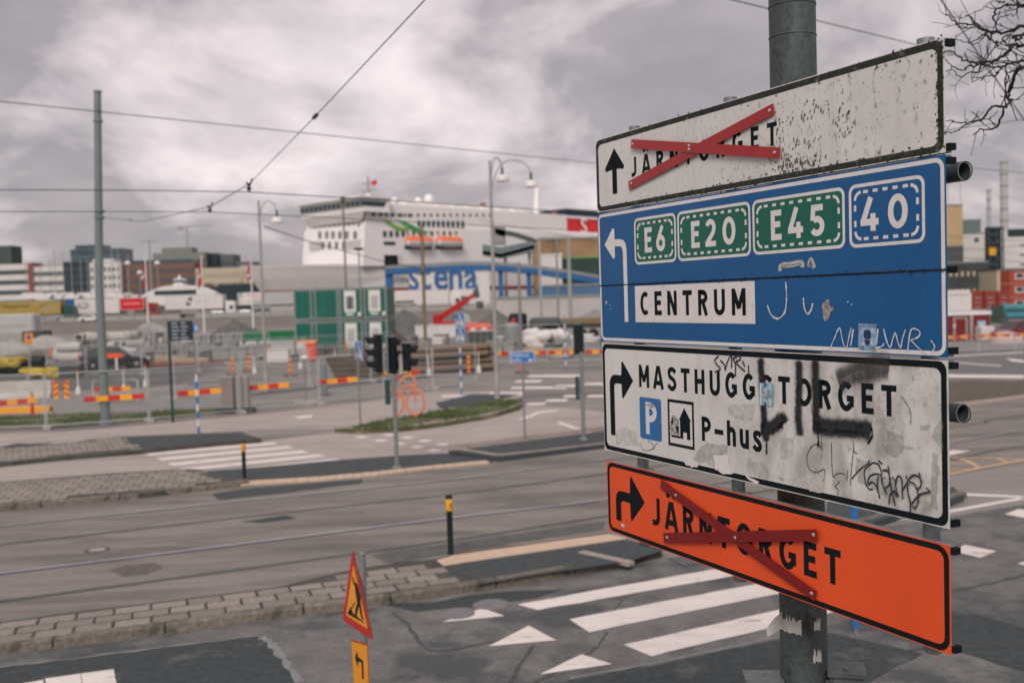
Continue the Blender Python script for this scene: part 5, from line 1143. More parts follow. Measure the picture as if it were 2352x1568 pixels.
def fence_line(pxs, start=0, label=None, skip=()):
    P = [gnd(*q) for q in pxs]; d = []; 
    for a, b in zip(P, P[1:]): d.append(((b-a).length, a, b))
    tot = sum(x_[0] for x_ in d); s = 0; k = 0
    def pt(s):
        for ln, a, b in d:
            if s <= ln: return a+(b-a)*s/ln
            s -= ln
        return d[-1][2]
    while s+3.5 <= tot+.1:
        a, b = pt(s), pt(s+3.5); c = (a+b)/2; ang = math.atan2((b-a).y, (b-a).x)
        if k not in skip:
            if not used_p[0]: o = panel0; used_p[0] = True; o.location = c; o.rotation_euler = (0,0,ang)
            else: o = dup(panel0, c, ang)
            if label: o['label'] = label; o['group'] = label
            if not used_p[1]: f = foot0; used_p[1] = True; f.location = a; f.rotation_euler = (0,0,ang+random.uniform(-.15,.15))
            else: f = dup(foot0, a, ang+random.uniform(-.15,.15))
        s += 3.5; k += 1
fence_line([(-120,994),(141,985),(375,967),(540,951),(699,935),(857,917),(987,897),(1100,880)])
fence_line([(-60,874),(340,860),(700,840),(930,824)], label='wire mesh fence panel deeper in the site behind the front fence')
fence_line([(400,918),(560,902),(760,886),(1000,866)], label='wire mesh fence panel between the two site roads')
fence_line([(2,842),(330,830),(660,818)], label='wire mesh fence panel before the block pallets')
fence_line([(1090,806),(1330,800)], label='wire mesh fence panel behind the crowd barriers')
fence_line([(2150,765),(2420,762)], label='wire mesh fence panel before the red site cabin')
# ---- red and yellow barrier boards
def board(c, L, ang, h=.19, name='barrier_board', label='red and yellow striped barrier board hung on the site fence', tilt=0, n=None, group='striped barrier boards'):
    t = thing(name, label, 'barrier', c, ang, group); t.rotation_euler = (0, tilt, ang)
    MB().box((0,0,0),(L,.03,h)).build('plank', M_yel2, t); n = n or max(3, round(L/.42)); w = L/n
    for i in range(0, n, 2): MB().box((-L/2+w*(i+.5),-.018,0),(w*.98,.008,h*.98)).build('stripe', M_sred, t)
    return t
for u0, v0, u1, v1, vb, lb in ((0,925,86,918,968,'striped barrier board on its own red post at the gravel verge'),(200,916,330,909,975,'striped barrier board hung on the fence beside the tram pole'),(412,903,508,896,960,'striped barrier board hung on the fence right of the black information post'),(573,890,663,883,943,'striped barrier board on the fence below the single lamp'),(731,877,820,870,926,'striped barrier board on the fence left of the traffic lights'),(908,862,962,853,912,'striped barrier board behind the traffic light arm'),(222,894,300,891,938,'short striped board mounted low on the grey road barrier')):
    y = gnd((u0+u1)/2, vb).y; a, b = AT(u0, v0, y), AT(u1, v1, y); c = (a+b)/2
    board(c+Vector((0,-.12,0)), (b-a).length*1.03, 0.08, .20, label=lb, tilt=-math.atan2((b-a).z, (b-a).x), group=None)
p = gnd(75, 957); t = thing('marker_post', 'red post carrying a striped board at the gravel verge', 'post', p); MB().box((0,0,.5),(.10,.08,1.0)).build('post', M_sred, t); MB().box((0,-.005,.86),(.09,.09,.22)).build('yellow_band', M_yel2, t); MB().box((0,0,.03),(.5,.35,.06)).build('foot', M_dgrey, t)
# chevron side panels on the fence post
for u in (128, 153):
    y = gnd(141, 985).y-.15; c = AT(u, 895, y)
    t = thing('chevron_sign', 'upright red and yellow chevron panel beside the fence joint', 'road sign', c, group='pair of chevron panels on the fence')
    MB().box((0,0,0),(.17,.02,.62)).build('panel', M_yel2, t); s = 1 if u < 140 else -1
    for i in range(3): z = -.2+i*.2; MB().add([(-.084,-.012,z-.05*s),(.084,-.012,z+.05*s),(.084,-.012,z+.05*s+.09),(-.084,-.012,z-.05*s+.09)], [(0,1,2,3)]).build('stripe', M_sred, t)
# striped marker posts
def marker_post(u, v, h=.95, lb=None):
    p = gnd(u, v); t = thing('marker_post', lb or 'upright red and yellow marker post on the site road', 'marker', p, group=None if lb else 'upright marker posts')
    MB().box((0,0,.05),(.75,.34,.10)).build('foot', M_dgrey, t); MB().bbox((0,0,.1+h/2),(.17,.06,h),.02).build('panel', M_yel2, t)
    for i in range(3): MB().box((0,-.034,.25+i*h/3.2),(.168,.006,h/6.2)).build('stripe', M_sred, t)
for q in ((535,861),(572,854),(615,826),(667,864),(704,818),(795,810),(1077,859),(1199,857),(115,822)): marker_post(*q)
# ---- concrete barrier block, grey road barrier
y = gnd(60, 914).y
t = thing('concrete_barrier', 'long white concrete barrier block behind the chevron panels', 'barrier', AT(40,914,y)*1); t.location.z = 0
MB().prism([(-.35,0),(.35,0),(.3,.18),(.16,.3),(.12,.86),(-.12,.86),(-.16,.3),(-.3,.18)], -2.3, 1.75).build('block', mat('pale concrete', (.42,.40,.37), .9, .15, 2), t, rot=(math.pi/2,0,math.pi/2))
p = gnd(265, 925); t = thing('road_barrier', 'grey steel road barrier behind the tram pole', 'barrier', p)
mb = MB(); mb.tube([(-1.0,0,.02),(-1.0,0,.95),(-.9,0,1.05),(.95,0,1.05),(1.05,0,.95),(1.05,0,.02)], .04, 8); mb.build('rail', M_fence, t, smooth=True); MB().box((.02,0,.35),(2.0,.02,.5)).build('infill', M_palepole, t)
# ---- crowd barriers with striped boards
def crowd(u, v, ang, lb, grp):
    p = gnd(u, v); t = thing('crowd_barrier', lb, 'barrier', p, ang, grp); w = 2.3
    MB().tube([(-w/2,0,.0),(-w/2,0,.95),(-w/2+.12,0,1.1),(w/2-.12,0,1.1),(w/2,0,.95),(w/2,0,0)], .024, 8).build('frame', M_fence, t, smooth=True)
    MB().tube([(-w/2,0,.2),(w/2,0,.2)], .018, 6).build('lower_rail', M_fence, t)
    for i in range(1, 15): MB().box((-w/2+w*i/15,0,.63),(.014,.014,.86)).build('bar', M_fence, t)
    for x_ in (-w/2+.25, w/2-.25): MB().box((x_,0,.02),(.05,.6,.03)).build('foot', M_fence, t)
for i, u in enumerate((1128,1215,1300,1385)):
    crowd(u, 838-i*1.5, .03, 'steel crowd barrier behind the blue street name sign', 'crowd barriers left of the sign')
    p = gnd(u, 838-i*1.5); board(p+Vector((0,-.06,.72)), 2.2, .03, .22, label='striped board tied to a crowd barrier behind the street name sign', group='striped boards on the crowd barriers')
for i, u in enumerate((2205,2290,2372)):
    crowd(u, 812-i*3, .12, 'steel crowd barrier along the kerb right of the direction signs', 'crowd barriers right of the sign')
    p = gnd(u, 800-i*3); board(p+Vector((0,.4,.75)), 2.3, .12, .22, label='striped board behind the barriers right of the direction signs', group='striped boards right of the sign')
# ---- no-stopping sign, orange arrow sign on stand
p = gnd(72, 852); y = p.y; t = thing('no_stopping_sign', 'orange square sign with blue and red no stopping disc on a thin post', 'road sign', p)
MB().tube([(0,0,0),(0,0,2.6)], .025, 8).build('post', M_steel, t); o = MB().box((-.05,-.04,2.35),(.60,.02,.75)).build('sign_face', M_yel2, t)
for r_, m_, d in ((.20, M_sred, -.052), (.165, M_blues, -.056)): MB().tube([(-.05,d,2.45),(-.05,d-.003,2.45)], r_, 18).build('disc', m_, o)
MB().box((-.05,-.063,2.45),(.30,.004,.035)).build('slash', M_sred, o, rot=(0,0,0)); MB().box((-.05,-.053,2.13),(.5,.004,.03)).build('text_line', M_sred, o); MB().box((-.05,-.053,2.06),(.5,.004,.03)).build('text_line', M_sred, o)
MB().box((.0,0,.15),(.8,.4,.3),taper=.7).build('foot', M_conc, t)
p = gnd(270, 853); t = thing('arrow_sign', 'small orange arrow sign on a white stand in front of the black car', 'road sign', p, .1)
MB().prism([(-.62,-.14),(.25,-.14),(.62,0),(.25,.16),(-.62,.16)], -.015, .015).build('arrow_board', mat('bright orange board', (.85,.10,.02), .4, .08, 5), t, loc=(-.05,-.05,1.1), rot=(math.pi/2,0,0))
MB().box((-.05,0,.5),(.13,.05,1.0)).build('stand', M_swhite, t); MB().box((-.05,0,.03),(.6,.5,.06)).build('foot', M_dgrey, t)
# ---- cars
def lathe_y(mb_prof, c, seg=18):
    mb = MB(); vs = [(c[0]+r*math.cos(2*math.pi*k/seg), c[1]+y_, c[2]+r*math.sin(2*math.pi*k/seg)) for r, y_ in mb_prof for k in range(seg)]; n = len(mb_prof)
    return mb.add(vs, [(i*seg+k, i*seg+(k+1) % seg, (i+1)*seg+(k+1) % seg, (i+1)*seg+k) for i in range(n-1) for k in range(seg)]+[tuple(range(seg)), tuple(range((n-1)*seg, n*seg))])
def wheel(parent, x_, y_, r, w, s):
    o = lathe_y([(r*.62,-w/2),(r*.95,-w/2),(r,-w/2+.03),(r,w/2-.03),(r*.95,w/2),(r*.62,w/2)], (x_,y_,r)).build('wheel', M_tyre, parent, smooth=True)
    lathe_y([(.02,s*(w/2+.012)),(r*.2,s*(w/2+.01)),(r*.6,s*(w/2-.01)),(r*.64,s*(w/2+.004)),(r*.66,s*(w/2-.02))], (x_,y_,r), 20).build('rim', M_rivet, o, smooth=True)
    for k in range(5):
        a = 2*math.pi*k/5+.3; MB().add([(x_+r*.6*math.cos(a+d_), y_+s*(w/2+.016), r+r*.6*math.sin(a+d_)) for d_ in (-.35,.35)]+[(x_+r*.25*math.cos(a), y_+s*(w/2+.016), r+r*.25*math.sin(a))], [(0,1,2)]).build('rim_gap', M_tyre, o)
def car(name, label, loc, rz, L, Wd, H, col, kind='suv', tail=(.45,.02,.02)):
    t = thing(name, label, 'car', loc, rz); wr = .36 if kind == 'suv' else .32; hw = Wd/2
    belt = H*.58
    if kind == 'suv':
        low = [(-.5,.20),(-.505,.32),(-.495,.50),(-.47,.60),(.20,.585),(.36,.53),(.455,.47),(.495,.38),(.5,.22),(.46,.13),(-.46,.13)]
        gl = [(-.485,.595),(-.40,.95),(-.33,.99),(-.05,1.0),(.06,.97),(.235,.575)]
    else:
        low = [(-.5,.22),(-.505,.42),(-.47,.60),(-.30,.62),(.20,.60),(.38,.52),(.47,.44),(.5,.32),(.49,.18),(.44,.13),(-.46,.13)]
        gl = [(-.42,.61),(-.27,.94),(-.18,.99),(.0,1.0),(.08,.96),(.27,.585)]
    def loft(poly, ws):
        mb = MB(); n = len(poly); rows = []
        for y_, inset in ws:
            cx = sum(p[0] for p in poly)/n; cz = sum(p[1] for p in poly)/n
            mb.v += [((cx+(p[0]-cx)*(1-inset*.06))*L, y_, (cz+(p[1]-cz)*(1-inset*.09))*H) for p in poly]
        k = len(ws)
        mb.f = [(r*n+i, r*n+(i+1) % n, (r+1)*n+(i+1) % n, (r+1)*n+i) for r in range(k-1) for i in range(n)]+[tuple(range(n)), tuple(range((k-1)*n, k*n))]
        return mb
    loft(low, [(-hw,1),(-hw+.06,.3),(-hw+.16,0),(hw-.16,0),(hw-.06,.3),(hw,1)]).build('body', col, t, smooth=True)
    # cabin: leans inward with height
    mb = MB(); n = len(gl)
    for s in (-1, 1): mb.v += [(p[0]*L, s*(hw-.07-(p[1]-.58)*H*.34), p[1]*H) for p in gl]
    mb.f = [(i, (i+1) % n, n+(i+1) % n, n+i) for i in range(n)]+[tuple(range(n)), tuple(range(n, 2*n))]; mb.build('cabin', col, t)
    # side windows split by pillars, windscreen, rear window
    def gz(x_, top):
        return top
    wins = [[(gl[0][0]+.06,.62),(gl[1][0]+.06,.90),(-.17,.93),(-.17,.62)],[(-.155,.62),(-.155,.93),(.0,.93),(.0,.62)],[(.015,.62),(.015,.93),(.055,.92),(.20,.62)]]
    for s in (-1, 1):
        for w in wins: MB().add([(p[0]*L, s*(hw-.07-(p[1]-.58)*H*.34+.006), p[1]*H) for p in w], [(0,1,2,3)]).build('side_window', M_glass, t)
    def quad(a, b, name):
        mb = MB(); (xa, za), (xb, zb) = a, b; ya = hw-.07-(za-.58)*H*.34-.08; yb = hw-.07-(zb-.58)*H*.34-.08
        sg = .012 if xa > 0 else -.012
        mb.add([(xa*L+sg,-ya,za*H+.006),(xa*L+sg,ya,za*H+.006),(xb*L+sg,yb,zb*H+.006),(xb*L+sg,-yb,zb*H+.006)], [(0,1,2,3)]).build(name, M_glass, t)
    lerp = lambda p, q, f: (p[0]+(q[0]-p[0])*f, p[1]+(q[1]-p[1])*f)
    quad(lerp(gl[5],gl[4],.08), lerp(gl[5],gl[4],.92), 'windscreen'); quad(lerp(gl[0],gl[1],.1), lerp(gl[0],gl[1],.9), 'rear_window')
    for s in (-1, 1):
        wheel(t, .31*L, s*(hw-.09), wr, .22, s); wheel(t, -.30*L, s*(hw-.09), wr, .22, s)
        for x_ in (.31, -.30): lathe_y([(wr*1.16,s*.0),(wr*1.16,s*.015)], (x_*L, s*(hw-.008), wr), 18).build('wheel_arch', M_tyre, t)
        MB().bbox((.475*L,s*(hw-.22),.42*H),(.16,.34,.12),.04).build('headlight', mat('headlight glass', (.55,.56,.58), .15, .1, 10), t)
        MB().bbox((-.492*L,s*(hw-.10),.60*H),(.10,.14,.44 if kind == 'suv' else .18),.03).build('tail_light', mat('tail light red', (.5,.02,.02), .25, .1, 10), t)
        MB().bbox((.20*L,s*(hw+.05),.60*H),(.14,.16,.11),.03).build('mirror', col, t)
        MB().box((0,s*(hw+.002),.22*H),(.55*L,.012,.05)).build('sill', M_dgrey, t)
    MB().box((.502*L,0,.30*H),(.02,Wd*.5,.16)).build('grille', M_sblack, t); MB().box((-.506*L,0,.42*H),(.01,.5,.11)).build('number_plate', M_swhite, t)
    return t
M_carblack = mat('black car paint', (.012,.016,.02), .25, .1, 3, coat=.6); M_carwhite = mat('white car paint', (.68,.66,.65), .3, .05, 3, coat=.5); M_carred = mat('dark red car paint', (.16,.02,.035), .3, .1, 3, coat=.5)
p = gnd(266, 847); car('parked_car', 'black sport utility car parked in the building site behind the tram pole', p, math.radians(17), 4.7, 1.9, 1.66, M_carblack)
RZ_ = 2.1
for u, v, y, lb in ((497,735,199,'white car on the raised road left of the gravel heap'),(559,732,200,'white car on the raised road behind the single lamp'),(210,731,198,'white car on the raised road beside the tram pole')):
    p = AT(u, v, y); car('white_car', lb, (p.x, p.y, RZ_), math.pi if u > 300 else 0, 4.6, 1.8, 1.42, M_carwhite, 'sedan')
p = gnd(2335, 781); car('red_car', 'dark red car parked by the red site cabin', p, math.radians(195), 4.3, 1.75, 1.5, M_carred, 'suv')
# ---- trucks on the raised road
M_chass = mat('truck chassis', (.035,.038,.04), .7, .2, 2)
def truck(label, u0, u1, vt, vb, y, boxm, cabm, cab_u=None, extras=None, name='truck', road=RZ_, cab=True):
    a, b = AT(u0, vb, y), AT(u1, vt, y); zb, zt = max(a.z, road+1.0), b.z; L = b.x-a.x
    t = thing(name, label, 'truck', (a.x, y, road)); zb -= road; zt -= road
    o = MB().bbox((L/2,1.25,(zb+zt)/2),(L,2.5,zt-zb),.04).build('trailer_box', boxm, t)
    MB().box((L/2,.02+1.25,zt-.06),(L+.04,2.56,.10)).build('top_rail', M_palepole, o)
    MB().box((L/2,1.25,zb-.18),(L*.96,1.6,.34)).build('chassis', M_chass, t)
    MB().box((L*.42,.12,zb-.45),(L*.3,.06,.6)).build('side_skirt', M_palepole, t)
    for x_ in (.12,.21,.30): 
        w = wheel_simple(t, L*x_, .18, .5)
    if cab:
        cx = L+.5; cm = cabm
        oc = MB().prism([(0,.35),(2.05,.35),(2.15,1.4),(1.9,2.7),(1.5,3.3),(.2,3.4),(0,3.3)], -1.2, 1.2).build('cab', cm, t, loc=(cx,1.25,.1), rot=(math.pi/2,0,0))
        MB().add([(.95,-1.0,0),(.95,-1.0,0)], []); 
        MB().box((cx+1.25,.04,2.05),(.85,.03,.75)).build('side_window', M_glass, oc if False else t)
        MB().add([(cx+2.16,.2,1.65),(cx+2.16,2.3,1.65),(cx+1.96,2.3,2.7),(cx+1.96,.2,2.7)], [(0,1,2,3)]).build('windscreen', M_glass, t)
        for x_ in (.5, 1.55): wheel_simple(t, cx+x_, .2, .5)
        MB().box((cx-.25,1.25,.95),(1.2,1.6,.4)).build('coupling', M_chass, t)
    if extras: extras(t, L, zb, zt)
    return t
def wheel_simple(t, x_, y_, r):
    o = lathe_y([(r*.55,-.14),(r,-.14),(r,.14),(r*.55,.14)], (x_,y_,r), 16).build('wheel', M_tyre, t); lathe_y([(r*.54,-.13),(r*.2,-.10)], (x_,y_,r), 14).build('rim', M_alu, o); return o
def tx(txt, size, x_, z, m_, y_=-.006, sx=1.0, al='CENTER'):
    return lambda t: text_mesh(txt, size, m_, 'lettering', t, frame((x_, y_, z), (1,0,0)), al, sx)
M_ytr = mat('mustard curtain', (.34,.24,.06), .7, .12, .8); M_gtr = mat('green cab paint', (.008,.075,.06), .4, .1, 2); M_wtr = mat('white trailer', (.62,.58,.56), .6, .05, .6); M_rtr = mat('red trailer', (.55,.012,.015), .5, .08, .8); M_gytr = mat('silver trailer', (.40,.39,.385), .5, .08, .8); M_btr = mat('blue tarpaulin', (.01,.09,.25), .6, .1, 1)
def ex1(t, L, zb, zt):
    z = zb+(zt-zb)*.52; tx('Næspartier', 1.25, L*.30, z, M_sblack)(t); tx('NTP', 1.5, L*.82, zb+.55, M_palepole)(t)
    MB().add([(L*.62,-.005,zb+.9),(L*.72,-.005,zb+1.9),(L*.85,-.005,zb+2.45),(L*.72,-.005,zb+1.7)], [(0,1,2,3)]).build('swoosh', M_sblack, t)
truck('mustard yellow curtain trailer with a dark green cab on the raised road', -8, 138, 689, 725, 199.6, M_ytr, M_gtr, extras=ex1)
truck('long trailer under a blue tarpaulin behind the white trailers', 118, 250, 683, 706, 212, M_btr, M_btr, cab=False)
truck('white trailer with a small dark emblem beside the tram pole', 172, 273, 684, 721, 205, M_wtr, M_rtr, cab=False, extras=lambda t, L, zb, zt: (tx('ATK', 1.3, L*.20, zb+1.5, M_dgrey)(t), MB().add([(L*.20+1.2*math.cos(a),-.006,zb+1.9+.9*math.sin(a)) for a in [math.radians(200+i*14) for i in range(11)]]+[(L*.20+1.0*math.cos(a),-.006,zb+1.9+.7*math.sin(a)) for a in [math.radians(200+i*14) for i in range(10,-1,-1)]], [tuple(range(22))]).build('emblem', M_navy, t)))
def ex2(t, L, zb, zt):
    h = zt-zb
    for z in (zb+.06, zt-.12): MB().box((L/2,-.01,z),(L,.03,.10)).build('frame_strip', M_wtr, t)
    for x_ in (.05, L-.05): MB().box((x_,-.01,zb+h/2),(.10,.03,h)).build('frame_strip', M_wtr, t)
    MB().box((L*.5,-.012,zb+h*.52),(L*.7,.01,.28)).build('print_strip', mat('pink print', (.72,.28,.28), .7, .1, 5), t)
truck('short red swap body truck with white rim and red cab', 276, 330, 682, 713, 205, M_rtr, mat('dark red cab', (.30,.01,.015), .4, .1, 2), extras=ex2)
def ex3(t, L, zb, zt):
    x_, z = L*.36, zb+.85
    MB().add([(x_,-.006,z),(x_+.95,-.006,z),(x_+1.55,-.006,z+1.65),(x_+.60,-.006,z+1.65)], [(0,1,2,3)]).build('emblem', M_sblack, t)
    MB().add([(x_+.45+.0*a,-.010,z+.55) if False else (x_+.78+.34*math.cos(a),-.010,z+.82+.42*math.sin(a)) for a in [i*.524 for i in range(12)]], [tuple(range(12))]).build('emblem_star', M_wtr, t)
    tx('DFDS', 1.25, L*.64, z+.35, mat('pale grey lettering', (.40,.40,.41), .7, .1, 5))(t)
truck('white trailer with a black and white rhombus emblem and a white cab', 379, 511, 675, 712, 214, M_wtr, M_carwhite, extras=ex3)
truck('long pale grey trailer with red lettering left of the green cabins', 546, 682, 668, 702, 218, M_gytr, M_wtr, cab=False, extras=lambda t, L, zb, zt: (MB().box((L*.27,-.006,zb+1.95),(4.6,.01,1.7)).build('lettering_panel', M_wtr, t), tx('DEA', 1.5, L*.27, zb+1.45, mat('pinkish red print', (.62,.16,.16), .7, .1, 5), -.014)(t), MB().bbox((L*.14,.9,zb+1.0),(3.0,2.0,1.8),.3).build('tank', M_wtr, t)))
truck('white box truck with lettering below the big blue letters', 905, 965, 665, 700, 205, M_wtr, M_wtr, cab=False, extras=lambda t, L, zb, zt: (MB().box((L*.4,-.008,zb+.5),(L*.7,.01,.5)).build('grey_strip', M_dgrey, t)))
truck('white articulated truck in front of the blue letters', 958, 1030, 664, 702, 203, M_wtr, M_carwhite)
truck('white van body with a dark grey load behind the telehandler', 1040, 1092, 662, 700, 204, M_wtr, M_wtr, cab=False, extras=lambda t, L, zb, zt: MB().bbox((L*.45,-.1,zb+1.0),(L*.5,.4,1.4),.2).build('dark_load', M_dgrey, t))
# silver tank trailer and dark container on the site, left edge
p = AT(20, 780, 140); t = thing('silver_trailer', 'grey silver box trailer with faint lettering at the left edge of the site', 'trailer', (p.x-3, 140, 0))
o = MB().bbox((2,1.25,2.55),(9.2,2.5,3.2),.25).build('trailer_box', M_gytr, t); MB().box((3.2,-.004,2.4),(5.0,.01,.35)).build('lettering_panel', M_conc, o); MB().box((3.0,-.02,1.0),(4.6,.04,1.0)).build('side_skirt', M_palepole, t); MB().box((2,1.25,.8),(8.8,1.6,.4)).build('chassis', M_chass, t)
for x_ in (-1.2,0,1.2,5.2): wheel_simple(t, x_, .2, .5)
p = AT(51, 782, 120); t = thing('dark_container', 'dark grey open container in front of the silver trailer', 'container', (p.x, 120, 0))
MB().box((1.25,1.2,1.0),(2.5,2.4,2.0)).build('body', mat('dark container paint', (.06,.065,.065), .8, .25, 1.5), t)
for i in range(6): MB().box((.2+i*.42,-.03,1.0),(.14,.08,1.9)).build('rib', M_dgrey, t)
# white boat hull / bundles left
for i, (u, v, y) in enumerate(((110,772,118),(20,800,100))):
    p = AT(u, v+8, y); t = thing('tarpaulin_heap', ['pale tarpaulin covered heap beside the dark container', 'pale crumpled tarpaulin heap at the left edge of the site'][i], 'heap', (p.x, y, 0))
    mb = MB(); rr = random.Random(i); N = 16; Mx = 6
    for k in range(Mx+1):
        for j in range(N): a = 2*math.pi*j/N; q = math.cos(k/Mx*math.pi/2); mb.v.append((2.6*q*math.cos(a)+rr.uniform(-.15,.15), 1.2*q*math.sin(a)+rr.uniform(-.1,.1), 1.5*math.sin(k/Mx*math.pi/2)*rr.uniform(.85,1.1)))
    mb.f = [(k*N+j, k*N+(j+1) % N, (k+1)*N+(j+1) % N, (k+1)*N+j) for k in range(Mx) for j in range(N)]; mb.build('cover', M_conc, t, smooth=True)
# ---- concrete pipes, stacked
M_cpipe = mat('pale concrete pipe', (.44,.415,.385), .85, .15, 2)
def pipe_mesh(L, r):
    mb = MB(); mb.tube([(-L/2,0,0),(L/2,0,0)], r, 14, cap=False); mb.tube([(L/2,0,0),(-L/2,0,0)], r*.78, 14, cap=False)
    for x_ in (-L/2, L/2): mb.add([(x_, r*math.cos(a), r*math.sin(a)) for a in [2*math.pi*i/14 for i in range(14)]]+[(x_, r*.78*math.cos(a), r*.78*math.sin(a)) for a in [2*math.pi*i/14 for i in range(14)]], [(i, (i+1) % 14, 14+(i+1) % 14, 14+i) for i in range(14)])
    o = mb.build('concrete_pipe', M_cpipe, None, smooth=True); me = o.data; bpy.data.objects.remove(o); return me
pm_ = pipe_mesh(1.9, .42); rr = random.Random(12)
def pipe(u, y, z, rz):
    p = AT(u, 780, y); o = bpy.data.objects.new('concrete_pipe', pm_); COL.objects.link(o); o.location = (p.x, y, z); o.rotation_euler = (0, rr.uniform(-.06,.06), rz)
    tag(o, 'pale concrete pipe lying in the pipe heap behind the black car', 'pipe', 'heap of concrete pipes')
for row, (z, us) in enumerate(((.42, range(178,335,17)), (1.2, range(186,325,19)), (1.95, range(196,310,26)))):
    for u in us: pipe(u+rr.uniform(-3,3), 86+rr.uniform(-1.5,1.5)+row*.3, z, rr.choice((.1,.35,-.3,1.2,1.5,.7)))
for u, z, y in ((150,.42,84),(165,.42,82),(158,1.2,84),(318,.42,90),(340,.42,90),(328,1.2,90),(350,1.2,91)): pipe(u, y, z, .1)
# ---- pallets of grey stone blocks
M_stone = mat('grey paving block', (.27,.265,.255), .9, .25, 1.8, bump=.2)
def make_pallet(i, w, d, rows):
    t = thing('block_pallet', 'pallet stacked with grey paving blocks behind the wire fence', 'pallet', (0,0,0), group='pallets of paving blocks')
    for x_ in (-.45,0,.45): MB().box((x_*w,0,.06),(.1,d,.12)).build('skid', M_wood, t)
    for r in range(rows):
        for k in range(3): MB().bbox(((k-1)*w/3+random.uniform(-.02,.02),random.uniform(-.02,.02),.14+r*.27+.13),(w/3-.04,d,.24),.03).build('block_row', M_stone, t)
    return t
pals = [make_pallet(i, 1.15, 1.0, 3+i) for i in range(2)]; pu = [False, False]
def pallet(u, y, k, rz, z=0):
    p = AT(u, 780, y); q = (p.x, y, z)
    if not pu[k]: pu[k] = True; pals[k].location = q; pals[k].rotation_euler = (0,0,rz)
    else: dup(pals[k], q, rz)
for i, u in enumerate((338,372,392,412)): pallet(u, 88, i % 2, rr.uniform(-.1,.1)); pallet(u+8, 84, 1, 0)
for i, u in enumerate((322,352,385)): pallet(u, 80, 0, rr.uniform(-.1,.1))
for i, u in enumerate((455,480,505,530,556)): pallet(u, 82+i*.4, i % 2, rr.uniform(-.08,.08)); 
for u in (600,622,645,668): pallet(u, 80, 1, rr.uniform(-.1,.1))
for u, z in ((470,1.05),(515,1.05),(545,1.1),(345,1.25),(395,1.3)): pallet(u, 84.5, 0, .1, z)
# boulders
def boulder(name, label, loc, r, m_, seed, group=None):
    bm = bmesh.new(); bmesh.ops.create_icosphere(bm, subdivisions=3, radius=1); rn = random.Random(seed)
    ph = [(Vector((rn.uniform(-1,1),rn.uniform(-1,1),rn.uniform(-1,1))).normalized(), rn.uniform(.6,1)) for _ in range(9)]
    for v_ in bm.verts:
        k = min([1]+[c/max(.05, v_.co.normalized().dot(n_)) for n_, c in ph if v_.co.normalized().dot(n_) > 0]); v_.co = Vector((v_.co.x*r[0], v_.co.y*r[1], v_.co.z*r[2]))*k
    me = bpy.data.meshes.new(name); bm.to_mesh(me); bm.free(); me.materials.append(m_); o = bpy.data.objects.new(name, me); COL.objects.link(o); o.location = loc; return tag(o, label, 'boulder', group)
p = AT(355, 764, 88); boulder('boulder', 'flat pale boulder lying on top of the block pallets', (p.x, 88, 2.35), (1.5,1.0,.75), M_stone, 5)
for i in range(16):
    u = 1206+i*5.6+rr.uniform(-3,3); y = 78+rr.uniform(-3,3); p = AT(u, 790, y); boulder('stone_sack', 'white sack in the heap behind the crowd barriers', (p.x, y, .4+.45*(i % 3)), (.75,.6,.5), M_wtr, i, 'heap of white sacks')
# ---- gravel heaps
def heap(name, label, u, y, rx, h, m_, seed):
    p = AT(u, 780, y); t = MB(); N, K = 28, 9; rn = random.Random(seed)
    for k in range(K+1):
        f = k/K
        for j in range(N): a = 2*math.pi*j/N; q = (1-f)*(1+.08*math.sin(3*a+seed)+rn.uniform(-.03,.03)); t.v.append((rx*q*math.cos(a), rx*.7*q*math.sin(a), h*(f-.05*f*f*rn.uniform(0,1))))
    t.f = [(k*N+j, k*N+(j+1) % N, (k+1)*N+(j+1) % N, (k+1)*N+j) for k in range(K) for j in range(N)]
    o = t.build(name, m_, None); o.location = (p.x, y, 0); return tag(o, label, 'heap')
M_heap = mat('grey gravel heap', (.115,.115,.108), .97, .35, 1.5, bump=.6)
heap('gravel_heap', 'wide grey gravel heap left of the green cabins', 540, 105, 5.4, 2.9, M_heap, 1)
heap('gravel_heap', 'grey gravel heap between the green cabins and the telehandler', 930, 112, 5.2, 3.4, M_heap, 2)
heap('gravel_heap', 'low gravel heap behind the grey silo', 1140, 118, 4.4, 3.0, M_heap, 3)
heap('gravel_heap', 'pale gravel heap beside the direction signs', 1370, 120, 6.0, 2.6, M_gravel, 4)
heap('soil_heap', 'brown soil heap right of the green cabins', 905, 88, 2.6, 1.7, M_soil, 5)
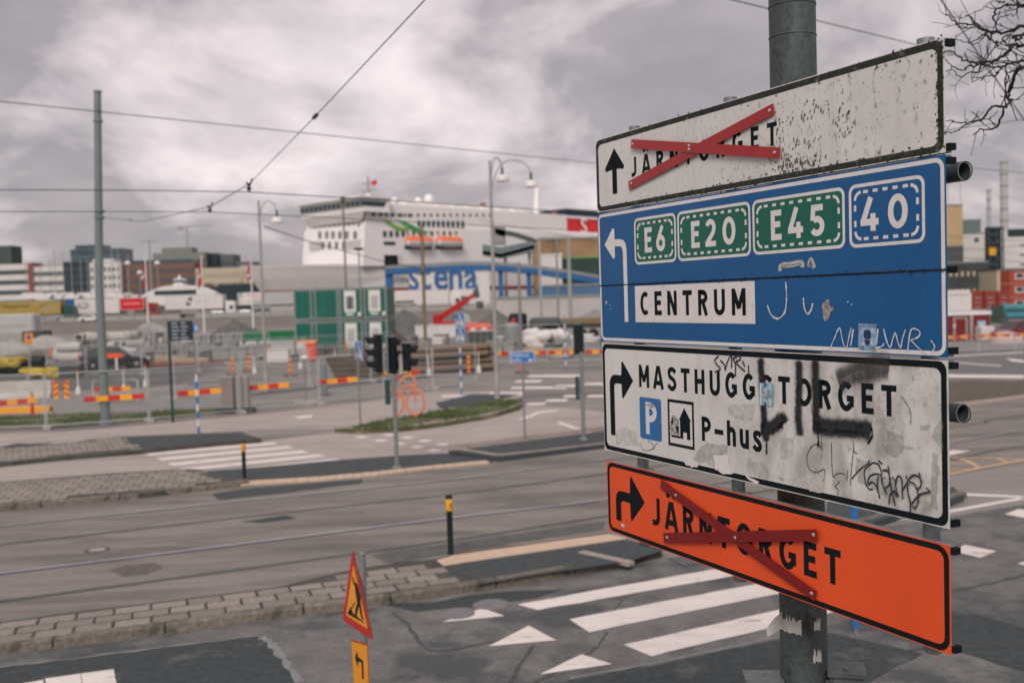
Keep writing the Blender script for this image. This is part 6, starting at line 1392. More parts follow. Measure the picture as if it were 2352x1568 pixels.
# ---- green site cabins, two storeys, two long cabins side and two end-on
M_cab = mat('green cabin paint', (.005,.115,.085), .5, .15, .8); M_cabf = mat('grey cabin frame', (.22,.235,.235), .6, .1, 1)
def cabin(x_, y, z, w, d, h, label, style):
    t = thing('site_cabin', label, 'site cabin', (x_, y, z)); e_ = .15
    MB().box((w/2,d/2,h/2),(w-.06,d-.06,h-.06)).build('wall', M_cab, t)
    for a in (e_/2, w-e_/2):
        for b in (e_/2, d-e_/2): MB().box((a,b,h/2),(e_,e_,h-.01)).build('corner_post', M_cabf, t)
    for zz in (.12, h-.13): MB().box((w/2,d/2,zz),(w+.02,d+.02,.16)).build('frame_rail', M_cabf, t)
    if style == 'side':
        for a in (.12,.26,.40,.74,.86): MB().box((a*w,-.0,h/2),(.05,.06,h-.5)).build('rib', M_cab, t)
        o = MB().box((w*.44,-.01,h/2),(w*.13,.10,h-.35)).build('door_frame', M_cabf, t); MB().box((w*.44,-.07,h/2),(w*.06,.04,h-.5)).build('door', M_cab, o)
    else:
        o = MB().box((w*.48,-.02,h*.56),(w*.50,.10,h*.66)).build('window_frame', M_swhite, t)
        MB().box((w*.48,-.08,h*.52),(w*.30,.03,h*.40)).build('pane', M_glass if style == 'win' else M_gytr, o)
        if style == 'win':
            for k in range(2): MB().box((w*.40+k*w*.16,-.10,h*.52),(.04,.02,h*.42)).build('glazing_bar', M_swhite, o)
        MB().box((w*.46,-.03,h*.16),(w*.42,.02,h*.12)).build('name_plate', mat('green name plate', (.05,.28,.12), .6, .1, 2), t); MB().box((w*.46,-.045,h*.165),(w*.3,.01,h*.05)).build('name_strip', M_swhite, t)
        MB().bbox((w*.88,-.12,h*.16),(.3,.24,.3),.05).build('lamp', M_swhite, t)
    return t
yC = 86.0; q = lambda u: AT(u, 780, yC).x
hC = 2.78
for lv in range(2):
    z = lv*(hC+.02); nm = ['lower', 'upper'][lv]
    cabin(q(677), yC, z, q(780)-q(677), 6.0, hC, f'long green site cabin with a narrow door, {nm} storey of the stack', 'side')
    cabin(q(783), yC-.3, z, q(836)-q(783), 6.0, hC, f'green cabin end with a white framed window, {nm} storey beside the long cabin', 'win' if lv else 'blank')
    cabin(q(839), yC-.3, z, q(892)-q(839), 6.0, hC, f'green cabin end with a blank white shutter, {nm} storey at the stack corner', 'blank')
p = AT(640, 735, 92); t = thing('green_skip', 'bright green waste skip behind the block pallets', 'skip', (p.x-2.5, 92, 0)); MB().prism([(0,0),(5,0),(5.6,1.9),(-.6,1.9)], 0, 2.2).build('body', mat('bright green skip', (.008,.15,.055), .5, .12, 1), t, rot=(math.pi/2,0,0)); 
for i in range(5): MB().box((.4+i*1.05,-2.24,.95),(.12,.08,1.8)).build('rib', MATS['bright green skip'], t)
# ---- site clutter: white signboards, barrels
for i, (u, v, y, w, h, m_, lb) in enumerate(((688,790,78,2.6,1.5,M_wtr,'white crate stack with a yellow rim by the cabins'),(652,800,76,1.8,1.6,M_gytr,'grey cage box right of the block pallets'),(716,812,74,.7,1.4,mat('orange barrel', (.75,.07,.02), .5, .1, 3),'orange upright barrier barrel before the cabins'),(640,815,72,1.6,1.1,M_wtr,'pale plastic crate at the end of the block pallets'))):
    p = AT(u, v, y); t = thing('site_crate', lb, 'crate', (p.x, y, 0)); MB().bbox((0,0,h*.42+.1),(w,.9,h*.84),.06).build('body', m_, t); MB().box((0,0,h*.9+.03),(w*1.05,.95,.10)).build('lid', M_yel2 if i == 0 else m_, t); MB().box((0,0,.05),(w*.8,.7,.1)).build('skid', M_dgrey, t)
# ---- black pipes and yellow hoses at the left edge
p = gnd(20, 866); t = thing('pipe_bundle', 'bundle of thick black pipes at the left edge of the site', 'pipes', (p.x, p.y, 0))
for i, (a, b) in enumerate(((0,.35),(.1,1.0),(.75,.35),(-.7,.35))): MB().tube([(-2.6+a,b-.35,b if b > .5 else .35),(2.0+a*.5,b-.35,b if b > .5 else .35)], .34, 16).build('pipe', M_sblack, t, smooth=True)
M_hose = mat('yellow hose', (.55,.40,.05), .5, .15, 4)
for i, (u, v) in enumerate(((18,838),(92,862),(118,866))):
    p = AT(u, v, gnd(u, 868).y); t = thing('hose_coil', ['coil of yellow hose lying on the black pipes', 'coil of yellow hose lying beside the black pipes', 'loose yellow hose loops near the fence joint'][i], 'hose', (p.x, p.y, max(.1, p.z)))
    rr2 = random.Random(i); 
    for k in range(4): R = .5+.12*k; MB().tube([(R*math.cos(a)*1.5, R*.6*math.sin(a), .12*k+.1*math.sin(2*a+k)) for a in [2*math.pi*j/16 for j in range(17)]], .07, 8, cap=False).build('loop', M_hose, t, smooth=True)
p = gnd(45, 948); t = thing('yellow_beam', 'yellow timber beam lying in the gravel behind the striped board', 'beam', (p.x, p.y, 0), .05); MB().bbox((0,0,.14),(2.6,.3,.26),.02).build('beam', M_yel2, t); MB().box((1.31,0,.14),(.02,.24,.2)).build('end_grain', M_wood, t)
# ---- log stack
M_log = mat('grey brown log', (.17,.125,.092), .92, .3, 1.6, stretch=(.5,6,6), bump=.3)
rr = random.Random(33); k = 0
y0 = gnd(960, 858).y
for row in range(4):
    for j in range(4-row % 2):
        L = rr.uniform(7.5,8.8); r = rr.uniform(.17,.24); x_ = AT(968+rr.uniform(-6,6), 840, y0).x
        o = MB().tube([(-L/2,0,0),(0,rr.uniform(-.05,.05),.02),(L/2,0,0)], [r,r*.95,r*.88], 12).build('log', M_log, None, smooth=True); o.location = (x_, y0+j*.46+(row % 2)*.23, .22+row*.38); o.rotation_euler = (0, -.02, .07+rr.uniform(-.02,.02))
        tag(o, 'long grey brown log in the log stack behind the traffic lights', 'log', 'stack of logs')
# dark timber cradle at the left end
p = AT(815, 840, y0-1.2); t = thing('timber_trough', 'dark weathered timber trough at the end of the log stack', 'trough', (p.x, y0-1.5, 0))
MB().prism([(-.9,0),(.9,0),(1.4,1.15),(-1.5,1.2)], -.7, .7).build('body', mat('dark timber', (.075,.06,.045), .92, .3, 2), t, rot=(math.pi/2,0,0))
for z in (.25,.55,.85): MB().box((0,-.74,z),(2.0+z*.5,.06,.07)).build('plank', M_log, t)
# ---- white block wall, grey crate rack, silo
p = AT(955, 776, 100); t = thing('white_container', 'long low white container behind the wooden pole', 'container', (p.x, 100, 0)); MB().bbox((2.0,1.2,.85),(4.1,2.4,1.7),.05).build('body', M_wtr, t); MB().box((2.0,1.2,1.73),(4.2,2.5,.06)).build('roof', M_carwhite, t); [MB().box((.3+i*.6,-.02,.85),(.05,.06,1.5)).build('rib', M_wtr, t) for i in range(7)]
p = AT(1075, 812, 76); t = thing('mesh_cage', 'dark grey mesh cage with pipes on its roof, left of the double lamp', 'cage', (p.x, 76, 0)); MB().box((1.0,.8,.85),(2.0,1.6,1.7)).build('body', M_dgrey, t); MB().box((1.0,.8,1.75),(2.2,1.8,.08)).build('roof', M_palepole, t)
for i in range(5): MB().box((.05+i*.48,-.03,.85),(.05,.05,1.7)).build('bar', M_cabf, t)
p = AT(1178, 812, 76); t = thing('grey_silo', 'grey upright silo tank with a pale lid behind the steel pole', 'tank', (p.x, 76, 0)); MB().lathe([(.62,.0),(.62,2.0),(.60,2.05)], seg=22).build('tank', mat('silo grey', (.20,.21,.205), .6, .15, 1), t, smooth=True); MB().lathe([(.63,2.05),(.60,2.2),(.3,2.32),(.02,2.34)], seg=22).build('lid', M_palepole, t, smooth=True); MB().tube([(0,0,2.3),(.2,0,2.6)], .15, 8).build('hatch', M_rtr, t)
# ---- red telehandler
p = gnd(1048, 772); p = AT(1048, 772, 105); t = thing('telehandler', 'red telescopic handler with its boom raised over the gravel', 'telehandler', (p.x, 105, 0))
M_tred = mat('machine red', (.40,.010,.012), .45, .2, 1.5, spots=(.25,.02,.02), spot_scale=1.5, spot_at=.55)
MB().bbox((-.9,0,1.35),(2.6,2.0,1.3),.2).build('chassis', M_tred, t); MB().bbox((-1.9,0,2.3),(.9,1.6,1.0),.15).build('counterweight', M_tred, t)
bd = Vector((3.9,0,2.45)); b0_ = Vector((-1.9,-.3,2.2))
def boxbar(mb, a, b, w, h):
    d = (b-a).normalized(); up = Vector((-d.z,0,d.x)); sd_ = Vector((0,1,0))
    vs = [p_+up*(sz*h/2)+sd_*(sy*w/2) for p_ in (a, b) for sy, sz in ((-1,-1),(1,-1),(1,1),(-1,1))]; return mb.add(vs, [(0,1,2,3),(4,5,6,7),(0,1,5,4),(1,2,6,5),(2,3,7,6),(3,0,4,7)])
boxbar(MB(), b0_, b0_+bd*.72, .5, .62).build('boom', M_tred, t); boxbar(MB(), b0_+bd*.68, b0_+bd*1.02, .38, .42).build('boom_extension', M_tred, t); boxbar(MB(), b0_+bd*1.0+Vector((0,0,.1)), b0_+bd*1.12+Vector((.1,0,-.1)), .5, .9).build('boom_head', M_dgrey, t)
MB().bbox((2.6,-.3,3.6),(.7,1.2,.8),.1).build('carriage', M_dgrey, t); MB().bbox((.4,.5,2.3),(1.3,.9,1.2),.25).build('cab', M_glass, t); MB().add([(.8,-.1,1.9),(1.6,-.1,1.7),(1.5,-.1,2.5),(1.0,-.1,2.8)], [(0,1,2,3)]).build('cab_pane', M_gytr, t)
for x_ in (-1.6,.4): wheel_simple(t, x_, -.85, .62); wheel_simple(t, x_, .85, .62)
boxbar(MB(), Vector((-.3,-.2,1.9)), Vector((.7,-.2,3.2)), .16, .16).build('lift_ram', M_alu, t)
p = AT(1100, 752, 90); t = thing('engine_cover', 'red lacquered machine hood with two round lamps beside the telehandler', 'machine', (p.x, 90, 0)); MB().bbox((0,0,1.5),(2.5,1.5,1.1),.3).build('hood', mat('faded red', (.62,.10,.07), .5, .1, 2), t); MB().box((0,0,.5),(2.2,1.3,1.0)).build('chassis', M_dgrey, t)
for x_ in (-.5,.5): MB().tube([(x_,-.76,1.45),(x_,-.80,1.45)], .25, 14).build('lamp', M_swhite, t)
# dark excavator / truck
p = AT(1230, 750, 98); t = thing('black_truck', 'black flatbed truck parked behind the white sacks', 'truck', (p.x-1.9, 98, 0))
MB().bbox((.2,1.1,1.7),(1.8,2.2,2.0),.2).build('cab', M_sblack, t); MB().box((.1,-.02,2.1),(1.1,.04,.7)).build('side_window', M_glass, t); MB().bbox((2.9,1.1,1.5),(3.2,2.2,1.4),.3).build('load', M_dgrey, t); MB().box((5.6,1.1,1.25),(6.0,2.2,.35)).build('flatbed', M_chass, t); MB().box((6.4,1.1,1.75),(4.0,2.0,.55)).build('timber_load', M_wood, t)
for x_ in (0,2.6,6.5,7.6): wheel_simple(t, x_, .1, .5)
# ---- guard fence along the raised road
t = thing('parapet_fence', 'long pale parapet fence with posts along the raised road', 'fence', (0,197.6,RZ_-.05))
x0, x1 = AT(-40,720,197.6).x, AT(1420,700,197.6).x
for i in range(3):
    MB().box(((x0+x1)/2,0,[.1,1.05,1.55][i]),(x1-x0,.08,.10)).build('rail', M_cabf, t)
n = int((x1-x0)/3)
for i in range(n+1): MB().box((x0+i*3,-.05,.8),(.14,.12,1.7)).build('post', M_cabf, t)
for i in range(n):
    if i % 9 != 4: MB().box((x0+i*3+1.5,0,.58),(2.8,.03,.85)).build('panel', M_conc, t)
# ================================================================== harbour and town behind
M_ship = mat('ferry white', (.80,.765,.75), .5, .04, .08, spots=(.70,.665,.65), spot_scale=.3, spot_at=.66)
M_hull = mat('ferry hull grey', (.66,.62,.605), .55, .05, .08, spots=(.56,.525,.51), spot_scale=.25, spot_at=.62)
M_boot = mat('boot stripe red', (.25,.025,.02), .6, .15, .2)
M_deck = mat('deck grey', (.30,.29,.285), .7, .1, .3)  # even grey for the deck rail and the crane counterweight
SA = Vector((.68,.733,0)).normalized(); SB = Vector((-SA.y, SA.x, 0))
SO = AT(836, 600, 260); SO = Vector((SO.x, SO.y, 0))
ship = thing('ferry', 'huge white passenger ferry with orange lifeboats and red funnel moored behind the quay', 'ship', SO, math.atan2(SA.y, SA.x))
def s_side(u, v, off=0.0):
    d = ray(u, v); P = SO+SB*off; t = (P-CO).dot(SB)/d.dot(SB); q = CO+d*t-SO; return q.dot(SA), q.z
def s_front(u, v, off=0.0):
    d = ray(u, v); P = SO+SA*off; t = (P-CO).dot(SA)/d.dot(SA); q = CO+d*t-SO; return q.dot(SB), q.z
def outline(f):     # f: 0 at the keel line, 1 at the deck
    tip = -18-9*f; w = .9+.1*f; c = 13.5
    side = [(tip,0),(tip+2.5,2.6),(tip+7,5.6),(tip+13,8.6),(tip+20,11.2),(4-6*(1-f)+6,13.2),(16,13.5),(150,13.5)]
    L_ = [(s, c-y*(w if s < 10 else 1)) for s, y in side]; R_ = [(s, c+y*(w if s < 10 else 1)) for s, y in side[::-1]]
    return L_+R_[:-1]
mb = MB(); levels = [(0,-1),(.25,3),(.55,8),(.8,10.9),(1,13.8)]; n = len(outline(1))
for f, z in levels: mb.v += [(s, y, z) for s, y in outline(f)]
k = len(levels); mb.f = [(r*n+i, r*n+(i+1) % n, (r+1)*n+(i+1) % n, (r+1)*n+i) for r in range(k-1) for i in range(n)]+[tuple(range((k-1)*n, k*n))]
mb.build('hull', M_hull, ship, smooth=False)
mb = MB(); a, b = outline(.53), outline(.575); c_ = lambda P: [(s-.12 if s < 8 else s, 13.5+(y-13.5)*1.012) for s, y in P]
mb.v = [(s, y, 7.0) for s, y in c_(a)]+[(s, y, 8.0) for s, y in c_(b)]; mb.f = [(i, (i+1) % n, n+(i+1) % n, n+i) for i in range(n)]; mb.build('boot_stripe', M_boot, ship)
# white bulwark band along the sheer
mb = MB(); a = c_(outline(.97)); b = c_(outline(1.04)); mb.v = [(s, y, 13.5) for s, y in a]+[(s, y, 14.3) for s, y in b]; mb.f = [(i, (i+1) % n, n+(i+1) % n, n+i) for i in range(n)]; mb.build('bulwark', M_ship, ship)
# superstructure
def rake(s0, s1, y0, y1, z0, z1, k0=0.0, name='superstructure', m_=None):
    m = MB().add([(s0,y0,z0),(s1,y0,z0),(s1,y1,z0),(s0,y1,z0),(s0+k0,y0,z1),(s1,y0,z1),(s1,y1,z1),(s0+k0,y1,z1)], [(3,2,1,0),(4,5,6,7),(0,1,5,4),(1,2,6,5),(2,3,7,6),(3,0,4,7)]); return m.build(name, m_ or M_ship, ship)
rake(-.3, 148, .12, 26.9, 13.8, 24.6, 1.2); rake(1.2, 84, .6, 26.4, 24.6, 30.4, .8); rake(84, 140, 1.0, 26, 24.6, 25.2, 0)
# bridge with wings
br = rake(-.6, 8, -1.6, 25.4, 27.8, 31.4, -.6, 'bridge'); 
mb = MB(); 
mb.add([(-1.15,-1.7,29.3),(-1.15,25.5,29.3),(-1.35,25.5,30.6),(-1.35,-1.7,30.6)], [(0,1,2,3)]); mb.build('bridge_window_band', M_teal, br)
MB().add([(-1.0,-1.68,29.2),(6.0,-1.68,29.2),(7.0,-1.68,30.6),(-1.2,-1.68,30.6)], [(0,1,2,3)]).build('wing_window', M_teal, br)
for i in range(14): MB().box((-1.34,-.9+i*2.0,29.95),(.12,.35,1.4)).build('mullion', M_palepole, br)
MB().box((3.2,12,31.65),(11.0,28.4,.5)).build('bridge_roof', M_ship, br)
MB().add([(-.5,-1.4,27.8),(.6,.9,25.6),(.6,23,25.6),(-.5,25.2,27.8)], [(0,1,2,3)]).build('bridge_underside', M_hull, br)
# front windows
for row, (v, us, w, h) in enumerate(((492,(748,762,776,790,806,822),1.5,1.3),(516,range(736,826,11),.9,.9),(540,(735,751,765,781,797,816),1.4,2.0),(564,(742,757,773,790),1.4,2.0),(516,(),1,1))):
    for u in us:
        y_, z = s_front(u, v, .0)
        fr_s = -.3+1.2*(z-14.6)/10 if z < 24.6 else 1.2+.8*(z-24.6)/6
        y_, z = s_front(u, v, fr_s); MB().box((fr_s-.06,y_,z),(.16,w,h)).build('front_window', M_teal if row in (0,) else mat('bronze window', (.20,.19,.165), .3, .2, .5), ship)
for v, u0, u1, col in ((558,862,900,M_deck),(563,706,735,M_deck),(577,706,740,M_deck)):
    y0_, z = s_front(min(u1,832), v, 0); y1_, _ = s_front(u0 if u0 < 832 else 800, v, 0)
for u0, u1, v0, v1 in ((712,738,556,575),(793,830,554,572)):
    (ya, za), (yb, zb) = s_front(u0, v0, .4), s_front(u1, v1, .4); MB().box((.28,(ya+yb)/2,(za+zb)/2),(.4,abs(ya-yb),abs(za-zb))).build('louvre', mat('pale louvre', (.48,.46,.45), .7, .1, .3), ship)
y_, z = s_front(782, 509, 1.2); text_mesh('Stena Line', 2.2, M_navy, 'lettering', ship, Matrix(((0,0,1,.42),(-1,0,0,y_),(0,1,0,z),(0,0,0,1))), 'CENTER')
s, z = s_side(812, 640, 0); text_mesh('STENA  LINE', 2.3, M_navy, 'lettering', ship, Matrix(((1,0,0,9.5),(0,0,-1,-.12),(0,1,0,9.4),(0,0,0,1))), 'LEFT')
# side windows by rows
def side_win(u, v, w, h, m_=None, off=0.0):
    s, z = s_side(u, v, off); MB().box((s,off,z),(w,.14,h)).build('side_window', m_ or M_teal, ship)
for i in range(10): side_win(962+i*11.2, 517, 1.1, 2.4, M_teal, .58)
for u in (858,874,888,903,921,940): side_win(u, 492+(u-858)*.03, 1.0, 1.0, M_dgrey, .55)
for u in (884,898,912,926): side_win(u, 537, 1.1, 1.5, M_teal)
for i in range(9): side_win(936+i*14, 536, .9, 1.2, M_dgrey)
for i in range(16): side_win(900+i*15, 494, .8, .8, M_dgrey, .55)
for u in (722,): pass
for i in range(5): side_win(718+0*i, 0, 0, 0) if False else None
# deck line shadows painted as dark strips where the promenade slots run
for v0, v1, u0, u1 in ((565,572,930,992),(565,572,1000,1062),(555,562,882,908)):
    (s0, z0), (s1, z1) = s_side(u0, v1), s_side(u1, v0); MB().box(((s0+s1)/2,.06,(z0+z1)/2),(s1-s0,.14,abs(z1-z0))).build('shade_strip', M_teal, ship)
# loading door
(s0, z0), (s1, z1) = s_side(884, 618), s_side(913, 586); MB().box(((s0+s1)/2,.02,(z0+z1)/2),(s1-s0,.3,z1-z0)).build('loading_door', M_sblack, ship); MB().box((s1+.8,-.05,(z0+z1)/2),(1.2,.3,z1-z0+.8)).build('door_frame', M_hull, ship)
# lifeboats
M_life = mat('lifeboat orange', (.80,.17,.05), .5, .06, .5)
for u in (957, 1027):
    s, z = s_side(u, 555); L = 10.2
    o = MB(); 
    prof = [(-.5,.1),(-.42,.75),(-.2,1.0),(.2,1.0),(.42,.8),(.5,.15)]
    mb = MB(); N = 10
    for x_, w in prof: mb.v += [(s+x_*L, -1.0+1.5*w*math.cos(a), z+.0+(1.7*w*math.sin(a) if math.sin(a) < 0 else .0)) for a in [math.pi+math.pi*i/N for i in range(N+1)]]
    mb.f = [(i*(N+1)+j, i*(N+1)+j+1, (i+1)*(N+1)+j+1, (i+1)*(N+1)+j) for i in range(5) for j in range(N)]; o = mb.build('lifeboat', M_ship, ship, smooth=True)
    mb = MB()
    for x_, w in prof: mb.v += [(s+x_*L, -1.0+1.5*w*math.cos(a), z+1.35*w*math.sin(a)) for a in [math.pi*i/N for i in range(N+1)]]
    mb.f = [(i*(N+1)+j, i*(N+1)+j+1, (i+1)*(N+1)+j+1, (i+1)*(N+1)+j) for i in range(5) for j in range(N)]; mb.build('canopy', M_life, o, smooth=True)
    for x_ in (-.36,.36): MB().tube([(s+x_*L,.3,z+.2),(s+x_*L,-.2,z+2.2),(s+x_*L,-1.4,z+2.3)], .18, 6).build('davit', M_ship, o)
# green wave on the side
M_wave = mat('green wave print', (.19,.42,.05), .6, .2, .2); M_wave2 = mat('deep green print', (.05,.33,.10), .6, .2, .2)
for pts, m_, oy_ in (([(880,503),(895,508),(908,516),(922,522),(938,521),(952,514),(940,527),(925,530),(908,527),(895,517)], M_wave, .0),([(906,504),(925,507),(942,514),(958,522),(975,530),(990,534),(970,537),(950,531),(935,521),(920,511)], M_wave2, -.02)):
    P = [s_side(u, v, .0) for u, v in pts]; MB().add([(s, .50-.05+oy_ if z > 24.6 else .02+oy_, z) for s, z in P], [tuple(range(len(P)))]) 
    mb = MB(); Q = [(s, z) for s, z in P]; mb.prism(Q, -.03+oy_, .1+oy_); mb.v = [(x_, (q-.0)-.0 if False else q+.06-.12, z) for x_, z, q in mb.v]; mb.build('wave_print', m_, ship)
# funnel
fs, fe = 92, 108; (s0, z0), (s1, z1) = s_side(1292, 545, 6), s_side(1376, 502, 6)
fz0, fz1 = 25.0, s_side(1330, 502, 6)[1]
fn = MB().add([(s0,5,fz0),(s1+6,5,fz0),(s1+6,22,fz0),(s0,22,fz0),(s0+1.0,5.6,fz1),(s1+5,5.6,fz1),(s1+5,21.4,fz1),(s0+1.0,21.4,fz1)], [(3,2,1,0),(4,5,6,7),(0,1,5,4),(1,2,6,5),(2,3,7,6),(3,0,4,7)]).build('funnel', M_rtr, ship)
MB().box(((s0+s1)/2+3,13.5,fz1+.3),(s1-s0+3.4,16.6,.7)).build('funnel_band', M_ship, fn); MB().box(((s0+s1)/2+3,13.5,fz1+.95),(s1-s0+3.0,16,.7)).build('funnel_cap', M_navy, fn)
for i in range(3): MB().box(((s0+s1)/2+3,13.5,fz1+1.7+i*.55),(s1-s0+3.0-.4*(i % 2),16-.4*(i % 2),.4)).build('louvre', M_teal, fn)
sS, zS = s_side(1341, 533, 5.0); text_mesh('S', 7.2, M_ship, 'lettering', fn, Matrix(((1,0,0,sS),(0,0,-1,4.85),(0,1,0,fz0+.2),(0,0,0,1))), 'CENTER', 1.1, .12)
# radomes, masts, red-capped vents on top
for u, v, r in ((985,458,1.5),(960,462,1.1),(905,461,1.0),(846,452,.9),(1100,480,.8)):
    s, z = s_side(u, v, 6); MB().lathe([(.4*r,-2.4*r),(.5*r,-1.0*r),(r*.9,-.5*r),(r,0),(r*.8,.6*r),(r*.4,.92*r),(.05,r)], (s,6,z), 14).build('radome', M_ship, ship, smooth=True)
s, z = s_side(845, 412, 8); MB().tube([(s,8,32),(s,8,z+1)], [.5,.2], 8).build('mast', M_palepole, ship)
for dz, w in ((-1,4.5),(-3,6),(-5,4)): MB().box((s,8,z+dz),(.3,w,.3)).build('mast_spar', M_palepole, ship)
MB().box((s,5.5,z-1.2),(.2,2.2,1.2)).build('flag', M_rtr, ship)
for u, v in ((1109,470),(1273,490)):
    s, z = s_side(u, v, 4); MB().tube([(s,4,30),(s,4,z+.5)], .9, 10).build('vent', mat('rusty vent red', (.30,.08,.07), .7, .2, .5), ship)
s, z = s_side(1228, 430, 8); MB().tube([(s,8,27),(s+1.2,8,z)], [1.0,.8], 10).build('crane_post', M_ship, ship)
for i in range(8):
    s, z = s_side(945+i*35, 480, 3); MB().bbox((s,4,31.2),(5,3,1.3),.2).build('deck_house', M_ship, ship)
for z in (31.6,): MB().box((44,.75,z),(78,.08,.1)).build('deck_rail', M_deck, ship)
# ---- blue link ramp with big letters
M_rblue = mat('ramp blue', (.018,.105,.27), .55, .12, .3)
yR = 226
rp = thing('link_ramp', 'blue arched vehicle ramp with grey railing in front of the ferry', 'ramp', (0,yR,0))
tp = [(884,618),(930,615),(973,613),(1063,608),(1130,608),(1177,611),(1250,619),(1310,628),(1380,640),(1460,654)]
P = [AT(u, v, yR) for u, v in tp]
mb = MB(); N = len(P)
for p in P: mb.v += [(p.x,0,p.z),(p.x,8,p.z),(p.x,8,p.z-1.25),(p.x,0,p.z-1.25)]
mb.f = [(i*4+j, i*4+(j+1) % 4, (i+1)*4+(j+1) % 4, (i+1)*4+j) for i in range(N-1) for j in range(4)]; mb.build('deck_beam', M_rblue, rp)
mb = MB()
for p in P: mb.v += [(p.x,-.1,p.z+.75),(p.x,.1,p.z+.75),(p.x,.1,p.z+.05),(p.x,-.1,p.z+.05)]
mb.f = [(i*4+j, i*4+(j+1) % 4, (i+1)*4+(j+1) % 4, (i+1)*4+j) for i in range(N-1) for j in range(4)]; mb.build('railing', M_cabf, rp)
for u in (892, 965, 1108, 1150, 1215, 1330):
    p = AT(u, 640, yR); zt = [q for q in P if q.x <= p.x][-1].z-1.0; MB().box((p.x,1.5,zt/2+RZ_/2),(1.6 if u < 900 else 1.1,1.6,zt-RZ_)).build('pier', M_rblue, rp)
p0, p1 = AT(950, 633, yR), AT(1020, 622, yR)
boxbar(MB(), Vector((p0.x,.6,p0.z-2.0)), Vector((AT(1000,625,yR).x,.6,AT(1000,622,yR).z)), .8, .9).build('brace', M_rblue, rp)
bw = thing('terminal_wall', 'white terminal wall carrying big blue letters under the ramp', 'building', (AT(940,640,yR-1).x,yR-1.2,RZ_))
x0 = AT(935,640,yR).x; x1 = AT(1118,640,yR).x; zt = AT(1000,626,yR).z
MB().box(((x1-x0)/2,1.0,(zt-RZ_)/2),(x1-x0,1.8,zt-RZ_)).build('wall', M_wtr, bw); MB().box(((x1-x0)/2,1.0,zt-RZ_+.1),(x1-x0+.2,2.0,.2)).build('coping', M_cabf, bw)
for i, (ch, u) in enumerate((('S',952),('t',978),('e',1014),('n',1048),('a',1083))):
    p = AT(u, 662, yR); text_mesh(ch, 9.6 if ch != 'S' else 6.4, M_rblue, 'big_letter', bw, frame((p.x-bw.location.x,-.02,p.z-RZ_-.2),(1,0,0)), 'CENTER', .74 if ch != 'S' else .8, .12, .16)
# ---- gangway, tan building, sheds right of the ferry
yG = 238
gw = thing('passenger_gangway', 'grey glazed passenger gangway reaching towards the ferry side', 'gangway', (0,yG,0))
def span(pts_u, h, w, name, m_):
    P = [AT(u, v, yG) for u, v in pts_u]; mb = MB()
    for p in P: mb.v += [(p.x,0,p.z),(p.x,w,p.z),(p.x,w,p.z-h),(p.x,0,p.z-h)]
    n_ = len(P); mb.f = [(i*4+j, i*4+(j+1) % 4, (i+1)*4+(j+1) % 4, (i+1)*4+j) for i in range(n_-1) for j in range(4)]+[(0,1,2,3),tuple(range(n_*4-4,n_*4))]; return mb.build(name, m_, gw)
span([(1136,524),(1180,532),(1228,547)], 1.0, 4, 'roof', M_dgrey); span([(1108,561),(1150,568),(1228,552)], 2.6, 4, 'tube', mat('gangway glass', (.15,.19,.19), .3, .3, .8)); span([(1108,575),(1150,583),(1228,562)], .9, 4, 'underside', M_teal); span([(1138,529),(1160,536),(1160,560)], .9, 4, 'strut', M_cabf)
MB().box((AT(1145,560,yG).x,2,AT(1145,540,yG).z),(3.5,4,4.2)).build('end_house', mat('grey gangway house', (.26,.25,.25), .6, .2, .5), gw)
for u in (1160, 1216): p = AT(u, 575, yG); MB().box((p.x,2,p.z/2+1),(.7,.7,p.z-2)).build('leg', M_cabf, gw)
def slab_building(name, label, u0, u1, vt, y, wall, depth=12, base=1.0, rows=0, cols=0, roof=None, win=None, wh=.5, ww=.6, cat='building', top_gap=.06, parapet=True):
    a, b = AT(u0, vt, y), AT(u1, vt, y); zt = (a.z+b.z)/2; w = b.x-a.x; h = zt-base
    t = thing(name, label, cat, (a.x, y, base)); MB().box((w/2,depth/2,h/2),(w,depth,h)).build('wall', wall, t)
    if parapet: MB().box((w/2,depth/2,h+.15),(w+.3,depth+.3,.35)).build('roof', roof or M_cabf, t)
    for r in range(rows):
        zz = h*(1-top_gap)-(r+.5)*h*(1-top_gap)/rows
        if cols == 0: MB().box((w/2,-.06,zz),(w*.985,.2,h/rows*wh)).build('window_band', win or M_glass, t)
        else:
            for c in range(cols): MB().box((w*(c+.5)/cols,-.06,zz),(w/cols*ww,.2,h/rows*wh)).build('window', win or M_glass, t)
    return t
M_tan = mat('tan render', (.44,.31,.17), .85, .10, .12); M_beige = mat('beige render', (.48,.40,.30), .85, .08, .1); M_wht = mat('white facade', (.60,.57,.55), .8, .05, .1); M_brk = mat('brown brick facade', (.19,.105,.08), .9, .12, .2); M_gls = mat('blue green glass facade', (.055,.085,.10), .25, .25, .06); M_dgl = mat('dark glass facade', (.022,.036,.042), .2, .3, .08); M_olv = mat('olive grey facade', (.19,.20,.17), .8, .1, .1); M_bwin = mat('far window', (.07,.085,.09), .3, .2, .3)
slab_building('rock_shed', 'tan brown storage building between the gangway and the signs', 1224, 1420, 548, 262, mat('tan brown wall', (.32,.20,.11), .9, .35, .25, spots=(.10,.09,.06), spot_scale=.12, spot_at=.5), 14, 1, 0, 0)
t = slab_building('low_warehouse', 'dark green roofed warehouse beside the signs', 1284, 1420, 592, 244, mat('dark green wall', (.03,.055,.05), .8, .2, .3), 10, 1, 0, 0, roof=mat('green roof strip', (.12,.35,.10), .7, .2, .3))
slab_building('white_tent', 'white curved marquee left of the dark green warehouse', 1238, 1290, 586, 240, M_wtr, 8, 1, 0, 0, roof=M_carwhite)
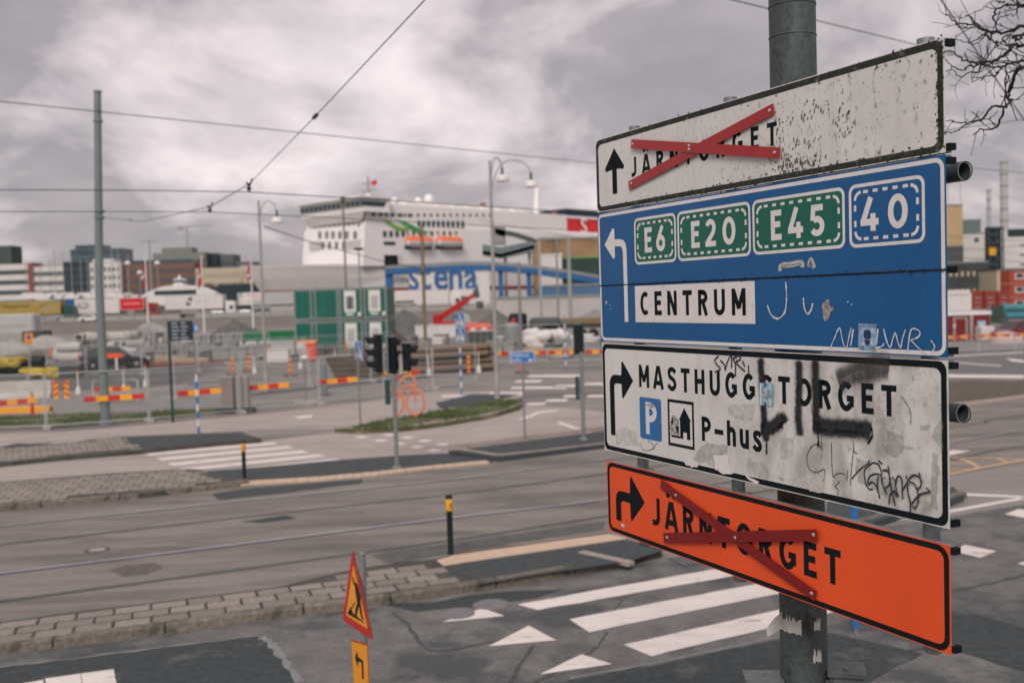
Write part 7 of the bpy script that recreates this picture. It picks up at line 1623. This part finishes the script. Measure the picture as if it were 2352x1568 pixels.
slab_building('blue_fence', 'blue hoarding low beside the direction signs', 1235, 1420, 656, 190, mat('blue hoarding', (.06,.14,.24), .7, .15, .3), .3, 0, 0, 0, cat='fence')
slab_building('white_fence', 'pale low hoarding behind the double lamp', 1130, 1420, 683, 150, mat('pale hoarding', (.42,.39,.37), .8, .1, .3), .3, 0, 0, 0, cat='fence')
# ---- bare shrubs on the bank
M_shr = mat('bare purple brown twigs', (.11,.075,.07), .95, .3, .5)
def shrub(u, y, z0, R, H, label, seed, m_=None, name='bare_shrub', group=None, n=420, tw_=.06, ln=.9):
    rn = random.Random(seed); p = AT(u, 640, y); t = thing(name, label, 'shrub' if R < 5 else 'tree', (p.x, y, z0), group=group)
    mb = MB(); tr_ = MB()
    for k in range(7):
        a = rn.uniform(0,6.28); e_ = Vector((math.cos(a)*R*.5, math.sin(a)*R*.5, H*rn.uniform(.6,.95))); tr_.tube([(0,0,0), e_*.4+Vector((0,0,H*.12)), e_], [R*.05,R*.03,R*.012], 5)
    for k in range(n):
        a = rn.uniform(0,6.28); q = math.sqrt(rn.random()); h = rn.random()
        c = Vector((R*q*math.cos(a)*(1-.3*h), R*q*math.sin(a)*(1-.3*h), H*(.25+.75*h*math.sqrt(max(0,1-q*q*.7))))); d = Vector((rn.uniform(-1,1), rn.uniform(-1,1), rn.uniform(-.2,1.2))).normalized()*rn.uniform(.5,1.3)*ln; s = d.cross(Vector((0,1,.3))).normalized()*tw_
        mb.add([c-s, c+s, c+d], [(0,1,2)])
    tr_.build('trunk', m_ or M_shr, t); mb.build('crown', m_ or M_shr, t)['kind'] = 'stuff'
for i, (u, y, R, H) in enumerate(((1255,196,4.5,4.6),(1300,200,4.2,4.2),(1345,196,4.8,5.0),(1390,200,4.6,4.4))): shrub(u, y, 1.2, R, H, 'bare purple brown shrub on the bank left of the direction signs', i, group='bare shrubs on the bank')
def storey(t, name, u0, u1, vt, y, wall, depth, rows=0, win=None):
    a, b = AT(u0, vt, y), AT(u1, vt, y); zt = a.z-t.location.z; w = b.x-a.x; o = MB().box((a.x-t.location.x+w/2,y-t.location.y+depth/2,zt-3),(w,depth,6+.02*depth)).build(name, wall, t); return o
# ---- town across the river (left)
yT = 800
slab_building('apartment_tower', 'dark green gabled tower at the far left of the skyline', -12, 25, 565, 900, mat('dark green tower wall', (.06,.08,.07), .8, .15, .1), 20, 1, 7, 5, win=M_bwin, ww=.6)
slab_building('office_block', 'white office block with dark ribbon windows at the left edge', -30, 63, 607, yT, M_wht, 25, 1, 5, 0, win=M_bwin, wh=.42)
slab_building('red_stair_tower', 'narrow red stair tower between the two white offices', 63, 71, 604, yT-3, mat('red brown panel', (.28,.075,.055), .8, .1, .2), 20, 1, 0, 0)
slab_building('office_block', 'white office block with red roof edge and rows of small windows', 71, 149, 611, yT, M_wht, 25, 1, 5, 11, roof=mat('red roof edge', (.22,.05,.045), .8, .1, .2), win=M_bwin, wh=.45, ww=.8)
t = slab_building('glass_tower', 'blue green glass tower behind the dark office block', 161, 279, 572, 1000, M_gls, 30, 1, 9, 0, win=mat('glass tower band', (.10,.14,.16), .25, .1, .1), wh=.35); storey(t, 'penthouse', 172, 232, 564, 1004, M_gls, 24)
t = slab_building('office_block', 'black glass office block on the waterfront', 145, 214, 601, yT-10, M_dgl, 25, 1, 7, 6, win=mat('dark pane', (.05,.07,.075), .2, .3, .1), ww=.8, wh=.7)
t = slab_building('stepped_house', 'white stepped apartment house behind the tram pole', 205, 276, 602, yT-20, M_wht, 20, 1, 6, 7, win=M_bwin, wh=.45, ww=.5); storey(t, 'roof_storey', 212, 262, 596, yT-18, M_wht, 14)
t = slab_building('brick_offices', 'long brown brick office building behind the red flag', 266, 446, 605, yT-15, M_brk, 25, 1, 5, 22, win=M_bwin, wh=.5, ww=.65, roof=M_gls); 
MB().box((62,-.5,14),(11,.4,26)).build('glass_bay', M_gls, t); MB().box((20,-.5,14),(5,.4,26)).build('glass_bay', M_gls, t)
storey(t, 'top_storey', 270, 440, 600, yT-5, M_gls, 16)
t = slab_building('office_block', 'olive grey office block rising behind the brown brick building', 351, 470, 581, 950, M_olv, 25, 1, 6, 0, win=M_bwin, wh=.3); storey(t, 'roof_house', 371, 440, 570, 955, M_olv, 18)
slab_building('office_block', 'dark slate office block behind the cream building', 468, 500, 582, 960, M_dgl, 25, 1, 0, 0); slab_building('slate_hall', 'slate grey hall with stepped roof behind the cream building', 482, 536, 585, 965, mat('slate wall', (.10,.115,.125), .8, .1, .1), 25, 1, 5, 0, win=M_bwin, wh=.3); slab_building('slate_wing', 'lower slate wing sloping behind the red flag', 530, 585, 602, 968, MATS['slate wall'], 25, 1, 0, 0)
slab_building('cream_building', 'long cream waterfront building behind the red flags', 448, 566, 615, yT-25, M_beige, 22, 1, 4, 16, win=mat('cream window', (.30,.26,.21), .6, .1, .3), ww=.55); slab_building('cream_tower', 'cream end tower of the waterfront building', 552, 585, 609, yT-28, M_beige, 20, 1, 3, 4, win=MATS['cream window'])
slab_building('striped_terminal', 'low grey and salmon striped building beside the ferry bow', 585, 680, 617, 480, mat('salmon wall', (.40,.22,.16), .85, .1, .1), 20, 1, 4, 0, win=M_gls, wh=.5)
slab_building('quay_shed', 'long dark roofed quay shed in front of the cream building', 500, 720, 650, 420, M_dgl, 16, 1, 0, 0)
for i, u in enumerate((507,530,555,478,592)): shrub(u, 700, 2, 10, 19, 'leafless tree on the far waterfront before the cream building', 40+i, mat('grey brown twigs', (.12,.105,.085), .95, .3, .1), 'bare_tree', 'leafless waterfront trees', 700, .25, 3.2)
# tower crane far away, lamp mast
p = AT(432, 600, 1100); t = thing('tower_crane', 'thin distant tower crane above the olive office block', 'crane', (p.x,1100,1)); zt = AT(432,522,1100).z; MB().box((0,0,zt/2),(1.3,1.3,zt)).build('mast', M_palepole, t); MB().box((10,0,zt),(44,1.0,1.0)).build('jib', M_palepole, t); MB().box((-7,0,zt-2),(5,2,3)).build('counterweight', M_deck, t)
p = AT(349, 690, 300); t = thing('lamp_mast', 'tall thin lamp mast with a crossbar before the brick offices', 'street lamp', (p.x,300,1)); zt = AT(349,562,300).z; MB().tube([(0,0,0),(0,0,zt)], [.35,.22], 8).build('mast', M_palepole, t); MB().box((0,0,zt),(5.4,.4,.25)).build('crossbar', M_cabf, t)
for i, (u, v) in enumerate(((325,668),(298,661),(366,658))):
    p = AT(u-1, 690, 330); t = thing('globe_lamp', 'white globe lamp on the quay before the brick offices', 'street lamp', (p.x,330,1), group='quay globe lamps'); zt = AT(u, 612 if i else 634, 330).z; MB().tube([(0,0,0),(0,0,zt)], .15, 6).build('post', M_palepole, t); MB().lathe([(.3,-.5),(.9,-.3),(1.0,.1),(.6,.7),(.05,.9)], (0,0,zt), 12).build('globe', M_shade, t, smooth=True)
# flags
for i, (u, vt, vb, y, lb) in enumerate(((337,586,720,160,'tall white flagpole with a red and white flag before the brick offices'),(466,586,700,165,'white flagpole with a red flag before the cream building'),(579,586,700,170,'white flagpole with a limp red flag left of the single lamp'))):
    a = AT(u-4, vt, y); t = thing('flagpole', lb, 'flagpole', (a.x, y, 0)); MB().tube([(0,0,0),(0,0,a.z)], [.16,.09], 10).build('pole', M_carwhite, t, smooth=True)
    N = 10; wv = .6; hh = 4.6 if i < 2 else 3.6
    mb = MB()
    for k in range(N+1):
        f = k/N; 
        for j in range(3): g = j/2; mb.v.append((-wv*g*(.45+.9*f if i else .3+.8*f)-.05, .15*math.sin(f*5+g*3), a.z-.3-f*hh-g*.8))
    mb.f = [(k*3+j, k*3+j+1, k*3+j+4, k*3+j+3) for k in range(N) for j in range(2)]
    o = mb.build('flag', mat('muted flag red', (.36,.03,.03), .7, .25, .8), t, smooth=True); 
    for k in range(2): MB().add([(-.15-k*.3,-.25,a.z-3.0-k*.2),(-.55-k*.2,-.25,a.z-3.5-k*.2),(-.55-k*.2,-.25,a.z-3.9),(-.15-k*.3,-.25,a.z-3.4)], [(0,1,2,3)]).build('white_stripe', M_swhite, o)
# white catamaran ferry behind the trucks
p = AT(324, 690, 262); q2 = AT(490, 690, 262); L = q2.x-p.x; t = thing('catamaran', 'white passenger catamaran with domed wheelhouse behind the trailers', 'boat', (p.x,262,.3))
zz = lambda v: AT(400, v, 262).z-.3
MB().prism([(0,zz(700)),(L,zz(700)),(L*1.02,zz(676)),(L*.86,zz(664)),(L*.74,zz(657)),(L*.52,zz(654.5)),(L*.30,zz(657)),(L*.12,zz(667)),(0,zz(677))], -5, 0).build('hull', M_carwhite, t, rot=(math.pi/2,0,0))
MB().box((L*.48,-.12+0,zz(671)),(L*.57,.3,1.0)).build('window_band', M_dgl, t)
MB().prism([(L*.42,zz(659)),(L*.60,zz(659)),(L*.565,zz(649)),(L*.455,zz(649))], -4, -.6).build('wheelhouse_base', M_carwhite, t, rot=(math.pi/2,0,0)); MB().prism([(L*.42,zz(644)),(L*.60,zz(644)),(L*.57,zz(648.5)),(L*.445,zz(648.5))], -4, -.6).build('wheelhouse', M_gls, t, rot=(math.pi/2,0,0)); MB().prism([(L*.43,zz(643.5)),(L*.59,zz(643.5)),(L*.55,zz(640)),(L*.48,zz(639))], -4, -.6).build('wheelhouse_roof', M_carwhite, t, rot=(math.pi/2,0,0)); MB().tube([(L*.51,2,zz(641)),(L*.51,2,zz(631))], [.5,.15], 8).build('mast', M_carwhite, t)
for i in range(14):  # small white boats with masts along the far quay
    u = 60+i*18+random.uniform(-4,4); y = 420+random.uniform(-20,60); p = AT(u, 690, y); b = thing('small_boat', 'small white boat moored along the far quay behind the trailers', 'boat', (p.x,y,.4), group='small boats at the far quay'); Lb = random.uniform(6,10)
    MB().prism([(-Lb/2,0),(Lb*.4,0),(Lb*.55,1.6),(-Lb/2,1.4)], -1.3, 1.3).build('hull', M_carwhite, b, rot=(math.pi/2,0,0)); MB().bbox((-.5,0,2.0),(Lb*.4,1.8,1.2),.3).build('cabin', M_wtr, b); MB().tube([(0,0,1),(0,0,random.uniform(14,22))], .14, 6).build('mast', M_palepole, b)
    zq = AT(u, 678, y).z-.4; [setattr(o_, 'location', (0,0,max(0, zq-1.5))) for o_ in b.children]
# ---- right side, seen past the signs
t = slab_building('tan_tower', 'tall tan industrial building right of the direction signs', 2120, 2211, 473, 330, M_tan, 20, 1, 0, 0, roof=M_dgrey); [MB().box((4+i*4.2,-.1,22),(.3,.15,30)).build('seam', M_beige, t) for i in range(3)]
slab_building('grey_hall', 'dark ribbed hall at the foot of the tan building', 2120, 2213, 567, 320, mat('dark ribbed wall', (.075,.085,.08), .8, .15, .4, stretch=(6,1,1)), 16, 1, 0, 0)
slab_building('roof_plant', 'grey green plant room roof beyond the white factory', 2205, 2253, 506, 360, mat('grey green cladding', (.13,.165,.155), .8, .15, .3), 16, 1, 3, 0, win=M_dgrey, wh=.25)
t = slab_building('factory', 'white factory wall with a small dark window right of the tan building', 2205, 2275, 537, 335, M_wht, 20, 1, 0, 0); MB().box((5.5,-.1,18),(1.4,.2,1.4)).build('window', M_dgrey, t)
t = slab_building('factory', 'white factory hall with dark strips behind the steel stair tower', 2300, 2440, 528, 325, M_wht, 24, 1, 0, 0, roof=M_wtr); MB().box((9,-.1,19.5),(14,.2,2.4)).build('window_band', M_dgl, t)
for i in range(3): MB().box((9,-.1,15.4-i*3.1),(6,.2,.5)).build('vent_strip', M_wood, t)
a = AT(2272, 614, 318); b = AT(2304, 520, 318); t = thing('stair_tower', 'open steel stair tower with a yellow box against the white factory', 'tower', (a.x,318,1)); w = b.x-a.x; h = b.z-1
for x_ in (0,w*.5,w): MB().box((x_,0,h/2),(.35,.35,h)).build('column', M_teal, t)
for i in range(9): MB().box((w/2,0,2+i*h/9),(w,.5,.3)).build('landing', M_dgrey, t)
for i in range(6): boxbar(MB(), Vector((0,0,3+i*h/7)), Vector((w,0,3+(i+.8)*h/7)), .3, .25).build('stair_flight', M_dgrey, t)
MB().box((w/2,2,h/2),(w*.9,2.5,h)).build('core', M_dgl, t); c = AT(2281, 577, 317); MB().box((c.x-a.x,-.6,c.z-1),(2.0,.6,2.4)).build('yellow_box', M_yel, t)
for u0, u1, vt, lb in ((2266,2276,437,'slim pale chimney behind the stair tower'),(2297,2314,372,'tall pale banded chimney behind the white factory')):
    a, b = AT(u0, vt, 420), AT(u1, vt, 420); t = thing('chimney', lb, 'chimney', ((a.x+b.x)/2,420,1)); r = (b.x-a.x)/2; MB().tube([(0,0,0),(0,0,a.z-1)], [r,r*.92], 18).build('stack', mat('pale chimney', (.42,.415,.41), .8, .06, .1), t, smooth=True)
    for i in range(7): MB().lathe([(r*1.0,0),(r*1.12,.15),(r*1.12,.5),(r*1.0,.65)], (0,0,(a.z-1)*(.45+.09*i)), 16).build('band', M_palepole, t)
slab_building('beige_store', 'low beige store below the white factory', 2290, 2440, 618, 260, M_beige, 14, 0, 0, 0, roof=M_dgrey); slab_building('dark_sheds', 'cluster of dark low sheds below the tan building', 2150, 2270, 604, 270, mat('dark shed wall', (.055,.06,.058), .85, .4, .2), 14, 0, 2, 9, win=M_beige, ww=.4, wh=.25)
t = thing('site_barrack', 'stacked orange red site barracks with white framed windows', 'site cabin', (AT(2320,681,150).x,150,0)); zt = AT(2340,620,150).z; M_or = mat('orange red barrack', (.36,.055,.025), .6, .1, .5)
for lv in range(3):
    h = (zt)/3; MB().box((3.5,1.5,lv*h+h/2),(7,3,h-.06)).build('module', M_or, t)
    for x_ in (1.4,4.4): o = MB().box((x_,-.05,lv*h+h*.55),(1.3,.12,h*.45)).build('window', M_swhite, t); MB().box((x_,-.13,lv*h+h*.58),(1.0,.06,h*.32)).build('pane', M_glass, o)
    MB().box((3.5,-.04,lv*h+h-.03),(7.1,.1,.12)).build('edge', M_cabf, t)
a = AT(2175, 672, 130); t = thing('white_tent', 'white marquee tent behind the red containers', 'tent', (a.x,130,0)); MB().prism([(0,0),(3.2,0),(3.2,3.0),(2.9,3.5),(.4,3.45),(0,2.9)], -3, 0).build('canopy', M_wtr, t, rot=(math.pi/2,0,0)); MB().box((1.5,-.03,2.9),(3.0,.05,.08)).build('eave', M_palepole, t)
M_rc = mat('red container', (.26,.045,.03), .7, .2, 1, stretch=(8,1,1)); 
for i, u in enumerate((2168,2206,2232,2262,2292)):
    a = AT(u, 705, 138); t = thing('shipping_container', 'rust red shipping container in the row behind the red site cabin', 'container', (a.x,138,0), group='row of rust red containers'); i == 1 and tag(t, 'olive grey shipping container between the rust red containers', group='olive container'); z1 = AT(u, 668, 138).z; w = 1.65 if i != 1 else 1.4
    o = MB().box((w/2,1.2,z1/2),(w-.05,2.4,z1)).build('body', M_rc if i != 1 else M_olv, t)
    for k in range(4): MB().box((w*.2+k*w*.2,-.03,z1/2),(.06,.08,z1*.92)).build('rib', M_rc if i != 1 else M_olv, o)
    for k in range(3): MB().box((w*.5,-.08,z1*(.3+.2*k)),(w*.5,.02,.12)).build('marking', M_conc, o)
a = AT(2160, 778, 74); t = thing('site_cabin', 'dark red site cabin with white roof and a pale blue notice', 'site cabin', (a.x,74,0)); z1 = AT(2200,724,74).z; M_dr = mat('dark red cabin', (.17,.012,.014), .55, .1, .8); w = AT(2274,770,74).x-a.x
MB().box((w/2,1.2,z1/2),(w,2.4,z1)).build('wall', M_dr, t); MB().box((w/2,1.2,z1+.14),(w+.15,2.6,.28)).build('roof', M_carwhite, t)
o = MB().box((w*.40,-.04,z1*.47),(1.05,.08,z1*.9)).build('door_frame', M_palepole, t); MB().box((w*.40,-.09,z1*.45),(.75,.04,z1*.84)).build('door', M_dr, o); MB().box((w*.62,-.05,z1/2),(.22,.1,z1)).build('post', M_palepole, t)
o = MB().box((w*.83,-.03,z1*.52),(.62,.05,.95)).build('notice', mat('pale blue notice', (.22,.36,.52), .6, .15, 4), t); [MB().box((w*.83,-.06,z1*.52+.3-i*.2),(.4,.01,.09)).build('notice_line', M_swhite, o) for i in range(4)]; MB().tube([(w*.28,-.05,z1*.6),(w*.28,-.09,z1*.6)], .12, 10).build('lamp', M_swhite, t)
M_tp = mat('teal plastic pipe', (.06,.21,.25), .4, .12, 1)
for i, (u, v) in enumerate(((2345,706),(2352,724),(2318,716),(2392,706),(2400,724))):
    p = AT(u, v, 84); o = MB().tube([(-1.6,0,0),(1.6,0,0)], .33, 18).build('plastic_pipe', M_tp, None, smooth=True); o.location = (p.x, 84+.1*i, p.z); tag(o, 'thick teal plastic pipe stacked behind the dark red car', 'pipe', 'stack of teal pipes')
p = AT(2350, 730, 84.3); t = thing('pipe_rack', 'grey rack carrying the teal pipes', 'rack', (p.x,84.3,0)); [MB().box((x_,0,.95),(.12,.8,1.9)).build('post', M_cabf, t) for x_ in (-1.4,1.3)]; MB().box((0,0,.95),(3,.7,.1)).build('shelf', M_cabf, t)
p = AT(2290, 745, 80); t = thing('green_screen', 'dark green netted screen between cabin and pipes', 'fence', (p.x,80,0)); MB().box((0,0,1.2),(1.1,.08,2.4)).build('netting', mat('dark green netting', (.04,.065,.055), .9, .2, 2), t); [MB().tube([(x_,0,0),(x_,0,2.6)], .04, 6).build('post', M_cabf, t) for x_ in (-.55,.55)]
p = AT(2312, 780, 70); t = thing('white_cover', 'pale covered heap before the dark red car', 'heap', (p.x,70,0)); MB().lathe([(1.15,0),(1.1,.35),(.7,.7),(.05,.85)], seg=14).build('cover', mat('pinkish tarpaulin', (.50,.38,.36), .8, .1, 1), t, smooth=True); MB().lathe([(1.2,0),(1.2,.04)], seg=14).build('hem', M_conc, t)

# ================================================================== loose materials that fill the building site
rg = random.Random(77)
def proto_crate(name, label, grp, w, d, h, m_, lid=None, cat='crate'):
    t = thing(name, label, cat, (0,0,-50), group=grp); MB().bbox((0,0,h/2+.08),(w,d,h),.05).build('body', m_, t); MB().box((0,0,.04),(w*.9,d*.9,.08)).build('skid', M_wood, t)
    if lid: MB().box((0,0,h+.11),(w*1.04,d*1.04,.06)).build('lid', lid, t)
    return t
M_bag = mat('white building bag', (.55,.53,.50), .9, .12, 2)
protos = [proto_crate('stone_bag', 'white bulk bag standing among the site materials', 'white bulk bags', 1.0, 1.0, 1.0, M_bag, None, 'bag'),
          proto_crate('block_stack', 'wrapped grey block stack among the site materials', 'wrapped block stacks', 1.3, 1.0, .9, M_stone, M_palepole, 'pallet'),
          proto_crate('site_box', 'dark grey tool box among the site materials', 'dark tool boxes', 1.2, .8, .7, M_dgrey, M_cabf, 'box'),
          proto_crate('timber_stack', 'low stack of pale timber among the site materials', 'low timber stacks', 2.6, .9, .45, mat('sawn timber', (.36,.27,.19), .9, .2, 2, stretch=(.4,6,6)), None, 'timber')]
pused = [False]*len(protos)
def put(k, u, v, rz=None):
    p = gnd(u, v); rz = rg.uniform(-.4,.4) if rz is None else rz
    if not pused[k]: pused[k] = True; protos[k].location = p; protos[k].rotation_euler = (0,0,rz)
    else: dup(protos[k], p, rz)
for u, v in ((400,812),(425,808),(318,822),(280,826),(566,808),(580,812),(596,806),(612,810),(630,806),(652,809),(1112,806),(1125,800),(1145,803),(1210,800),(1232,796),(1262,798),(1290,797),(1320,800),(1350,796)): put(0, u, v)
for u, v in ((420,820),(436,818),(575,822),(600,820),(628,818),(655,820),(1140,812),(1225,808),(1255,806),(1285,808),(1345,806),(1362,810),(340,826),(366,824),(300,826),(548,826),(685,812),(330,838),(1160,806),(1185,800)): put(1, u, v)
for u, v in ((470,828),(498,826),(455,832),(730,815),(760,812),(1100,815),(1270,815),(160,868),(180,860)): put(2, u, v)
for u, v in ((392,832),(350,830),(440,838),(905,818),(930,816),(1040,800),(1240,818),(1310,815),(1290,728),(1335,722)): put(3, u, v, .1)
# pipes of brown steel lying behind the black car
for i in range(3):
    p = gnd(395+i*6, 838+i*2.2); o = MB().tube([(-3.4,0,0),(3.4,0,0)], .12, 10).build('steel_pipe', mat('rust brown pipe', (.16,.06,.05), .7, .2, 2), None, smooth=True); o.location = (p.x, p.y, .13); o.rotation_euler = (0,0,.05); tag(o, 'rust brown steel pipe lying on the site ground behind the car', 'pipe', 'rust brown steel pipes')
# white warning stand beside the middle fence and two cabinets
p = gnd(537, 950); t = thing('signal_cabinet', 'pair of grey ribbed cabinets on a dark foot by the fence', 'cabinet', p+Vector((0,.3,0)))
for x_ in (-.28,.30): MB().bbox((x_,0,.85),(.5,.35,1.25),.03).build('cabinet', M_palepole, t); [MB().box((x_,-.18,.4+i*.12),(.42,.02,.05)).build('rib', mat('dull pink rib', (.30,.22,.20), .8, .1, 4), t) for i in range(9)]
MB().box((0,0,.1),(1.5,.5,.2)).build('foot', M_dgrey, t)
p = gnd(703, 930); t = thing('warning_lamp', 'white warning lamp on a thin post in a concrete foot', 'lamp', p); MB().tube([(0,0,0),(0,0,1.9)], .03, 8).build('post', M_steel, t); MB().lathe([(.05,1.85),(.16,1.92),(.17,2.02),(.10,2.08)], seg=12).build('lamp_head', M_swhite, t, smooth=True); MB().bbox((0,0,.1),(1.0,.4,.2),.04).build('foot', M_conc, t)
p = gnd(660, 905); t = thing('green_post', 'dark rounded steel post straddling the site fence', 'post', AT(746,905,gnd(746,908).y)*1); t.location.z = 0; MB().bbox((0,0,.75),(.3,.2,1.5),.08).build('post', M_tpole, t); MB().box((0,0,.03),(.5,.4,.06)).build('foot', M_dgrey, t)
# slim white and red flag stakes along the site road
for i, (u, v) in enumerate(((585,858),(690,846),(770,842),(860,838),(985,862),(1100,855),(180,905),(285,900),(335,888))):
    p = gnd(u, v); t = thing('site_stake', 'thin white stake with a red tip along the site road', 'stake', p, group='red tipped site stakes'); MB().tube([(0,0,0),(0,0,1.15)], .03, 6).build('stake', M_swhite, t); MB().tube([(0,0,1.15),(0,0,1.35)], .034, 6).build('tip', M_sred, t); MB().lathe([(.14,0),(.12,.25),(.05,.4)], seg=8).build('foot', M_swhite, t)

# DENSE band of small stacks between the fences and the raised road
for u0, u1, v0, v1, n in ((130,330,806,832,22),(330,560,800,828,26),(560,690,796,824,20),(1090,1370,792,818,26),(900,1080,780,806,12),(2170,2300,772,790,6)):
    for i in range(n): put(rg.choice((0,1,1,2,3,1,2)), rg.uniform(u0,u1), rg.uniform(v0,v1))
for i in range(34):
    u = rg.uniform(140,690) if i < 22 else rg.uniform(1090,1370); p = gnd(u, rg.uniform(800,830)); s = rg.uniform(.25,.6)
    boulder('rubble_stone', 'loose grey rubble stone lying among the site materials', (p.x,p.y,s*.4), (s*1.3,s,s*.8), M_stone if i % 3 else M_dgrey, 200+i, 'loose rubble stones')
